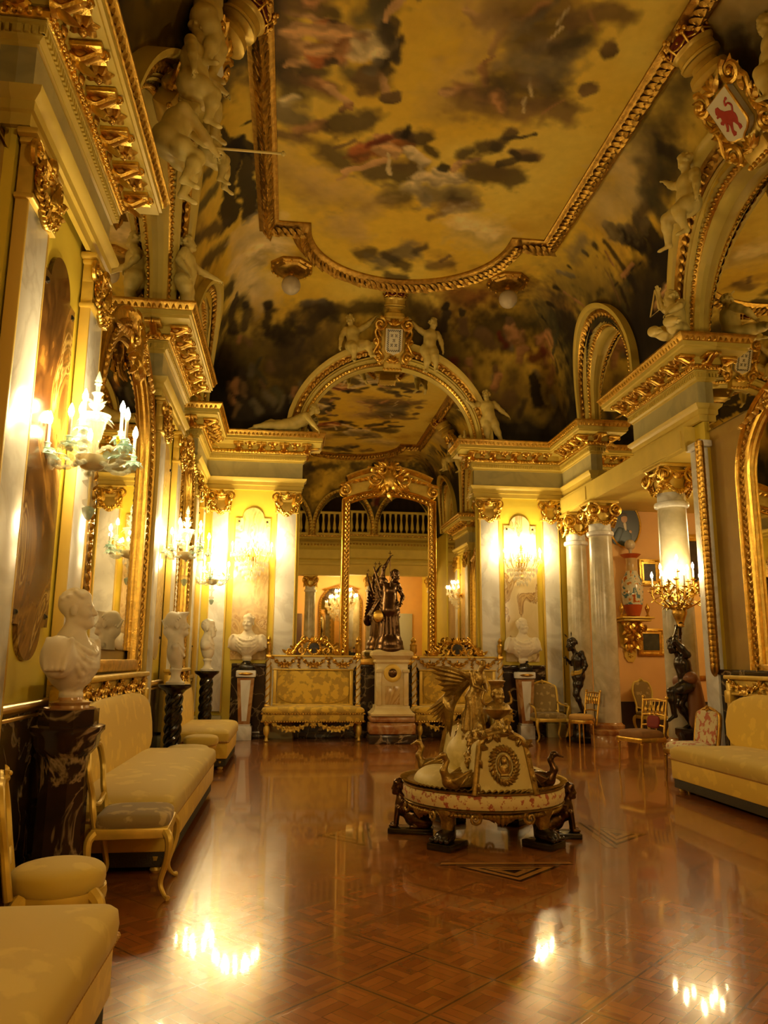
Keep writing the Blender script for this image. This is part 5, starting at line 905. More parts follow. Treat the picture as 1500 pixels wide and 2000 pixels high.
def shield_frame(label, M, lean, kind, sc=.86):
    """gilded scrollwork holding a painted shield; origin at the arch crown"""
    A = M @ RX(lean); root = thing('armorial_shield', label, 'coat of arms', A.translation, 0, 'painted shields over the arches'); root.rotation_euler = A.to_euler(); root.scale = (sc, sc, sc)
    mb = MB(); mb.box((0, .06, .55), (.62, .14, .95), .05); mb.box((0, .02, .02), (.42, .22, .26), .04); mb.box((0, .02, 1.08), (.5, .2, .16), .05)
    mb.lathe([(.20, 1.12), (.26, 1.16), (.24, 1.24), (.17, 1.27), (.16, 1.33), (.25, 1.38)], 20); link('strapwork', mb, GOLD_P, root)
    mb = MB()
    for s in (-1, 1):
        mb.scroll(T(s*.33, -.05, .98) @ SC(s, 1, 1), .15, .045, 1.5, 18); mb.scroll(T(s*.36, -.04, .24) @ SC(s, 1, -1), .13, .04, 1.5, 18); mb.scroll(T(s*.40, 0, .60) @ SC(s, 1, 1), .10, .035, 1.4, 14)
        for i in range(10): mb.leaf(T(s*(.31+.03*math.sin(i*2)), -.05, .10+.10*i) @ RY(s*(.7+.5*math.sin(i*1.7))) @ RX(PI/2), .19, .09, .05)
        mb.tube(spline([(s*.3, -.05, 1.0), (s*.44, -.05, .8), (s*.36, -.06, .55), (s*.46, -.05, .3), (s*.3, -.04, .05)], 5), .03, 7)
    for i in range(7): mb.leaf(T(0, -.10, .10) @ RY((i-3)*.45) @ RX(PI/2), .18, .08, .04)
    for i in range(5): mb.leaf(T(0, -.10, .95) @ RY((i-2)*.5) @ RX(PI/2), .22, .09, .05)
    for i in range(6): mb.ball((-.2+.08*i, -.09, -.06), .035, 8, 6)
    link('gilded_scrolls', mb, GOLD, root)
    if kind: crown(T(0, 0, 1.38), root)
    w, z0, z1 = .20, .30, .88
    sh = [(-w, z1), (w, z1), (w, z0+.1)]+[(w*.9*math.cos(t), z0+.08+.08*math.sin(-t)) for t in (0.3, .8, 1.2)]+[(0, z0-.03)]+[(-w*.9*math.cos(t), z0+.08+.08*math.sin(-t)) for t in (1.2, .8, .3)]+[(-w, z0+.1)]
    mb = MB(); mb.prism(sh[::-1], -.14, -.02); k = link('shield_plate', mb, simple('enamel_white', (.80, .74, .52), .3) if 'enamel_white' not in bpy.data.materials else bpy.data.materials['enamel_white'], root, 0)
    mb = MB(); mb.tube([(x, -.12, z) for x, z in sh+[sh[0]]], .02, 6); link('shield_rim', mb, GOLD, k)
    if kind == 'check':
        mb = MB(); c = .022
        for i in range(13):
            for j in range(2):
                if (i+j) % 2 == 0:
                    mb.box((-.135+i*.0225, -.142, .845-j*c), (c, .006, c)); mb.box((-.135+i*.0225, -.142, .36+j*c), (c, .006, c))
        for i in range(22):
            for j in range(2):
                if (i+j) % 2 == 0:
                    for s in (-1, 1): mb.box((s*(.15-j*c), -.142, .84-i*c), (c, .006, c))
        link('checkered_border', mb, BLACK, k, 0)
        for dx, dz in ((-.05, .72), (.05, .72), (0, .61), (-.05, .50), (.05, .50)):
            mb = MB()
            for qx in (-1, 0, 1):
                for qz in (-1, 0, 1):
                    if (qx+qz) % 2 == 0: mb.box((dx+qx*.018, -.142, dz+qz*.022), (.018, .006, .022))
            link('saltire_mark', mb, BLACK, k, 0)
    if kind == 'lion':
        mb = MB(); P = lambda q: [(x*.0092-.165, .80-y*.0115) for x, y in q]
        mb.prism(P([(6, 3), (9, 1), (13, 2), (14, 6), (18, 11), (24, 14), (29, 17), (31, 22), (30, 27), (27, 31), (29, 35), (28, 38), (23, 38), (24, 33), (22, 28), (20, 26), (17, 29), (14, 33), (16, 37), (13, 39), (9, 38), (10, 33), (13, 27), (12, 22), (9, 20), (5, 21), (2, 18), (3, 16), (7, 16), (8, 13), (6, 11), (3, 11), (2, 9), (5, 8), (4, 6)]), -.146, -.138)
        mb.prism(P([(9, 20), (12, 22), (11, 26), (6, 30), (3, 28), (6, 26)]), -.146, -.138)
        mb.tube(spline([(x, -.142, z) for x, z in P([(29, 18), (33, 13), (30, 8), (25, 8), (27, 4), (31, 3)])], 5), .012, 6)
        mb.ball((P([(31, 3)])[0][0], -.142, P([(31, 3)])[0][1]), (.022, .006, .022), 8, 6)
        link('red_lion', mb, simple('heraldic_red', (.42, .03, .012), .35), k, 0)
    return root
shield_frame('crowned gilt cartouche with the black and white checkered shield on the end arch', T(2.0, 15.50, 7.72), math.radians(20), 'check', .90)
shield_frame('gilt cartouche with a red lion on a white shield, above the colonnade side', T(5.58, 7.80, 7.70) @ RZ(-PI/2), math.radians(31), 'lion', 1.0)
shield_frame('crowned gilt cartouche among cherubs high over the sconce wall', T(-1.56, 8.0, 7.70) @ RZ(PI/2), math.radians(31), 'plain', 1.0)
# ------------------------------------------------------------------ cherubs
CH = 'stucco cherubs on the cornice'
def cherub(J, label, loc, rz, face=(0, -1, 0), s=1.0, hup=(0, 0, 1), extra=None, sc=1.0, hair='curly'):
    P = body(J, s, True, hair, face, hup)
    mb = sculpt(P, .0125, .02)
    o = solo('cherub', mb, PLASTER, label, 'statue', loc, rz, CH, smooth=0); o.data.polygons.foreach_set('use_smooth', [True]*len(o.data.polygons)); o.scale = (sc, sc, sc)
    if extra:
        for nm, e, mt in extra: link(nm, e, mt, o)
    return o
STAND = dict(pelvis=(0, 0, .50), chest=(-.03, 0, .75), head=(-.06, -.03, 1.00), sL=(.11, 0, .84), sR=(-.17, 0, .83), eL=(.24, -.02, .70), hL=(.37, -.06, .58), eR=(-.32, -.04, .76), hR=(-.46, -.07, .84),
             pL=(.075, 0, .46), kL=(.14, -.05, .27), aL=(.24, .0, .07), tL=(.5, -1, 0), pR=(-.075, 0, .46), kR=(-.05, -.04, .26), aR=(-.04, 0, .07), tR=(-.1, -1, 0))
cherub(STAND, 'standing cherub with arms spread on the cornice where the end arch meets it', (4.16, 15.66, 6.18), 0, (-.4, -1, .1), sc=1.05)
SIT = dict(pelvis=(0, 0, .0), chest=(-.03, -.02, .26), head=(-.08, -.06, .51), sL=(.11, 0, .34), sR=(-.17, 0, .33), eL=(.26, -.05, .42), hL=(.38, -.08, .55), eR=(-.24, -.03, .17), hR=(-.27, -.06, -.02),
           pL=(.08, -.03, -.02), kL=(.24, -.20, -.02), aL=(.34, -.20, -.24), tL=(.6, -1, -.2), pR=(-.07, -.03, -.02), kR=(-.02, -.22, -.10), aR=(.0, -.18, -.34), tR=(0, -1, -.3))
cherub(SIT, 'seated cherub raising a hand to the checkered shield from the helmet-wall side', (1.16, 15.37, 8.10), 0, (-.5, -1, 0), sc=1.08)
SIT2 = {k: ((-v[0], v[1], v[2])) for k, v in SIT.items()}
SIT2 = {(k[0]+('R' if k[1] == 'L' else 'L') if k[-1] in 'LR' and len(k) == 2 else k): v for k, v in SIT2.items()}
SIT2.update(kR=(-.04, -.10, -.22), aR=(-.06, -.05, -.46), kL=(.10, -.14, -.20), aL=(.13, -.08, -.44))
cherub(SIT2, 'cherub leaning away beside the checkered shield, on the colonnade side', (2.78, 15.36, 8.12), 0, (.6, -1, -.3), sc=1.08)
RECL = dict(pelvis=(-.05, 0, .14), chest=(.22, -.02, .26), head=(.46, -.06, .46), sL=(.30, .08, .36), sR=(.28, -.14, .32), eL=(.42, .12, .20), hL=(.46, .02, .05), eR=(.40, -.18, .17), hR=(.50, -.20, .05),
            pL=(-.10, .06, .13), kL=(-.38, .06, .20), aL=(-.62, .02, .08), tL=(-1, -.2, -.2), pR=(-.10, -.06, .11), kR=(-.40, -.10, .10), aR=(-.68, -.10, .06), tR=(-1, 0, -.1))
mbw = MB(); mbw.tube(spline([(0, .1, .25), (-.05, .14, .42), (.0, .16, .62)], 5), [.02, .018, .016, .014, .012, .01, .008, .008, .008, .006, .004], 6)
cherub(RECL, 'cherub lying on its stomach along the cornice at the foot of the end arch', (-.12, 15.62, 6.20), 0, (.6, -.6, .3), sc=1.08, hup=(-.3, 0, 1), extra=[('bow', mbw, PLASTER)])
# sconce wall: wall frame turned by +90 degrees (x runs away from the camera, -y into the room)
ARCHER = dict(pelvis=(0, 0, .55), chest=(.10, -.08, .80), head=(.16, -.18, 1.05), sL=(.20, -.04, .90), sR=(.0, -.14, .88), eL=(.28, -.26, .78), hL=(.30, -.42, .70), eR=(.14, -.30, .74), hR=(.27, -.40, .66),
              pL=(.08, -.03, .50), kL=(.30, -.22, .46), aL=(.26, -.14, .18), tL=(.2, -1, -.2), pR=(-.06, -.05, .50), kR=(-.06, -.30, .34), aR=(-.16, -.22, .06), tR=(0, -1, -.25))
rod = MB(); rod.tube([(.27, -.36, .69), (.31, -1.05, .72)], .012, 6); rod.ball((.31, -1.05, .72), .025, 6, 5)
cherub(ARCHER, 'cherub stepping off the nearest cornice block holding out a thin rod', (-1.48, 7.55, 6.35), PI/2, (.35, -1, -.2), sc=1.18, extra=[('rod', rod, PLASTER)])
ST2 = dict(STAND); ST2.update(eL=(.18, -.16, .74), hL=(.24, -.40, .66), eR=(-.24, .06, .66), hR=(-.24, -.06, .50))
cherub(ST2, 'standing cherub on the middle cornice block holding one arm out', (-1.60, 10.15, 6.2), PI/2, (.2, -1, .2), sc=1.02)
K1 = dict(SIT); K1.update(eL=(.22, -.12, .28), hL=(.30, -.26, .22))
cherub(K1, 'curly cherub leaning out above the rod-holding one', (-1.26, 7.60, 7.72), PI/2, (.4, -1, -.4), sc=1.15)
cherub(SIT2, 'topmost cherub among the scrolls beside the crown on the sconce wall', (-1.15, 7.55, 8.5), PI/2, (0, -1, -.4), sc=1.2)
cherub(SIT, 'half hidden cherub beyond the crowned cartouche on the sconce wall', (-1.25, 9.15, 8.0), PI/2, (.2, -1, -.3), sc=1.0)
# colonnade side: wall frame turned by -90 degrees (x runs towards the camera)
SEAT = dict(pelvis=(0, 0, .12), chest=(-.04, -.02, .40), head=(-.10, -.05, .66), sL=(.10, .0, .50), sR=(-.17, -.02, .49), eL=(.24, -.10, .38), hL=(.20, -.24, .30), eR=(-.28, -.10, .62), hR=(-.22, -.16, .80),
            pL=(.08, -.05, .10), kL=(.24, -.28, .14), aL=(.46, -.26, .08), tL=(1, -.4, -.2), pR=(-.07, -.05, .10), kR=(-.14, -.32, .16), aR=(.10, -.36, .08), tR=(1, -.2, -.2))
tri = MB(); tri.tube([(-.24, -.2, .85), (-.42, -.2, .52), (-.12, -.2, .50), (-.24, -.2, .85)], .012, 6)
cherub(SEAT, 'seated cherub with a triangle on the cornice above the candelabrum', (5.55, 10.0, 6.19), -PI/2, (-.3, -1, 0), sc=1.05, extra=[('triangle', tri, PLASTER)])
S3 = dict(SIT2); S3.update(kR=(-.24, -.18, -.06), aR=(-.42, -.08, -.30), kL=(.06, -.2, -.12), aL=(.08, -.12, -.38))
cherub(S3, 'cherub climbing the arch just below the red lion shield', (5.26, 8.98, 7.70), -PI/2, (-.3, -1, -.4), sc=1.12)
cherub(SIT, 'cherub at the picture edge beyond the red lion shield', (5.30, 6.95, 8.15), -PI/2, (-.3, -1, -.4), sc=1.15)

# ================================================================== LIGHT FITTINGS
def flame(mb, x, y, z, s=1.0, M=None): mb.lathe([(.004*s, 0), (.013*s, .008*s), (.019*s, .03*s), (.017*s, .05*s), (.008*s, .075*s), (.002*s, .088*s)], 10, (M or Matrix()) @ T(x, y, z))
def candle_arm(root, pts, ra, mat, cupmat, frill, cs=1.0, bulb=None, leafy=False):
    """one arm of a fitting: arm > cup, candle, bulb"""
    P = spline(pts, 6); mb = MB(); mb.tube(P, ra, 7)
    if frill:
        for i in range(4, len(P)-2, 3): mb.ball(P[i], (ra*1.9, ra*1.9, ra*1.2), 8, 5)
    if leafy:
        for i in range(3, len(P)-1, 3):
            for s in (-1, 1): mb.leaf(T(*P[i]) @ RZ(i*1.3+s) @ RX(.5*s), .09, .045, .015)
    a = link('arm', mb, mat, root); e = P[-1]; mb = MB()
    if frill:
        mb.lathe([(.012, -.01), (.045*cs, .0), (.06*cs, .015), (.05*cs, .02), (.02, .012), (.02, .05), (.03*cs, .06), (.018, .07)], 14, T(*e))
        for i in range(8): mb.leaf(T(*e) @ RZ(i*PI/4) @ T(0, .03*cs, .005) @ RX(-.35), .06*cs, .045*cs, .012, -.02)
    else: mb.lathe([(.008, -.015), (.03*cs, 0), (.036*cs, .008), (.012, .012), (.012, .03), (.016, .035)], 12, T(*e))
    link('drip_cup', mb, cupmat, a)
    mb = MB(); z0 = .06 if frill else .03; hc = .15*cs if frill else .11*cs
    mb.lathe([(.0125, z0), (.0125, z0+hc), (.008, z0+hc+.004)], 10, T(*e)); link('candle', mb, CANDLE, a)
    mb = MB(); flame(mb, e[0], e[1], e[2]+z0+hc, 1.15 if frill else 1.05); link('bulb', mb, bulb or BULB_GLASS, a, 180)
def glass_sconce(label, M, phase=0.0):
    root = thing('wall_sconce', label, 'wall lamp', M.translation, M.to_euler().z, 'aqua glass sconces on the sconce wall')
    c = Vector((0, -.34, 3.0))
    mb = MB(); mb.lathe([(.07, 0), (.075, .015), (.05, .03), (.03, .05)], 16, T(0, -.035, 3.0) @ RX(PI/2)); mb.tube(spline([(0, -.05, 3.0), (0, -.14, 2.965), (0, -.24, 2.985), c], 5), .016, 8)
    for i in range(3): mb.ball((0, -.1-.06*i, 2.985), (.03, .018, .03), 10, 6)
    link('bracket', mb, CLEAR, root)
    mb = MB(); mb.lathe([(.03, -.07), (.08, -.05), (.115, 0), (.125, .035), (.11, .04), (.085, .02), (.02, .01)], 24, T(*c)); k = link('bowl', mb, simple('frosted_bowl_glass', (.62, .52, .30), .4) if 'frosted_bowl_glass' not in bpy.data.materials else bpy.data.materials['frosted_bowl_glass'], root)
    mb = MB(); mb.lathe([(.03, .03), (.05, .08), (.035, .13), (.055, .2), (.08, .3), (.10, .36), (.07, .37), (.03, .36), (.02, .4), (.05, .43), (.06, .45), (.02, .47), (.03, .52), (.045, .54), (.015, .56), (.02, .6), (.012, .62), (.03, .64), (.004, .72)], 16, T(*c))
    for i in range(10): mb.leaf(T(*c) @ RZ(i*PI/5) @ T(0, .05, .35) @ RX(-.2), .10, .055, .015, -.04)
    for i in range(8): mb.leaf(T(*c) @ RZ(i*PI/4) @ T(0, .03, .46) @ RX(.3), .05, .035, .01, .01)
    link('finial_tower', mb, CLEAR, root); link('aqua_frills', MB().lathe([(.055, .355), (.105, .35), (.112, .365), (.10, .37), (.06, .362)], 20, T(*c)).lathe([(.005, .60), (.03, .615), (.012, .63), (.022, .66), (.003, .72)], 10, T(*c)), AQUA, root)
    mb = MB(); mb.lathe([(.003, -.42), (.02, -.41), (.03, -.38), (.012, -.36), (.045, -.33), (.05, -.30), (.015, -.285), (.02, -.2), (.05, -.17), (.06, -.155), (.02, -.14), (.03, -.1), (.03, -.06)], 16, T(*c)); link('pendant', mb, CLEAR, root)
    mb = MB(); mb.lathe([(.003, -.45), (.02, -.44), (.042, -.40), (.048, -.36), (.02, -.345)], 14, T(*c)); link('pendant_tip', mb, AQUA, root)
    for i in range(5):
        a = phase+2*PI*i/5; d = Vector((math.cos(a), math.sin(a), 0))
        candle_arm(root, [c+d*.06+Vector((0, 0, .02)), c+d*.16+Vector((0, 0, -.05)), c+d*.27+Vector((0, 0, -.04)), c+d*.33+Vector((0, 0, .04+.03*(i % 2)))], .017, CLEAR, AQUA, True)
        mb = MB()
        for s in (-1, 1):
            for q in range(2): mb.leaf(T(*(c+d*(.16+.08*q))) @ RZ(a-PI/2+s*.8) @ RX(.6), .13, .07, .02, -.05)
        link('glass_leaves', mb, AQUA if i % 2 else CLEAR, root)
    for i in range(3):
        a = phase+.5+2*PI*i/3; d = Vector((math.cos(a), math.sin(a), 0))
        candle_arm(root, [c+d*.04+Vector((0, 0, .08)), c+d*.10+Vector((0, 0, .13)), c+d*.16+Vector((0, 0, .12)), c+d*.19+Vector((0, 0, .20))], .014, CLEAR, AQUA, True)
    mb = MB()
    for i in range(2): mb.rosette(T(*c) @ T(.13*(1 if i else -1), -.2, .14), .04, 6, .015)
    link('yellow_flower', mb, simple('yellow_glass', (.75, .55, .04), .2) if 'yellow_glass' not in bpy.data.materials else bpy.data.materials['yellow_glass'], root)
glass_sconce('nearest aqua blown-glass wall sconce, in front of the tall brown onyx slab', ML(5.86) @ T(0, -.085, 0), .35)
glass_sconce('middle aqua blown-glass wall sconce, just beyond the large gilt mirror', ML(11.23) @ T(0, -.085, 0), .1)
glass_sconce('smallest aqua blown-glass wall sconce, in the far corner over the bearded bust', ML(15.12) @ T(0, -.085, 0), .6)
def drops(mb, x, y, z, s):
    mb.lathe([(.001, 0), (.010*s, -.012*s), (.012*s, -.03*s), (.001, -.075*s)], 5, T(x, y, z)); mb.ball((x, y, z+.012*s), .006*s, 5, 4)
def crystal_fitting(root, c, full, R=.36, n1=7, n2=5, sc=1.0, bulb=None):
    r = random.Random(3); dr = MB(); st = MB()
    span = 2*PI if full else PI*1.02
    st.lathe([(.01, -.40), (.03, -.38), (.05, -.34), (.02, -.30), (.03, -.2), (.06, -.12), (.09, -.05), (.04, 0), (.03, .12), (.05, .18), (.02, .24), (.035, .28), (.004, .36)], 14, T(*c) @ SC(sc)); link('stem', st, GOLD, root)
    for tier, (n, rad, z) in enumerate(((n1, R, .02), (n2, R*.58, .20))):
        for i in range(n):
            a = (PI+(i+.5)/n*span-.01) if not full else 2*PI*i/n+tier*.3
            d = Vector((math.cos(a), math.sin(a), 0)); pts = [c+(d*.04+Vector((0, 0, z-.18)))*sc, c+(d*rad*.45+Vector((0, 0, z-.24)))*sc, c+(d*rad*.85+Vector((0, 0, z-.15)))*sc, c+(d*rad+Vector((0, 0, z)))*sc]
            candle_arm(root, pts, .008*sc, GOLD, CRYSTAL, False, 1.0, bulb or BULB_CRYSTAL)
            e = pts[-1]
            for q in range(6):
                t = 2*PI*q/6; drops(dr, e.x+.03*math.cos(t), e.y+.03*math.sin(t), e.z-.01, sc*1.1)
            for q in range(3):
                p = pts[1].lerp(pts[3], q/3); drops(dr, p.x, p.y, p.z-.01, sc*1.2)
    for ring in range(4):
        rad = (R*.8-.07*ring)*sc; zz = -.16-.09*ring; n = 26-5*ring
        for i in range(n):
            a = (PI+(i+.5)/n*span) if not full else 2*PI*i/n
            drops(dr, c.x+rad*math.cos(a), c.y+rad*math.sin(a), c.z+zz*sc+r.uniform(-.02, .02), sc*1.5)
    k = link('crystal_drops', dr, CRYSTAL, root, 0); k['kind'] = 'stuff'
    mb = MB()
    for i in range(n1):
        a = (PI+(i+1)/(n1+1)*span) if not full else 2*PI*i/n1
        mb.tube(spline([c+Vector((math.cos(a)*.05, math.sin(a)*.05, .16))*sc, c+Vector((math.cos(a)*R*.6, math.sin(a)*R*.6, -.02))*sc, c+Vector((math.cos(a)*R*.95, math.sin(a)*R*.95, -.02))*sc], 8), .008*sc, 5)
    link('bead_chains', mb, CRYSTAL, root)
def crystal_sconce(label, M):
    root = thing('crystal_sconce', label, 'wall lamp', M.translation, M.to_euler().z, 'crystal sconces with gilt arms')
    mb = MB(); mb.lathe([(.09, 0), (.10, .02), (.05, .05)], 16, T(0, -.035, 3.55) @ RX(PI/2)); mb.tube([(0, -.05, 3.55), (0, -.2, 3.52)], .02, 8); link('back_plate', mb, GOLD, root)
    crystal_fitting(root, Vector((0, -.16, 3.62)), False, .40, 7, 5)
crystal_sconce('blazing crystal sconce above the toga bust on the end wall, nearer the glass sconces', MB0 @ T(-.82, 0, 0))
crystal_sconce('blazing crystal sconce above the bust beside the tapestry armchair', MB0 @ T(4.83, 0, 0))
crystal_sconce('crystal sconce seen only in the mirrors, on the entrance pier', MR(5.86) @ T(0, -.085, 0))
root = thing('chandelier', 'crystal chandelier of the vestibule, seen reflected in the big wall mirror', 'chandelier', (2.2, -.9, 5.0))
mb = MB(); mb.tube([(0, 0, 0), (0, 0, -.9)], .015, 6); mb.lathe([(.1, 0), (.08, -.05), (.02, -.08)][::-1], 14); link('chain', mb, GOLD, root)
crystal_fitting(root, Vector((0, 0, -1.35)), True, .42, 12, 7, 1.35, BULB_CHAND); 
lamp('gallery_fill_light', None, (8.6, 12.6, 4.3), 110, .3)  # added light to brighten the side gallery, hung in an invented glass lamp
root_gl = thing('added_gallery_lamp', 'glass ceiling lantern of the side gallery, hidden by the columns', 'ceiling lamp', (8.6, 12.6, 4.85)); link('shade', MB().lathe([(.02, -.62), (.14, -.5), (.16, -.4), (.05, -.36), (.03, 0)], 16), CLEAR, root_gl)
bpy.data.objects['gallery_fill_light'].parent = root_gl; bpy.data.objects['gallery_fill_light'].location = (0, 0, -.85)
# ================================================================== GILT MIRRORS
def gilt_mirror(label, M, w, z0, zs, rise, post=.19, crest=.55, panel=True, glass_label=None):
    """outer width w, foot z0, springing of the arched head zs; wall frame"""
    root = thing('gilt_mirror', label, 'mirror', M.translation, M.to_euler().z, 'tall gilt-framed mirrors'); h = w/2; gi = h-post; n = 24
    R = (gi*gi+rise*rise)/(2*rise) if rise < gi else None
    def head(off):
        if R is None: return [((gi+off)*math.cos(PI-PI*i/n), zs+(rise+off)*math.sin(PI*i/n)) for i in range(n+1)]
        t0 = math.asin(gi/R); return [((R+off)*math.sin(-t0+2*t0*i/n), zs+rise-R+(R+off)*math.cos(-t0+2*t0*i/n)) for i in range(n+1)]
    gl = [(-gi-.02, z0+post*.6)]+head(.02)+[(gi+.02, z0+post*.6)]
    mb = MB(); mb.prism(gl[::-1], -.03, -.02); link('glass', mb, MIRROR, root, 0)
    path = [(-gi, z0)]+head(0)+[(gi, z0)]
    mb = sweep_front(MB(), path, [(0, .02), (.0, .05), (-.03, .07), (-.05, .06), (-.06, .10), (-.09, .115), (-post+.05, .10), (-post+.03, .08), (-post+.01, .13), (-post, .12), (-post, 0)])
    mb.box((0, -.06, z0+.06), (w, .12, .13), .015); link('frame', mb, GOLD, root)
    mb = MB(); Q = [Vector(p) for p in sweep_mid(path, -post*.5)]; acc = 0; nxt = .04
    for i in range(len(Q)-1):
        d = Q[i+1]-Q[i]; L = d.length; t = math.atan2(d.y, d.x)
        while nxt < acc+L:
            p = Q[i]+d*((nxt-acc)/L); mb.leaf(T(p.x, -.115, p.y) @ RY(-t) @ RX(PI/2) @ RZ(-PI/2+.5) , .10, .05, .025); mb.leaf(T(p.x, -.115, p.y) @ RY(-t) @ RX(PI/2) @ RZ(-PI/2-.5), .10, .05, .025); mb.ball((p.x, -.125, p.y), .016, 6, 4); nxt += .095
        acc += L
    link('leaf_carving', mb, GOLD_D, root)
    top = zs+rise
    if panel:
        hd = head(post); pz = [(x, z) for x, z in hd]; up = [(x*1.0, z+.34+.06*math.cos(x/h*1.5)) for x, z in pz]
        poly = pz+up[::-1]; mb = MB(); mb.prism(poly, -.07, -.0); link('head_panel', mb, GOLD_P, root, 0)
        mb = sweep_front(MB(), up, [(.0, .0), (.0, .09), (-.04, .13), (-.07, .17), (-.10, .17), (-.10, 0)])
        for s in (-1, 1): mb.scroll(T(s*(h-.05), -.10, zs+.32) @ SC(s, 1, 1), .13, .035, 1.4, 16)
        link('cornice', mb, GOLD, root); top += post+.22
    mb = MB(); r = random.Random(4)
    for i in range(40):
        a = r.uniform(0, 2*PI); q = r.uniform(.05, 1)**.6*crest*.55
        mb.leaf(T(q*math.cos(a), -.12-.05*(1-q/crest), top+q*math.sin(a)*.8) @ RY(PI/2-a+r.uniform(-.5, .5)) @ RX(PI/2-.2), .16*crest/.5, .075*crest/.5, .05)
    for s in (-1, 1):
        mb.scroll(T(s*crest*.5, -.13, top) @ SC(s, 1, 1), .13*crest/.5, .03, 1.5, 16); mb.scroll(T(s*crest*.28, -.14, top+crest*.32) @ SC(s, 1, 1), .10*crest/.5, .028, 1.5, 16)
        for i in range(6): mb.leaf(T(s*(crest*.55+.11*i), -.13, top-.02-.02*i) @ RY(s*(1.2+.12*i)) @ RX(PI/2), .17, .08, .04)
    mb.ball((0, -.14, top), (.11*crest/.5, .05, .15*crest/.5), 14, 10); link('crest', mb, GOLD, root)
    return root
def sweep_mid(path, off):
    out = []; P = [Vector(p) for p in path]
    for i in range(len(P)):
        nn = []
        if i: d = (P[i]-P[i-1]).normalized(); nn.append(Vector((d.y, -d.x)))
        if i < len(P)-1: d = (P[i+1]-P[i]).normalized(); nn.append(Vector((d.y, -d.x)))
        q = nn[0] if len(nn) == 1 else (nn[0]+nn[1]).normalized(); out.append((P[i].x+q.x*off, P[i].y+q.y*off))
    return out
tg = gilt_mirror('tall gilt mirror with a crested head behind the bronze statue, its top bowed', T(XC, YB-.075, 0), 2.0, 1.44, 4.74, .17, .185, .66)
for c_ in kids(tg):
    if c_.name.startswith('glass'): c_.rotation_euler = (math.radians(.58), 0, 0)
gilt_mirror('large gilt mirror above the nearest long bench on the sconce wall', ML(8.53) @ T(0, -.0, 0), 3.05, 1.40, 4.05, .95, .38, .62, False)
gilt_mirror('narrow gilt mirror near the far corner of the sconce wall', ML(13.25) @ T(0, -.0, 0), 1.86, 1.40, 4.35, .68, .26, .5, False)
gilt_mirror('gilt mirror at the picture edge above the cut-off bench', MR(8.22) @ T(0, -.0, 0), 2.30, 1.40, 3.95, .80, .30, .5, False)

# ================================================================== SEATING
def pillow(mb, c, d, e=.28, M=None, n=28, m=14): return mb.ball(c, (d[0]/2, d[1]/2, d[2]/2), n, m, M, e1=.6, e2=e)
def cord(mb, pts, r=.013, step=.035):
    P = [Vector(p) for p in pts]
    for i in range(len(P)-1):
        n = max(1, int((P[i+1]-P[i]).length/step))
        for k in range(n):
            p = P[i].lerp(P[i+1], (k+.5)/n); mb.ball(p, (r*1.15, r*1.15, r), 6, 4)
    return mb
def festoon(mb, x0, x1, y, z, sag, s=.03, n=13):
    for i in range(n):
        u = -1+2*i/(n-1); x = (x0+x1)/2+u*(x1-x0)/2; zz = z-sag*(1-u*u); q = s*(1+.5*(1-abs(u)))
        mb.ball((x, y, zz), (q, q*.7, q), 6, 5)
        for k in (-1, 1): mb.leaf(T(x, y-q*.4, zz) @ RY(u*1.1+k*.7+(PI if i % 2 else 0)) @ RX(PI/2+.4), q*2.2, q*1.5, .012)
def long_bench(label, M, L, seatmat=None):
    """wall frame: x 0..L along the wall, back against y = 0"""
    root = thing('long_bench', label, 'bench', M.translation, M.to_euler().z, 'long damask benches along the walls')
    D = .98; cx = L/2
    mb = MB(); mb.box((cx, -D/2-.06, .27), (L-.06, D-.12, .24), .02)
    link('seat_front', mb, DAMASK, root)
    mb = MB(); mb.box((cx, -D/2-.06, .10), (L-.10, D-.16, .11), .01); link('fringe_skirt', mb, FRINGE, root)
    mb = MB(); pillow(mb, (cx, -D/2-.04, .445), (L+.02, D-.02, .27), .10, n=64, m=16); link('seat_cushion', mb, DAMASK_S, root)
    y = -D-.005; mb = cord(MB(), [(.0, -.2, .385), (.0, y, .385), (L, y, .385), (L, -.2, .385)], .016, .03); link('seat_cord', mb, ROPE, root)
    mb = MB(); tl = T(cx, -.20, .82) @ RX(math.radians(-7)); pillow(mb, (0, 0, 0), (L-.16, .14, .74), .12, tl, n=40, m=12); link('backrest', mb, DAMASK, root)
    mb = MB()
    for s in (-1, 1): mb.box((cx+s*(L/2-.04), -.11, .70), (.10, .12, 1.22), .02); mb.box((cx+s*(L/2-.04), -.12, 1.12), (.13, .14, .16), .02)
    mb.box((cx, -.11, 1.36), (L+.08, .14, .05), .015); mb.box((cx, -.11, 1.16), (L, .11, .035), .01); mb.box((cx, -.09, 1.26), (L, .05, .18), .0)
    f = link('back_frame', mb, GOLD_P, root)
    mb = MB(); n = max(2, round(L/.62))
    for i in range(n):
        a = .06+i*(L-.12)/n; b = .06+(i+1)*(L-.12)/n; festoon(mb, a, b, -.135, 1.31, .10, .026); mb.rosette(T(a, -.15, 1.30), .05, 6)
        for q in range(4): mb.leaf(T(a, -.14, 1.27-.04*q) @ RY(PI+(q % 2-.5)*.8) @ RX(PI/2+.3), .07, .045, .02)
    link('garland', mb, GOLD, f)
    for x in (.10, L-.10):
        for yy in (-.16, -D+.10):
            mb = MB(); mb.lathe([(.03, 0), (.045, .02), (.03, .05), (.05, .08), (.055, .12)], 14, T(x, yy, 0)); link('leg', mb, GOLD_P, root)
    return root
long_bench('long yellow damask bench beside the toga bust under the large gilt mirror', ML(6.1) @ T(0, -.14, 0), 3.4)
long_bench('short damask bench between the two black twisted pedestals', ML(11.45) @ T(0, -.14, 0), 1.95)
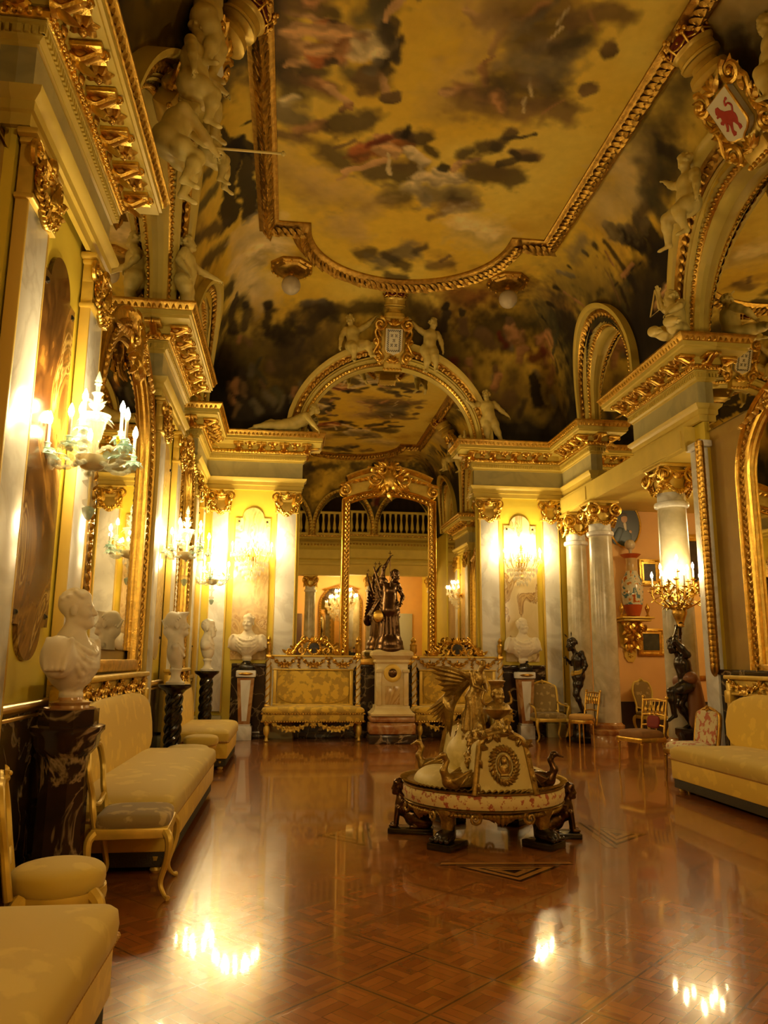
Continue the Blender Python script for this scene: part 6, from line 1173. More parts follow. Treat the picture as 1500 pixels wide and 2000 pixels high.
long_bench('damask bench cut by the lower picture edge, its faded seat nearest the camera', ML(1.35) @ T(0, -.27, 0), 2.33)
long_bench('damask bench with a gilt garland back cut by the picture edge on the colonnade side', MR(9.38) @ T(0, -.30, 0), 3.3)
def throne_sofa(label, x):
    root = thing('gilt_sofa', label, 'sofa', (x, 15.84, 0), 0, 'pair of gilt sofas on the end wall'); w = .98
    mb = MB(); mb.box((0, -.36, .44), (1.94, .66, .14), .03); link('seat_box', mb, FLOWERED, root)
    mb = MB(); pillow(mb, (0, -.36, .57), (1.98, .72, .17), .2, n=40); link('seat_cushion', mb, FLOWERED, root)
    mb = cord(MB(), [(-.98, -.05, .515), (-.98, -.70, .515), (.98, -.70, .515), (.98, -.05, .515)], .016, .05); link('nail_trim', mb, GOLD, root); mb = cord(MB(), [(-.98, -.05, .37), (-.98, -.70, .37), (.98, -.70, .37), (.98, -.05, .37)], .018, .05); link('nail_trim', mb, GOLD, root)
    for sx in (-1, 1):
        for yy in (-.62, -.08):
            mb = MB(); mb.lathe([(.025, 0), (.045, .02), (.03, .06), (.025, .10), (.05, .14), (.06, .2), (.055, .27), (.03, .30), (.055, .33), (.055, .37)], 16, T(sx*.88, yy, 0)); link('leg', mb, GOLD_P, root)
    mb = MB(); festoon(mb, -.8, -.06, -.66, .36, .13, .026, 17); festoon(mb, .06, .8, -.66, .36, .13, .026, 17); mb.rosette(T(0, -.68, .31), .07, 7, .03); link('apron_garland', mb, GOLD_P, root)
    mb = MB(); mb.box((0, -.03, .99), (1.44, .05, .66), .01); pillow(mb, (0, -.06, .99), (1.44, .08, .64), .12, n=36); link('backrest', mb, FLOWERED, root)
    mb = MB()
    for s in (-1, 1): mb.box((s*.76, -.05, .98), (.07, .07, .68), .012)
    mb.box((0, -.05, 1.335), (1.62, .08, .03), .008); mb.box((0, -.05, 1.60), (1.74, .10, .04), .012); mb.box((0, -.05, .655), (1.6, .08, .03), .008)
    fr = link('back_frame', mb, GOLD_P, root)
    mb = MB(); poly = [(-.80, 1.35), (.80, 1.35), (.86, 1.42), (.86, 1.58), (-.86, 1.58), (-.86, 1.42)]; mb.prism(poly, -.07, -.02); link('frieze', mb, simple('ivory_lacquer', (.80, .70, .46), .4) if 'ivory_lacquer' not in bpy.data.materials else bpy.data.materials['ivory_lacquer'], fr, 0)
    mb = MB()
    for a, b in ((-.80, -.36), (-.24, .24), (.36, .80)): festoon(mb, a, b, -.085, 1.56, .14, .026, 13); mb.leaf(T((a+b)/2, -.075, 1.47) @ RX(PI/2), .08, .05, .02)
    for xx in (-.3, .3):
        for q in range(5): mb.leaf(T(xx, -.08, 1.55-.035*q) @ RY(PI+(q % 2-.5)) @ RX(PI/2+.3), .06, .05, .02)
    link('gilt_garlands', mb, GOLD_D, fr)
    for s in (-1, 1):
        mb = MB(); mb.cyl((s*.90, -.07, .62), (s*.90, -.07, 1.56), .045, .045, 14); k = link('twisted_column', mb, simple('ivory_column', (.74, .62, .36), .4) if 'ivory_column' not in bpy.data.materials else bpy.data.materials['ivory_column'], root)
        mb = MB()
        for q in range(2): mb.tube([(s*.90+.05*math.cos(t*.42+q*PI), -.07+.05*math.sin(t*.42+q*PI), .63+t*.0186) for t in range(50)], .014, 6)
        mb.box((s*.90, -.07, 1.59), (.12, .12, .08), .015); mb.box((s*.90, -.07, .63), (.11, .11, .05), .01)
        link('gilt_spiral', mb, GOLD, k)
        mb = MB(); mb.lathe([(.05, 1.62), (.035, 1.66), (.06, 1.72), (.05, 1.80), (.06, 1.84), (.03, 1.88), (.045, 1.93), (.004, 2.0)], 14, T(s*.90, -.07, 0)); link('finial', mb, GOLD, k)
    mb = MB()
    for s in (-1, 1):
        mb.tube(spline([(s*.55, -.06, 1.63), (s*.42, -.07, 1.68), (s*.34, -.07, 1.80), (s*.24, -.07, 1.90), (s*.14, -.07, 1.90)], 6), .038, 8, flat=.7)
        mb.scroll(T(s*.48, -.08, 1.70) @ SC(s, 1, 1), .09, .022, 1.4, 14); mb.scroll(T(s*.20, -.08, 1.92) @ SC(-s, 1, 1), .07, .02, 1.4, 14); mb.scroll(T(s*.26, -.08, 1.70) @ SC(s, 1, -1), .08, .02, 1.3, 14)
        for i in range(7): mb.leaf(T(s*(.12+.06*i), -.08, 1.88-.035*i) @ RY(s*(.4+.2*i)) @ RX(PI/2), .13, .06, .03)
        for i in range(6): mb.leaf(T(s*(.10+.09*i), -.08, 1.66) @ RY(s*(i-2)*.3) @ RX(PI/2), .12, .06, .03)
    for i in range(20): mb.ball((.125*math.cos(i*PI/10), -.07, 1.76+.125*math.sin(i*PI/10)), .026, 7, 5)
    for i in range(7): mb.leaf(T(0, -.08, 1.88) @ RY((i-3)*.45) @ RX(PI/2), .13, .06, .03)
    c = link('crest', mb, GOLD, fr); mb = MB(); mb.lathe([(.10, 0), (.10, .01)], 20, T(0, -.06, 1.76) @ RX(PI/2)); link('medallion', mb, BLACK, c)
    return root
throne_sofa('gilt sofa with twisted columns and pierced crest, beside the toga bust', .49)
throne_sofa('gilt sofa with twisted columns, half hidden behind the winged settee', 3.43)
def cab_leg(x, y, h, ox, oy, r=.026): return spline([(x, y, h), (x+ox*.035, y+oy*.035, h-.05), (x+ox*.03, y+oy*.03, h*.6), (x-ox*.01, y-oy*.01, h*.25), (x+ox*.02, y+oy*.02, .03), (x+ox*.05, y+oy*.05, .012)], 5)
def chair(label, loc, rz, seat='square', w=.50, d=.48, h=.44, seatmat=None, frame=None, back='oval', backmat=None, bh=1.02, cab=True, arms=False, group=None, puff=.13, lr=.026, rails=True):
    """faces -y"""
    frame = frame or GOLD_P; root = thing('armchair' if arms else 'side_chair', label, 'chair', loc, rz, group)
    mb = MB()
    if seat == 'round': mb.lathe([(w*.5, h-.08), (w*.51, h-.05), (w*.5, h-.02)], 28)
    else: mb.box((0, 0, h-.04), (w, d, .07), .015)
    sr = link('seat_rail', mb, frame, root)
    mb = MB(); pillow(mb, (0, 0, h+.02), (w*.98, d*.98, puff), .35 if seat == 'square' else 1.0, n=32); link('seat', mb, seatmat, root)
    for sx in (-1, 1):
        for sy in (-1, 1):
            mb = MB(); x, y = sx*(w/2-.03), sy*(d/2-.03)
            if seat == 'round': x, y = sx*w*.33, sy*w*.33
            if cab: P = cab_leg(x, y, h-.03, sx, sy); mb.tube(P, [lr*(1.5-.9*min(1, i/(len(P)-6))) if i < len(P)-3 else lr*.8 for i in range(len(P))], 8)
            else: mb.tube([(x, y, h-.05), (x, y, h*.5), (x*1.03, y*1.05, 0)], [lr, lr*.8, lr*.55], 10); mb.ball((x, y, h-.09), (lr*1.4, lr*1.4, lr), 10, 6)
            link('leg', mb, frame, root)
    t = RX(-.16); B = T(0, d/2-.02, h-.02) @ t; z1 = bh-h
    mb = MB(); ww = w*.46
    if back == 'oval':
        mb.tube([B @ Vector(p) for p in spline([(-ww*.8, 0, 0), (-ww*.85, 0, .12), (-ww*.8, 0, .22), (-ww*1.0, 0, z1*.7), (-ww*.75, 0, z1*.95), (-ww*.3, 0, z1*1.0), (0, 0, z1*1.06), (ww*.3, 0, z1), (ww*.75, 0, z1*.95), (ww*1.0, 0, z1*.7), (ww*.8, 0, .22), (ww*.85, 0, .12), (ww*.8, 0, 0)], 6)], .021, 8)
        mb.tube([B @ Vector(p) for p in spline([(-ww*.8, 0, .17), (0, 0, .13), (ww*.8, 0, .17)], 5)], .017, 7); mb.rosette(B @ T(0, -.02, z1*1.05), .045, 6)
    elif back == 'square':
        mb.tube([B @ Vector(p) for p in spline([(-ww, 0, 0), (-ww, 0, z1*.8), (-ww*.7, 0, z1*.95), (0, 0, z1*1.05), (ww*.7, 0, z1*.95), (ww, 0, z1*.8), (ww, 0, 0)], 6)], .026, 8); mb.tube([B @ Vector((-ww, 0, .13)), B @ Vector((ww, 0, .13))], .02, 8); mb.rosette(B @ T(0, -.03, z1*1.04), .05, 6)
    elif back == 'open':
        for s in (-1, 1): mb.tube([B @ Vector(p) for p in spline([(s*ww*.9, 0, -.1), (s*ww*.95, 0, z1*.5), (s*ww*.98, 0, z1*.97)], 5)], .017, 8); mb.ball(B @ Vector((s*ww*.98, 0, z1*1.0)), .026, 8, 6)
        for z in (.16, z1*.55, z1*.92): mb.tube([B @ Vector(p) for p in spline([(-ww*.95, 0, z), (0, .02, z+.02), (ww*.95, 0, z)], 5)], .014, 7)
        for k in range(-2, 3): mb.tube([B @ Vector((k*ww*.33, .01, z1*.55)), B @ Vector((k*ww*.36, .01, z1*.92))], .009, 6); mb.leaf(B @ T(k*ww*.34, -.01, z1*.6) @ RX(PI/2), .12, .05, .02)
    bk = link('back_frame', mb, frame, root)
    if backmat:
        mb = MB()
        if back == 'oval': mb.ball((0, 0, z1*.60), (ww*.86, .028, z1*.42), 24, 12, B, e1=.7, e2=.8)
        elif back == 'square': mb.ball((0, 0, z1*.56), (ww*.94, .035, z1*.43), 28, 12, B, e1=.35, e2=.3)
        else: mb.ball((0, 0, z1*.38), (ww*.5, .02, z1*.16), 18, 10, B, e1=.5, e2=.4)
        link('back_pad', mb, backmat, bk)
    if arms:
        for s in (-1, 1):
            mb = MB(); mb.tube([B @ Vector((s*ww, 0, z1*.46))]+spline([(s*(w/2+.0), d*.25, h+.24), (s*(w/2+.04), -.02, h+.23), (s*(w/2+.045), -d*.30, h+.21), (s*(w/2+.02), -d*.36, h+.16), (s*(w/2-.01), -d*.30, h)], 5), .02, 8); a = link('arm', mb, frame, root)
            mb = MB(); mb.ball((s*(w/2+.04), 0, h+.255), (.028, .12, .02), 12, 8); link('arm_pad', mb, backmat or seatmat, a)
    return root
chair('gilt cabriole-legged chair with worn tapestry seat in front of the nearest long bench', (-1.02, 5.78, 0), PI/2+.05, 'square', .56, .50, .45, TAPESTRY, GOLD_P, 'oval', None, .98, True, lr=.022)
chair('round-seated gilt chair between the cut-off bench and the dark marble pedestal', (-1.10, 4.22, 0), PI/2+.28, 'round', .46, .46, .46, DAMASK_S, GOLD_P, 'oval', None, .98, True, puff=.15)
chair('wide tapestry armchair with gilt frame against the end wall', (5.16, 15.28, 0), 0, 'square', .64, .56, .44, TAPESTRY, GOLD_P, 'square', TAPESTRY, 1.12, True, True, puff=.16)
chair('slender gilt chair with a tan seat turned sideways beside the tapestry armchair', (5.40, 14.15, 0), -PI/2+.25, 'round', .46, .46, .50, simple('tan_velvet', (.52, .30, .07), .75), GOLD, 'open', None, 1.02, False, lr=.017)
chair('gilt chair with brown velvet seat and red pad in its back', (5.02, 10.85, 0), -PI/2+.35, 'square', .50, .48, .50, BROWN_V, GOLD, 'open', RED_V, 1.06, False, lr=.016, puff=.16)
chair('low chair with red-flowered back and pale seat behind the cut-off bench', (5.28, 9.95, 0), -PI/2+.12, 'square', .52, .50, .42, FLORAL, GOLD_D, 'square', FLORAL, .94, False, lr=.018, puff=.15)
chair('pale rococo chair with a shaped back in the side gallery', (7.45, 15.55, 0), .15, 'square', .50, .48, .46, TAPESTRY, CREAM, 'oval', TAPESTRY, 1.16, True)
def stool(label, loc, w, h):
    root = thing('footstool', label, 'stool', loc, 0, 'small upholstered stools')
    mb = MB(); pillow(mb, (0, 0, h-.05), (w, w, .16), .7, n=28); link('seat', mb, DAMASK_S, root)
    mb = MB(); mb.lathe([(w*.44, h-.15), (w*.46, h-.12), (w*.45, h-.09)], 24); link('seat_rail', mb, GOLD_P, root)
    for i in range(4):
        a = PI/4+i*PI/2; mb = MB(); mb.tube([(w*.36*math.cos(a), w*.36*math.sin(a), h-.12), (w*.4*math.cos(a), w*.4*math.sin(a), 0)], [.022, .012], 8); link('leg', mb, GOLD_P, root)
stool('small grey-topped stool against the end of the short damask bench', (-1.15, 10.98, 0), .46, .50)
stool('flat round stool at the far end of the nearest long bench', (-1.20, 9.98, 0), .52, .47)
# ================================================================== PEDESTALS AND BUSTS
def folds(P, n, a0, a1, rx, ry, z0, dz, cx=0, cy=0, r=.018):
    for i in range(n):
        prev = None
        for k in range(9):
            t = a0+(a1-a0)*k/8; u = (k/8-.5)*2
            p = (cx+rx*(1+.05*i)*math.cos(t), cy+ry*(1-.03*i)*math.sin(t), z0-dz*i-.07*(1-u*u)*(1+.5*i))
            if prev: P.append(('c', prev, p, r, r, .012))
            prev = p
def bust(label, loc, rz, hair, beard=False, style='toga', turn=0.0, sc=1.0, pitch=0.0):
    c, s = math.cos(turn), math.sin(turn); P = []
    R = frame3((c*math.cos(pitch), s*math.cos(pitch), math.sin(pitch)))
    P += put(head_prims(hair, False, True, beard), R, (.0, 0, .62), 1.16)
    if style == 'toga':
        P += [('e', (-.02, 0, .26), (.155, .25, .19), None, .06), ('e', (-.02, -.24, .28), (.12, .10, .15), None, .06), ('e', (-.02, .24, .28), (.12, .10, .15), None, .06), ('c', (-.03, 0, .40), (-.02, 0, .2), .10, .16, .05),
              ('c', (0, 0, .20), (0, 0, .06), .17, .07, .05), ('c', (0, 0, .06), (0, 0, .015), .06, .085, .02)]
        for i in range(4):      # the toga's neck roll sinks in front, below it slanting folds from one shoulder
            prev = None
            for q in range(11):
                t = -1.5+3.0*q/10; zz = .405-.035*i-(.10+.035*i)*math.cos(t)**2; e = max(0.02, 1-((zz-.26)/.20)**2)**.5
                p = (-.02+(.155*e+.012)*math.cos(t), (.25*e-.02)*math.sin(t), zz)
                if prev: P.append(('c', prev, p, .020, .020, .016))
                prev = p
        for i in range(6):
            prev = None
            for q in range(8):
                u = q/7; t = 1.15-.22*i-(1.2-.1*i)*u; zz = .40-.33*u-.01*i; e = max(.02, 1-((zz-.26)/.22)**2)**.5
                p = (-.02+(.155*e+.006)*math.cos(t), (.25*e)*math.sin(t), zz)
                if prev: P.append(('c', prev, p, .016, .014, .016))
                prev = p
        for s in (-1, 1):
            for q in range(4): P.append(('c', (-.09+.055*q, s*.255, .40), (-.06+.04*q, s*.325, .20), .02, .018, .02))
    elif style == 'narrow':
        P += [('e', (-.02, 0, .30), (.10, .17, .16), None, .05), ('c', (-.02, 0, .44), (0, 0, .1), .085, .06, .05), ('c', (0, -.17, .36), (.03, 0, .08), .045, .035, .03), ('c', (0, .17, .36), (.03, 0, .08), .045, .035, .03)]
        folds(P, 2, -1.2, 1.2, .085, .13, .40, .05, r=.012)
    else:
        P += [('e', (-.02, 0, .34), (.11, .19, .13), None, .05), ('c', (-.02, 0, .42), (0, 0, .2), .09, .10, .05), ('c', (0, 0, .22), (0, 0, .12), .10, .05, .04)]
        folds(P, 2, -1.2, 1.2, .09, .15, .41, .05, r=.013)
    root = solo('marble_bust', sculpt(P, .0085, .02), STATUE, label, 'bust', loc, rz, 'marble busts on pedestals', smooth=0)
    root.data.polygons.foreach_set('use_smooth', [True]*len(root.data.polygons)); root.scale = (sc, sc, sc)
    if style != 'toga':
        mb = MB(); mb.lathe([(.11, -.10), (.115, -.07), (.08, -.05), (.055, .0), (.06, .05), (.08, .08), (.05, .12)], 24); link('socle', mb, STATUE, root)
    return root
# nearest bust on a dark veined marble column
root = thing('pedestal', 'dark veined marble column pedestal under the nearest toga bust', 'pedestal', (-1.44, 5.48, 0), 0, 'bust pedestals')
mb = MB(); mb.box((0, 0, .10), (.44, .44, .20), .015); mb.lathe([(.20, .2), (.20, .24), (.165, .28)], 24); mb.lathe([(.155, .28), (.15, 1.0), (.17, 1.04), (.16, 1.06)], 8); link('shaft', mb, DARK_M, root)
mb = MB(); mb.lathe([(.15, .84), (.20, .90), (.21, .97), (.235, 1.0), (.235, 1.03), (.20, 1.04)], 8); mb.lathe([(.19, 1.04), (.19, 1.14)], 8); mb.v = [v+np.array((0, 0, .07)) for v in mb.v]; link('capital', mb, DARK_M, root)
mb = MB(); mb.lathe([(.16, 1.20), (.165, 1.22), (.13, 1.20), (.12, 1.235), (.135, 1.255), (.08, 1.27), (.07, 1.31)], 28); link('socle', mb, RED_M, root)
bust('toga bust with cropped hair, nearest the camera, seen in profile', (-1.44, 5.48, 1.29), -.12, 'short', False, 'toga', .15, .92, .05)
def twist_pedestal(label, x, y, h):
    root = thing('pedestal', label, 'pedestal', (x, y, 0), 0, 'bust pedestals')
    mb = MB(); mb.lathe([(.17, 0), (.17, .08), (.13, .11), (.10, .16)], 28); link('base', mb, BLACK, root)
    mb = MB(); mb.cyl((0, 0, .14), (0, 0, h-.1), .085, .085, 16)
    for q in range(4): mb.tube([(.085*math.cos(t*.3+q*PI/2), .085*math.sin(t*.3+q*PI/2), .14+t*(h-.26)/40) for t in range(41)], .032, 7)
    link('twisted_shaft', mb, BLACK, root)
    mb = MB(); mb.lathe([(.09, h-.16), (.10, h-.13), (.14, h-.08), (.20, h-.04), (.21, h-.02), (.21, h)], 28); link('top', mb, BLACK, root)
twist_pedestal('black twisted pedestal under the bust in a peaked helmet', -1.46, 10.45, 1.21)
twist_pedestal('black twisted pedestal under the bearded bust', -1.40, 13.75, 1.33)
bust('bust of a woman in a peaked helmet on a black twisted pedestal', (-1.46, 10.45, 1.31), .0, 'helmet', False, 'narrow', 0, 1.05, .12)
bust('bearded bust with a short socle on a black twisted pedestal', (-1.40, 13.75, 1.43), -.15, 'short', True, 'small', 0, 1.0, 0)
def herm(label, x):
    root = thing('herm_pedestal', label, 'pedestal', (x, 15.60, 0), 0, 'tapering marble pedestals on the end wall')
    mb = MB(); mb.box((0, 0, .13), (.30, .28, .26), .01); mb.box((0, 0, .28), (.25, .24, .05), .01); link('plinth', mb, WHITE_M, root)
    def taper(w0, w1, z0, z1, dy): return [(-w0/2, z0), (w0/2, z0), (w1/2, z1), (-w1/2, z1)]
    mb = MB(); mb.prism(taper(.22, .33, .30, 1.17, 0), -.12, .10); sh = link('tapered_shaft', mb, RED_M, root, 0)
    mb = MB(); mb.prism(taper(.09, .20, .36, 1.13, 0), -.128, -.118); link('white_inlay', mb, WHITE_M, sh, 0)
    mb = MB(); mb.box((0, 0, 1.25), (.38, .30, .13), .02); cp = link('cap', mb, WHITE_M, root)
    mb = MB(); mb.ball((0, -.15, 1.25), (.12, .015, .03), 12, 6)
    for s in (-1, 1): mb.leaf(T(s*.02, -.15, 1.25) @ RY(s*PI/2) @ RX(PI/2), .13, .05, .02)
    link('gilt_mount', mb, GOLD_D, cp)
    mb = MB(); mb.box((0, 0, 1.37), (.27, .24, .10), .01); mb.lathe([(.12, 1.42), (.10, 1.46), (.07, 1.49), (.09, 1.53), (.06, 1.56)], 20); link('bust_base', mb, BLACK, root)
herm('tapering red and white pedestal beside the sofa nearer the twisted pedestals', -.83); herm('tapering red and white pedestal beside the tapestry armchair', 4.79)
bust('toga bust of a stern man on the end wall below a crystal sconce', (-.83, 15.60, 1.54), -PI/2, 'short', False, 'toga', -.25, 1.12)
bust('pale toga bust glancing sideways near the tapestry armchair', (4.77, 15.60, 1.54), -PI/2, 'short', False, 'toga', .35, 1.12, .1)
# ================================================================== BRONZE ON ITS PEDESTAL
root = thing('stone_pedestal', 'cream alabaster pedestal with a roundel between the two gilt sofas', 'pedestal', (1.96, 15.02, 0))
mb = MB(); mb.box((0, 0, .08), (.90, .62, .16), .01); link('plinth', mb, DARK_M, root)
mb = MB(); mb.box((0, 0, .27), (.88, .60, .22), .05); mb.box((0, 0, .44), (.86, .58, .12), .05); link('foot', mb, RED_M, root)
mb = MB(); sweep(mb, [(-.30, -.20), (.30, -.20), (.30, .20), (-.30, .20)], [(.0, .5), (.11, .5), (.12, .54), (.07, .58), (.03, .64), (.03, .68), (0, .7)], True); mb.box((0, 0, 1.08), (.60, .40, .86), .02)
for s in (-1, 1): mb.box((s*.26, -.205, 1.0), (.10, .06, .62), .02); mb.box((s*.26, -.21, 1.33), (.13, .07, .07), .015)
link('shaft', mb, ALAB, root)
mb = MB(); sweep(mb, [(-.30, -.20), (.30, -.20), (.30, .20), (-.30, .20)], [(.0, 1.46), (.03, 1.5), (.02, 1.54), (.05, 1.58), (.09, 1.62), (.09, 1.68), (.03, 1.72), (0, 1.73)], True); mb.box((0, 0, 1.71), (.64, .44, .04), .01); link('cap', mb, ALAB, root)
mb = MB(); mb.box((0, -.205, .88), (.28, .02, .34), .006); link('onyx_inlay', mb, ONYX_B, root)
mb = MB(); mb.lathe([(.17, 0), (.165, .02), (.13, .03), (.10, .025)], 32, T(0, -.20, 1.29) @ RX(PI/2)); r_ = link('roundel', mb, GOLD_P, root); mb = MB(); mb.ball((0, -.225, 1.29), (.085, .02, .085), 20, 8); mb.leaf(T(0, -.24, 1.24) @ RX(PI/2), .10, .06, .02); link('relief', mb, BRONZE, r_)
P = body(dict(pelvis=(0, 0, .86), chest=(0, -.01, 1.14), head=(.10, -.05, 1.42), sL=(.16, 0, 1.26), sR=(-.15, 0, 1.28), eL=(.26, -.03, 1.02), hL=(.20, -.16, .90), eR=(-.13, -.04, 1.56), hR=(-.02, -.06, 1.76),
              pL=(.08, 0, .82), kL=(.10, -.10, .46), aL=(.08, -.02, .10), tL=(.2, -1, 0), pR=(-.08, 0, .82), kR=(-.08, -.02, .46), aR=(-.08, .02, .10), tR=(-.2, -1, 0)), 1.0, False, 'short', (.5, -.8, -.15))
P += [('c', (0, .02, .95), (0, .04, .12), .15, .21, .06), ('c', (.0, -.02, 1.0), (-.02, -.06, .75), .14, .16, .04)]
for i in range(15):
    a = -PI+.15+i*.42; P.append(('c', (.14*math.cos(a), .14*math.sin(a), .95), (.20*math.cos(a+.25), .20*math.sin(a+.25), .12), .02, .03, .025))
folds(P, 4, -PI, 0, .17, .16, .92, .07, r=.022)
for i in range(9):       # wing raised behind one shoulder
    u = i/8; P.append(('c', (-.14, .10, 1.12+.05*u), (-.30+.03*i-.03*u, .16, 1.62-.13*i), .035, .014, .02)); P.append(('c', (-.16, .12, .98), (-.26-.01*i, .16, .95-.07*i+.3), .03, .016, .02))
P += [('e', (-.24, -.12, .62), (.10, .05, .12), None, .02), ('c', (0, 0, .09), (0, 0, .02), .27, .29, .02)]
st = solo('bronze_statue', sculpt(P, .0095, .018), BRONZE, 'dark bronze winged figure with an arm raised, standing on the alabaster pedestal', 'statue', (1.92, 15.02, 1.735), 0, smooth=0); st.data.polygons.foreach_set('use_smooth', [True]*len(st.data.polygons))
mb = MB(); mb.tube([(-.005, -.14, .30), (-.005, -.09, 1.78)], .008, 6); mb.box((-.005, -.09, 1.85), (.014, .014, .14), .003); mb.box((-.005, -.09, 1.87), (.07, .014, .014), .003); mb.box((-.27, .14, 1.66), (.012, .012, .12), .003); mb.box((-.27, .14, 1.68), (.06, .012, .012), .003); link('cross_staff', mb, BRONZE, st)
mb = MB(); mb.ball((-.24, -.17, .63), (.095, .03, .12), 16, 8); link('gilt_shield', mb, GOLD, st)

# ================================================================== THE ROUND SETTEE IN THE MIDDLE
BX, BY = 1.79, 7.20
root = thing('round_settee', 'round gilt and cream settee with winged figure, swans and sphinx legs in mid floor', 'settee', (BX, BY, 0)); root.scale = (.97, .97, .98)
CREAM_S = fabric('cream_silk', (.76, .61, .20), (.62, .48, .13), 12.0, .6, .5)
AP = fabric('apron_silk_with_red_sprigs', (.74, .60, .24), (.40, .05, .02), 24.0, .6, .9, .90)
GD = OLD_GOLD
R0 = .74
mb = MB(); mb.lathe([(R0-.06, .335), (R0, .34), (R0+.012, .37), (R0+.012, .43), (R0, .455), (R0-.06, .46)], 64); link('apron_band', mb, AP, root)
mb = MB(); mb.lathe([(R0-.2, .30), (R0-.02, .31), (R0+.01, .325), (R0-.02, .34), (R0-.2, .34)], 64); mb.lathe([(R0-.1, .455), (R0+.01, .46), (R0+.02, .475), (R0-.02, .49), (R0-.12, .485)], 64)
for i in range(90):
    a = 2*PI*i/90; mb.leaf(T((R0+.0)*math.cos(a), (R0+.0)*math.sin(a), .485) @ RZ(a-PI/2+.3) @ RX(.5) @ T(0, -.05, 0), .10, .05, .025)
link('gilt_rim', mb, GD, root)
mb = MB()
for i in range(120):
    a = 2*PI*i/120; mb.ball((.70*math.cos(a), .70*math.sin(a), .285), (.028, .028, .022), 6, 4)
link('rope_moulding', mb, OLD_GOLD, root)
DIV = [math.radians(q) for q in (272, 92)]
for k, a in enumerate(DIV):
    M = RZ(a+PI/2)          # local -y points outwards
    # upholstered end panel with a rounded head and a portrait wreath
    w0, w1 = .265, .205; hd = [(w1*math.cos(PI*i/16), .845+.12*math.sin(PI*i/16)) for i in range(17)]
    poly = [(-w0, .46), (w0, .46)]+hd
    pm = M @ T(0, -.70, 0) @ T(0, 0, .46) @ RX(math.radians(-10)) @ T(0, 0, -.46)
    mb = MB(); mb.prism(poly[::-1], -.01, .30, pm); pn = link('end_panel', mb, CREAM_S, root, 25)
    mb = MB(); q = [(x*1.03, z+.0) for x, z in poly[1:]+poly[:1]]; mb.tube([pm @ Vector((x, -.005, z)) for x, z in q], .028, 8)
    for i in range(len(q)-1):
        for t in (.25, .75):
            x = q[i][0]+(q[i+1][0]-q[i][0])*t; z = q[i][1]+(q[i+1][1]-q[i][1])*t; mb.leaf(pm @ T(x, -.02, z) @ RY(i*.9) @ RX(PI/2), .08, .05, .03)
    link('panel_edge', mb, GD, pn)
    mb = MB()
    for i in range(26):
        t = 2*PI*i/26; x, z = .095*math.cos(t), .70+.125*math.sin(t)
        mb.leaf(pm @ T(x, -.02, z) @ RY(PI/2-t-.9) @ RX(PI/2), .065, .04, .025); mb.ball(pm @ Vector((x, -.02, z)), .018, 6, 5)
    link('laurel_wreath', mb, OLD_GOLD, pn)
    mb = MB(); mb.tube([pm @ Vector((.055*math.cos(t*PI/12), -.022, .70+.08*math.sin(t*PI/12))) for t in range(25)], .012, 6)
    mb.ball(pm @ Vector((0, -.02, .73)), (.03, .025, .036), 12, 8); mb.ball(pm @ Vector((0, -.012, .76)), (.034, .02, .02), 10, 6); mb.ball(pm @ Vector((0, -.02, .665)), (.045, .025, .05), 12, 8); mb.box((0, 0, 0), (.08, .03, .02), .005, pm @ T(0, -.02, .62)); link('portrait_relief', mb, OLD_GOLD, pn)
    # swans at both sides of the panel
    for s in (-1, 1):
        A = M @ T(s*.40, -.50, .47) @ RZ(s*(PI/2-.35)) @ SC(.86)
        P = [('e', (0, .03, .09), (.085, .16, .09), None, .03), ('c', (0, -.08, .10), (0, -.13, .20), .055, .036, .03), ('c', (0, -.13, .20), (0, -.09, .29), .036, .028, .02), ('c', (0, -.09, .29), (0, -.12, .345), .028, .03, .015), ('e', (0, -.135, .35), (.03, .04, .03), None, .012), ('c', (0, -.16, .345), (0, -.225, .322), .018, .008, .008)]
        for q in (-1, 1):
            for i in range(7): P.append(('c', (q*.07, -.05+.012*i, .11-.008*i), (q*(.105+.004*i), .14+.016*i, .20-.025*i), .022, .012, .008))
        v, f = sdf_mesh(P, .008, .015); mb = MB(); mb.add(v, f, A); link('swan', mb, GD if s < 0 else BRONZE if k == 0 else GD, root, 0 if False else 60)
        mb = MB()
        for i in range(9): mb.leaf(A @ T(s*-.05, .02+.03*i, .02) @ RZ(s*.8) @ RX(.9), .16, .08, .04)
        link('acanthus', mb, GD, root)
    # urn with a capped head on top of the panel
    if k: continue
    U = M @ T(0, -.50, .93) @ RZ(.2) @ SC(.90)
    mb = MB(); mb.box((0, 0, .03), (.20, .16, .06), .015, U)
    for i in range(12): mb.ball(U @ Vector((-.10+.018*i, -.085, .065)), (.012, .012, .03), 6, 5)
    mb.lathe([(.085, .06), (.07, .08), (.03, .13), (.028, .15), (.06, .17), (.12, .21), (.14, .25), (.12, .29), (.07, .315), (.05, .33)], 28, U); ur = link('urn', mb, OLD_GOLD, root)
    P = put(head_prims('bald', False, True), frame3((0, -1, 0)), (0, -.02, .385), .74); v, f = sdf_mesh(P, .006, .012); mb = MB(); mb.add(v, f, U); mb.lathe([(.055, .42), (.062, .45), (.058, .47), (.075, .50), (.088, .515), (.085, .525), (.03, .53)], 20, U); link('capped_head', mb, GD, ur, 60)
    for s in (-1, 1):
        mb = MB(); mb.tube([U @ Vector(p) for p in spline([(s*.10, 0, .29), (s*.155, 0, .31), (s*.16, 0, .36), (s*.135, 0, .42)], 5)], [.013]*10+[.01]*6, 7)
        link('handle', mb, GD, ur)
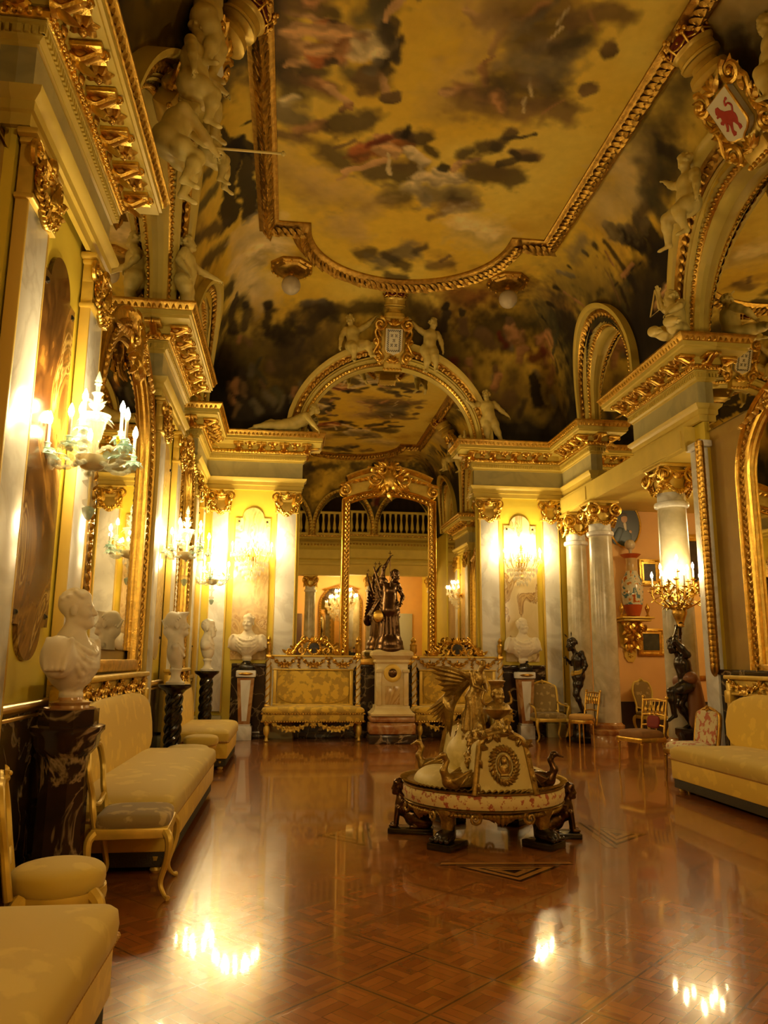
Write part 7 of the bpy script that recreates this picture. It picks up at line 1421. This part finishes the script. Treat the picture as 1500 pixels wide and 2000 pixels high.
for k in range(2):          # a deep seat on each side of the spine
    M = RZ(math.radians(182-180*k)+PI/2)
    P = [('e', (0, -.42, .48), (.40, .23, .125), None, .06), ('e', (-.24, -.36, .48), (.2, .2, .11), None, .06), ('e', (.24, -.36, .48), (.2, .2, .11), None, .06)]
    v, f = sdf_mesh(P, .013, .05); mb = MB(); mb.add(v, f, M); link('seat', mb, CREAM_S, root, 60)
    P = [('c', (0, -.22, .52), (0, -.12, 1.06), .13, .075, .05), ('c', (-.25, -.18, .52), (-.11, -.10, 1.04), .11, .07, .05), ('c', (.25, -.18, .52), (.11, -.10, 1.04), .11, .07, .05), ('e', (0, -.22, .72), (.22, .12, .15), None, .05)]
    v, f = sdf_mesh(P, .012, .04); mb = MB(); mb.add(v, f, M); bkk = link('backrest', mb, CREAM_S, root, 60)
    mb = MB()
    for s in (-1, 1):
        pts = spline([(s*.40, -.22, .50), (s*.34, -.17, .64), (s*.27, -.14, .84), (s*.20, -.11, 1.05), (s*.10, -.10, 1.13), (0, -.10, 1.12)], 6); mb.tube([M @ p for p in pts], .03, 8)
        for i in range(1, len(pts)-1, 2): mb.leaf(M @ T(*pts[i]) @ RY(s*(.6+i*.1)) @ RX(PI/2-.3), .10, .06, .03)
        mb.ball(M @ Vector((s*.42, -.26, .56)), (.05, .05, .06), 10, 8); mb.scroll(M @ T(s*.36, -.2, .70) @ SC(s, 1, 1), .07, .02, 1.4, 12)
    link('back_edge', mb, GD, bkk)
mk = sdf_mesh(put(head_prims('curly', True, False), frame3((1, 0, 0)), (0, 0, 0), .60), .0075, .012)
for a in DIV:               # little masks packed between the end panels and the seat backs
    M = RZ(a+PI/2)
    for s in (-1, 1):
        for (x, y, z) in ((.20, -.30, .70), (.16, -.22, .84), (.21, -.20, .62), (.12, -.30, .90)):
            mb = MB(); mb.add(mk[0], mk[1], M @ T(s*x, y, z) @ RZ(-PI/2+s*.75)); mb.leaf(M @ T(s*x, y-.02, z-.16) @ RZ(s*.6) @ RX(PI/2-.2), .13, .08, .04); mb.leaf(M @ T(s*x, y, z+.04) @ RZ(s*.6) @ RX(PI/2-.4), .10, .07, .04); link('mask', mb, GD, root, 60)
# clustered masks and the winged figure rising from the middle
mb = MB(); mb.lathe([(.20, .46), (.17, .7), (.15, .8), (.18, .88), (.13, .95)], 24); link('core', mb, GD, root)
mb = MB()
for i in range(9):
    a = 2*PI*i/9+.2
    v, f = (sdf_mesh(put(head_prims('short', True, False), frame3((1, 0, 0)), (0, 0, 0), .62), .008, .012)) if i == 0 else (v, f)
    mb.add(v, f, RZ(a) @ T(.20, 0, .84 if i % 2 else .70)); mb.leaf(RZ(a) @ T(.20, 0, .55) @ RZ(-PI/2) @ RX(PI/2-.2), .2, .11, .05); mb.leaf(RZ(a+.3) @ T(.18, 0, .88) @ RZ(-PI/2) @ RX(PI/2-.4), .16, .1, .05)
link('mask_cluster', mb, GD, root, 60)
P = body(dict(pelvis=(0, 0, .44), chest=(.02, -.02, .62), head=(.09, -.07, .80), sL=(.10, .02, .70), sR=(-.05, -.08, .70), eL=(.12, -.04, .56), hL=(.10, -.16, .52), eR=(-.04, -.16, .56), hR=(.04, -.22, .52),
              pL=(.05, .02, .42), kL=(.07, -.06, .22), aL=(.05, -.02, .04), tL=(.5, -1, 0), pR=(-.05, -.02, .42), kR=(-.02, -.08, .22), aR=(-.02, -.03, .04), tR=(.2, -1, 0)), .62, False, 'short', (.75, -.65, -.15), hs=.62)
P += [('c', (0, -.01, .46), (.0, -.01, .06), .085, .15, .04)]
for i in range(11): t = 2*PI*i/11; P.append(('c', (.075*math.cos(t), .075*math.sin(t)-.01, .46), (.15*math.cos(t+.2), .15*math.sin(t+.2)-.01, .06), .014, .024, .012))
v, f = sdf_mesh(P, .0075, .014); mb = MB(); mb.add(v, f, T(-.09, -.10, .90) @ SC(.80)); fg = link('winged_figure', mb, GD, root, 60)
mb = MB()
for s, root_p, tipd in ((-1, (-.12, -.02, 1.42), (-.42, -.10, .10)), (1, (-.08, .02, 1.40), (-.40, .30, -.32))):
    for i in range(9):
        u = i/8; p0 = Vector(root_p)+Vector((-.03*i, .0, -.022*i)); tip = Vector(root_p)+Vector(tipd)+Vector((.05*i*.6, .0, -.055*i if s < 0 else -.03*i))
        d = tip-p0; L = d.length; d.normalize(); X = d.cross(Vector((0, -1, 0))).normalized(); Z = X.cross(d)
        mb.leaf(Matrix(((X.x, d.x, Z.x, p0.x), (X.y, d.y, Z.y, p0.y), (X.z, d.z, Z.z, p0.z), (0, 0, 0, 1))), L, .085, .025)
    mb.tube(spline([Vector(root_p)+Vector((.06, -.02, -.06)), root_p, Vector(root_p)+Vector(tipd)*.5+Vector((0, 0, .03)), Vector(root_p)+Vector(tipd)*.9], 5), [.04, .04, .04, .038, .036, .034, .03, .028, .026, .024, .02, .018, .015, .012, .01, .008], 8)
link('wings', mb, OLD_GOLD, fg)
# six legs on black plinths: lion monopods at the front, sphinx children between
for a_, kind in ((228, 'paw'), (308, 'paw'), (167, 'sphinx'), (108, 'paw'), (48, 'paw'), (348, 'sphinx')):
    M = RZ(math.radians(a_)+PI/2)
    if kind == 'paw':
        mb = MB(); mb.box((0, -.66, .03), (.24, .30, .06), .008, M); lg = link('leg', mb, BLACK, root)
        P = [('e', (0, -.70, .10), (.085, .11, .06), None, .03), ('c', (0, -.62, .10), (0, -.60, .22), .05, .045, .03)]
        for q in (-1.5, -.5, .5, 1.5): P.append(('c', (q*.038, -.74, .09), (q*.05, -.805, .085), .026, .022, .008))
        v, f = sdf_mesh(P, .008, .015); mb = MB(); mb.add(v, f, M); link('lion_paw', mb, BLACK_FIG, lg, 60)
        P = [('c', (0, -.60, .18), (0, -.64, .30), .045, .06, .02), ('e', (0, -.67, .30), (.085, .07, .07), None, .02), ('c', (0, -.66, .30), (0, -.66, .16), .07, .05, .02)]
        for q in range(6): P.append(('c', ((q-2.5)*.026, -.69, .32), ((q-2.5)*.018, -.655, .17), .016, .012, .006))
        v, f = sdf_mesh(P, .008, .015); mb = MB(); mb.add(v, f, M)
        for q in range(5): mb.leaf(M @ T((q-2)*.05, -.70, .32) @ RY((q-2)*.45+PI) @ RX(PI/2-.3), .13, .08, .05)
        link('leaf_knee', mb, GD, lg, 60)
    else:
        mb = MB(); mb.box((0, -.68, .025), (.20, .42, .05), .008, M); lg = link('leg', mb, BLACK, root)
        P = put(head_prims('short', True, True), frame3((0, -1, 0)), (0, -.80, .40), .58)
        P += [('e', (0, -.76, .24), (.065, .07, .10), None, .03), ('e', (0, -.62, .13), (.075, .12, .085), None, .04), ('c', (-.045, -.80, .22), (-.05, -.82, .07), .028, .022, .012), ('c', (.045, -.80, .22), (.05, -.82, .07), .028, .022, .012), ('e', (-.05, -.84, .065), (.026, .045, .02), None, .01), ('e', (.05, -.84, .065), (.026, .045, .02), None, .01),
              ('e', (-.07, -.56, .10), (.04, .09, .06), None, .03), ('e', (.07, -.56, .10), (.04, .09, .06), None, .03), ('e', (-.08, -.64, .065), (.025, .05, .02), None, .01), ('e', (.08, -.64, .065), (.025, .05, .02), None, .01)]
        for s in (-1, 1):
            for i in range(6): P.append(('c', (s*.06, -.74+.014*i, .28-.012*i), (s*(.085+.003*i), -.60+.014*i, .37-.035*i), .018, .010, .008))
        v, f = sdf_mesh(P, .0075, .014); mb = MB(); mb.add(v, f, M); link('sphinx_figure', mb, BRONZE, lg, 60)
for k in (270, 90, 200, 20, 140):
    mb = MB(); M = RZ(math.radians(k)+PI/2)
    for i in range(9):
        u = (i-4)/4; mb.leaf(M @ T(u*.20, -.70+.10*u*u, .31) @ RY(PI+u*.8) @ RX(PI/2-.2), .10*(1.15-.5*abs(u)), .07, .04)
    for s in (-1, 1): mb.scroll(M @ T(s*.24, -.68, .27) @ SC(s, 1, 1), .055, .018, 1.4, 12)
    link('carved_apron', mb, OLD_GOLD, root)
# ------------------------------------------------------------------ star inlaid in the floor round the settee
mb1, mb2 = MB(), MB()
for k in range(4):
    a = math.radians(-94+90*k); M = T(BX, BY, 0) @ RZ(a+PI/2)
    o = 1.50; half = .40
    def tri(mb, s, z):
        c = Vector((0, -1.28)); pts = [Vector((-half, -1.08)), Vector((half, -1.08)), Vector((0, -o))]; cen = (pts[0]+pts[1]+pts[2])/3
        mb.add([(*(cen+(p-cen)*s), z) for p in pts], [(0, 1, 2)], M)
    tri(mb1, 1.0, .0010); tri(mb2, .86, .0016); tri(mb1, .62, .0022); tri(mb2, .5, .0028); tri(mb1, .22, .0034)
    mb1.add([(-.52, -1.02, .001), (.52, -1.02, .001), (.52, -1.045, .001), (-.52, -1.045, .001)], [(0, 1, 2, 3)], M)
    mb2.add([(-.50, -.96, .001), (.50, -.96, .001), (.52, -1.02, .001), (-.52, -1.02, .001)], [(0, 1, 2, 3)], M)
struct('trim_6', mb1, WOOD_D, 0); struct('trim_7', mb2, WOOD_L, 0)
# ================================================================== DARK FIGURES
P = body(dict(pelvis=(0, 0, .62), chest=(-.06, -.02, .92), head=(-.20, -.05, 1.18), sL=(-.02, .14, 1.04), sR=(-.06, -.18, 1.05), eL=(-.02, .12, 1.32), hL=(-.06, -.02, 1.46), eR=(-.22, -.16, 1.24), hR=(-.12, -.05, 1.44),
              pL=(.03, .08, .58), kL=(-.08, .10, .33), aL=(.08, .10, .06), tL=(-1, .2, -.2), pR=(-.02, -.08, .60), kR=(-.30, -.10, .52), aR=(-.27, -.09, .20), tR=(-1, -.1, -.4)), 1.0, True, 'curly', (-1, -.1, -.2), hs=.92, thick=.9)
fig = solo('candelabrum_bearer', sculpt(P, .011, .02), BLACK_FIG, 'dark figure holding a vase of lit candles overhead, a knee raised, before the thick column', 'statue', (5.80, 10.92, .60), 0, smooth=0); fig.data.polygons.foreach_set('use_smooth', [True]*len(fig.data.polygons))
P = [('c', (.0, -.14, .72), (-.04, .14, .66), .09, .10, .04), ('c', (.10, 0, .66), (.16, .02, .10), .10, .14, .05), ('c', (.10, -.08, .60), (.10, -.04, .06), .06, .09, .05)]
for i in range(6): P.append(('c', (.06+.02*i, -.10+.04*i, .68), (.10+.03*i, -.10+.05*i, .05), .022, .035, .015))
mb = sculpt(P, .012, .03); link('drapery', mb, simple('dull_red_drapery', (.20, .075, .02), .5), fig, 60)
mb = MB(); mb.lathe([(.02, 1.44), (.06, 1.46), (.05, 1.5), (.08, 1.58), (.11, 1.66), (.10, 1.70), (.13, 1.72), (.06, 1.73)], 20, T(-.06, -.03, 0)); link('vase', mb, GOLD_D, fig)
mb = MB(); mb.lathe([(.22, 0), (.22, .08), (.17, .12), (.17, .46), (.21, .52), (.21, .60)], 8); solo('figure_pedestal', mb, BLACK, 'black pedestal under the candelabrum figure', 'pedestal', (5.80, 10.92, 0), .2)
root = thing('candelabrum', 'gilt branching candelabrum full of lit candles on the dark figure\'s vase', 'candelabrum', (5.74, 10.89, 2.32))
n_ = 0
for ring, (n, rad, h) in enumerate(((7, .36, .30), (5, .24, .42), (1, .02, .56))):
    for i in range(n):
        a = 2*PI*i/n+ring*.4; d = Vector((math.cos(a), math.sin(a), 0))
        candle_arm(root, [d*.02, d*rad*.5+Vector((0, 0, .03 if ring < 2 else .2)), d*rad*.95+Vector((0, 0, h*.45)), d*rad+Vector((0, 0, h))], .011, GOLD, GOLD, False, 1.25, BULB_CANDEL, True)
mb = MB(); r = random.Random(8)
for i in range(70):
    a = r.uniform(0, 2*PI); q = r.uniform(.08, .36); z = .05+.24*q/.36+r.uniform(-.05, .08)
    mb.leaf(T(q*math.cos(a), q*math.sin(a), z) @ RZ(r.uniform(0, 6)) @ RX(r.uniform(.2, 1.3)), .10, .055, .02)
    if i % 4 == 0: mb.rosette(T(q*math.cos(a), q*math.sin(a), z+.03) @ RZ(r.uniform(0, 6)), .045, 6, .02)
link('gilt_foliage', mb, GOLD, root)
P = body(dict(pelvis=(0, 0, .78), chest=(-.02, -.0, 1.06), head=(-.14, 0, 1.36), sL=(.0, .16, 1.20), sR=(.0, -.16, 1.20), eL=(-.06, .24, .98), hL=(-.20, .14, 1.08), eR=(.06, -.22, .96), hR=(-.02, -.16, .78),
              pL=(.0, .08, .74), kL=(-.06, .09, .40), aL=(.10, .09, .08), tL=(-1, .1, 0), pR=(.0, -.08, .74), kR=(-.10, -.08, .42), aR=(.0, -.08, .08), tR=(-1, -.1, 0)), 1.0, False, 'curly', (-1, 0, -.15), thick=.95)
fig = solo('dark_statue', sculpt(P, .011, .02), BLACK_FIG, 'dark standing statue of a boy with a gilt sash between the paired marble columns', 'statue', (5.68, 14.88, .50), 0, smooth=0); fig.data.polygons.foreach_set('use_smooth', [True]*len(fig.data.polygons))
mb = MB()
for i in range(2): mb.tube(spline([(-.13, -.10, .80+.03*i), (-.05, -.16, .82+.02*i), (.08, -.14, .92), (.13, .0, .94), (.08, .14, .90), (-.08, .14, .82), (-.14, .02, .78), (-.13, -.10, .80)], 5), .03, 7)
link('gilt_sash', mb, GOLD_P, fig)
mb = MB(); mb.tube([(-.23, .10, 1.14), (-.22, .10, .96)], .012, 6); mb.leaf(T(-.14, 0, 1.52) @ RZ(PI/2) @ RX(PI/2), .10, .06, .02); mb.leaf(T(-.22, 0, 1.50) @ RZ(PI/2) @ RX(.8), .10, .05, .02); link('flute', mb, BLACK_FIG, fig)
mb = MB(); mb.box((0, 0, .05), (.44, .44, .10), .01); mb.lathe([(.19, .1), (.17, .14), (.17, .38), (.22, .44), (.22, .50)], 8); solo('figure_pedestal', mb, BLACK, 'black pedestal under the dark statue between the paired columns', 'pedestal', (5.68, 14.88, 0), .2)
# ================================================================== SIDE GALLERY
GY = 16.15
root = thing('portrait', 'oval portrait of a man in a blue coat on the peach gallery wall', 'picture', (7.33, GY-.02, 4.52)); root.rotation_euler = (math.radians(4), 0, 0)
ov = lambda a, b, n=40: [(a*math.cos(2*PI*i/n), b*math.sin(2*PI*i/n)) for i in range(n)]
mb = MB(); mb.prism(ov(.34, .48), -.05, -.04); cv = link('canvas', mb, simple('portrait_ground', (.035, .035, .025), .35), root, 0)
for nm, pr, col in (('coat', [('e', (-.06, -.03, -.26), (.21, .035, .20), None, .02), ('c', (-.12, -.03, -.12), (-.22, -.03, -.34), .08, .09, .02)], (.05, .075, .085)), ('face', [('e', (-.02, -.04, .15), (.075, .03, .10), None, .01), ('e', (.12, -.04, -.14), (.04, .02, .035), None, .01)], (.55, .30, .12)), ('hair', [('e', (-.03, -.035, .22), (.085, .025, .06), None, .01)], (.06, .035, .015)), ('shirt', [('c', (-.01, -.045, .03), (.02, -.05, -.16), .035, .02, .01), ('e', (.0, -.05, -.38), (.09, .02, .06), None, .02)], (.66, .58, .40))):
    v, f = sdf_mesh([('c', np.array(p[1])*(1, 0, 1)+(0, -.05, 0), np.array(p[2])*(1, 0, 1)+(0, -.05, 0), p[3], p[4], .01) if p[0] == 'c' else ('e', np.array(p[1])*(1, 0, 1)+(0, -.05, 0), p[2], None, .01) for p in pr], .012, .015)
    v = np.array(v); v[:, 1] = -.052+(v[:, 1]+.05)*.12; mb = MB(); mb.add(v, f); link('painted_'+nm, mb, simple('portrait_'+nm, col, .4), cv, 60)
mb = MB(); mb.tube([(.35*math.cos(2*PI*i/40), -.05, .49*math.sin(2*PI*i/40)) for i in range(41)], .025, 8); mb.rosette(T(0, -.06, .54), .08, 7, .03); link('frame', mb, GOLD, root)
root = thing('porcelain_vase', 'tall red, blue and white porcelain vase lamp on a gilt wall bracket', 'vase', (7.32, GY-.28, 2.50))
m, nt, b = mat_new('painted_porcelain'); v_ = coords(nt, (1, 1, 1)); vo = nd(nt, 'ShaderNodeTexNoise', i_Vector=v_, i_Scale=5.5, i_Detail=2.0, i_Distortion=1.5)
nt.links.new(ramp(nt, vo.outputs[0], [(0, (.07, .16, .24)), (.42, (.10, .22, .28)), (.47, (.66, .62, .46)), (.60, (.70, .64, .46)), (.63, (.62, .30, .05)), (.70, (.45, .08, .02))]), b.inputs['Base Color']); b.inputs['Roughness'].default_value = .12
mb = MB(); mb.lathe([(.13, 0), (.17, .12), (.20, .24)], 32); link('red_foot', mb, TERRA, root)
mb = MB(); mb.lathe([(.20, .24), (.225, .42), (.23, .62), (.205, .78), (.14, .90), (.115, .97)], 32); link('painted_body', mb, m, root)
mb = MB(); mb.lathe([(.115, .96), (.10, 1.05), (.105, 1.18), (.13, 1.25)], 28); link('neck', mb, simple('neck_glaze', (.58, .40, .18), .15), root)
mb = MB(); mb.lathe([(.12, 1.24), (.19, 1.30), (.22, 1.33), (.20, 1.34), (.05, 1.33)], 28); link('red_lip', mb, TERRA, root)
mb = MB(); mb.lathe([(.03, 1.33), (.035, 1.42), (.05, 1.45)], 12); mb.ball((0, 0, 1.55), .115, 18, 12); link('lamp_globe', mb, FROST, root)
root = thing('wall_bracket', 'carved gilt wall bracket carrying the porcelain vase', 'bracket', (7.32, GY, 2.48))
mb = MB(); mb.box((0, -.27, -.02), (.72, .52, .04), .012); mb.box((0, -.26, -.07), (.62, .46, .05), .02); link('shelf', mb, GOLD_P, root)
mb = MB(); r = random.Random(2)
for i in range(46):
    u = r.random(); w = .27*(1-u*.75); mb.leaf(T(r.uniform(-w, w), -.34*(1-u)-.04, -.12-.48*u) @ RZ(r.uniform(-1.2, 1.2)) @ RY(r.uniform(-1, 1)+PI) @ RX(PI/2-.3), .18, .10, .05)
mb.tube([(0, -.02, -.05), (0, -.20, -.15), (0, -.10, -.45), (0, -.05, -.6)], [.2, .2, .1, .05], 10); link('carved_support', mb, GOLD, root)
mb = MB(); mb.prism([(-.24, -.1), (.24, -.1), (.22, -.6), (.14, -.66), (.13, -.84), (.06, -.95), (-.06, -.95), (-.13, -.84), (-.14, -.66), (-.22, -.6)][::-1], -.03, -.005); mb.rosette(T(0, -.04, -.80), .07, 6); link('back_plate', mb, GOLD_P, root, 20)
for s, lb in ((-1, 'left'), (1, 'right')):
    mb = MB(); mb.lathe([(.045, 0), (.05, .02), (.02, .05), (.025, .1), (.05, .16), (.055, .20), (.02, .26), (.005, .30)], 14)
    solo('gilt_vase', mb, GOLD, 'small gilt vase on the bracket on the '+('column side' if s < 0 else 'far side')+' of the porcelain vase', 'vase', (7.32+s*.29, GY-.34, 2.48), 0, 'small gilt vases on the bracket')
def picture(label, x, z, w, h, col, wall=GY, rz=0.0, fw=.09, group=None):
    root = thing('picture', label, 'picture', (x, wall-.01 if rz == 0 else wall+.01, z), rz, group)
    mb = MB(); mb.box((0, -.015, 0), (w, .02, h)); c = link('canvas', mb, simple('canvas_%d' % len(bpy.data.materials), col, .4, var=.5, vs=9), root, 0)
    mb = MB(); a, b = w/2, h/2; sweep_front(mb, [(-a, -b), (-a, b), (a, b), (a, -b)][::-1] if False else [(a, -b), (a, b), (-a, b), (-a, -b)], [(0, .02), (.01, .04), (fw*.5, .035), (fw*.7, .06), (fw, .05), (fw, 0)], True)
    n = int((w+h)/.06)
    for i in range(n):
        t = i/n
        for sx in (-1, 1): mb.ball((sx*(a+fw*.6), -.05, -b+t*2*b), (.018, .012, .022), 6, 4); mb.ball((-a+t*2*a, -.05, sx*(b+fw*.6)), (.022, .012, .018), 6, 4)
    link('frame', mb, GOLD, root)
picture('small gilt-framed dark portrait behind the porcelain vase on the gallery wall', 7.86, 3.48, .26, .36, (.045, .04, .03), fw=.11)
picture('small landscape in a carved gilt frame low on the gallery wall', 7.80, 1.96, .36, .34, (.05, .05, .025), fw=.12)
picture('large dark painting with a carved gilt crest further along the gallery wall', 9.2, 3.75, 1.0, .9, (.05, .035, .02), fw=.16)
root = thing('gallery_mirror', 'gilt mirror with carved crest at the end of the gallery wall, behind the candelabrum', 'mirror', (9.15, GY-.01, 0))
mb = MB(); mb.box((0, -.02, 2.2), (1.1, .02, 1.9)); link('glass', mb, MIRROR, root, 0)
mb = MB(); sweep_front(mb, [(.55, 1.25), (.55, 3.12), (-.55, 3.12), (-.55, 1.25)], [(0, .02), (.02, .05), (.08, .04), (.10, .02), (.10, 0)], True); link('frame', mb, GOLD, root)
mb = MB(); mb.box((6.5+2.1, GY-.03, .35), (4.6, .05, .7), .0); struct('baseboard_gallery', mb, simple('dark_dado', (.05, .028, .015), .5))
# ================================================================== VESTIBULE BEHIND THE CAMERA, SEEN IN THE BIG MIRROR
RM = T(XC+.2, -2.88, 0) @ RZ(PI)
gilt_mirror('arched gilt mirror of the vestibule, seen reflected in the big wall mirror', RM, 1.9, .9, 3.6, .80, .09, .2, False)
for i in range(7):
    picture('little framed picture in a hanging column in the vestibule, seen reflected in the big mirror', XC+1.55, 4.35-.43*i, .34, .24, (.10, .09, .05), -2.9, PI, .06, 'column of little pictures in the vestibule')
mb = MB(); mb.box((XC-2.0, -2.86, 1.6), (1.0, .06, 3.2), .02); struct('door_1', mb, simple('dark_door_wood', (.09, .035, .015), .4))
mb = MB(); mb.box((XC+3.0, -2.86, 1.6), (.9, .06, 3.2), .02); struct('door_2', mb, simple('pale_door_paint', (.50, .52, .48), .5))

# a visitor in dark clothes standing in the vestibule, seen only as a reflection
J = dict(pelvis=(0, 0, .96), chest=(0, 0, 1.30), head=(0, .02, 1.60), sL=(-.19, 0, 1.42), sR=(.19, 0, 1.42), eL=(-.24, .02, 1.14), hL=(-.20, .16, .94), eR=(.24, .02, 1.14), hR=(.22, .14, .92),
         pL=(-.09, 0, .92), kL=(-.10, .02, .50), aL=(-.11, -.02, .09), tL=(-.2, 1, 0), pR=(.09, 0, .92), kR=(.10, .02, .50), aR=(.11, -.02, .09), tR=(.2, 1, 0))
pr = solo('person', sculpt(body(J, 1.0, False, 'bald', (0, 1, 0)), .012, .02), simple('skin', (.50, .27, .14), .5), 'person in a dark coat seen reflected in the big mirror beside the gilt frame', 'person', (2.66, -.25, 0), 0, smooth=0); pr.data.polygons.foreach_set('use_smooth', [True]*len(pr.data.polygons))
Q = []; g = {k: np.array(v, float) for k, v in J.items()}
for q in 'LR': limb(Q, g['s'+q], g['e'+q], g['h'+q]+(g['e'+q]-g['h'+q])*.12, .072, .056, .044)
Q += [('e', g['chest'], (.19, .14, .20), None, .05), ('c', g['chest'], (0, 0, .84), .15, .165, .05), ('c', g['sL'], g['sR'], .07, .07, .04)]
link('coat', sculpt(Q, .014, .03), simple('dark_wool', (.012, .012, .014), .8), pr, 60)
Q = []
for q in 'LR': limb(Q, g['p'+q], g['k'+q], g['a'+q]+np.array((0, 0, .03)), .105, .075, .06)
link('trousers', sculpt(Q, .014, .03), simple('dark_denim', (.02, .025, .04), .8), pr, 60)
Q = []
for q in 'LR':
    a_, t_ = g['a'+q], np.array(J['t'+q], float); t_ /= np.linalg.norm(t_); Q += [('c', a_-t_*.03+np.array((0, 0, -.04)), a_+t_*.12+np.array((0, 0, -.055)), .045, .036, .02)]
link('shoes', sculpt(Q, .012, .02), BLACK, pr, 60)
Q = [('e', (0, -.012+.02, 1.66), (.088, .105, .08), None, .02), ('e', (0, -.06, 1.61), (.082, .07, .09), None, .02)]
link('hair', sculpt(Q, .010, .02), simple('dark_hair', (.03, .015, .008), .6), pr, 60)
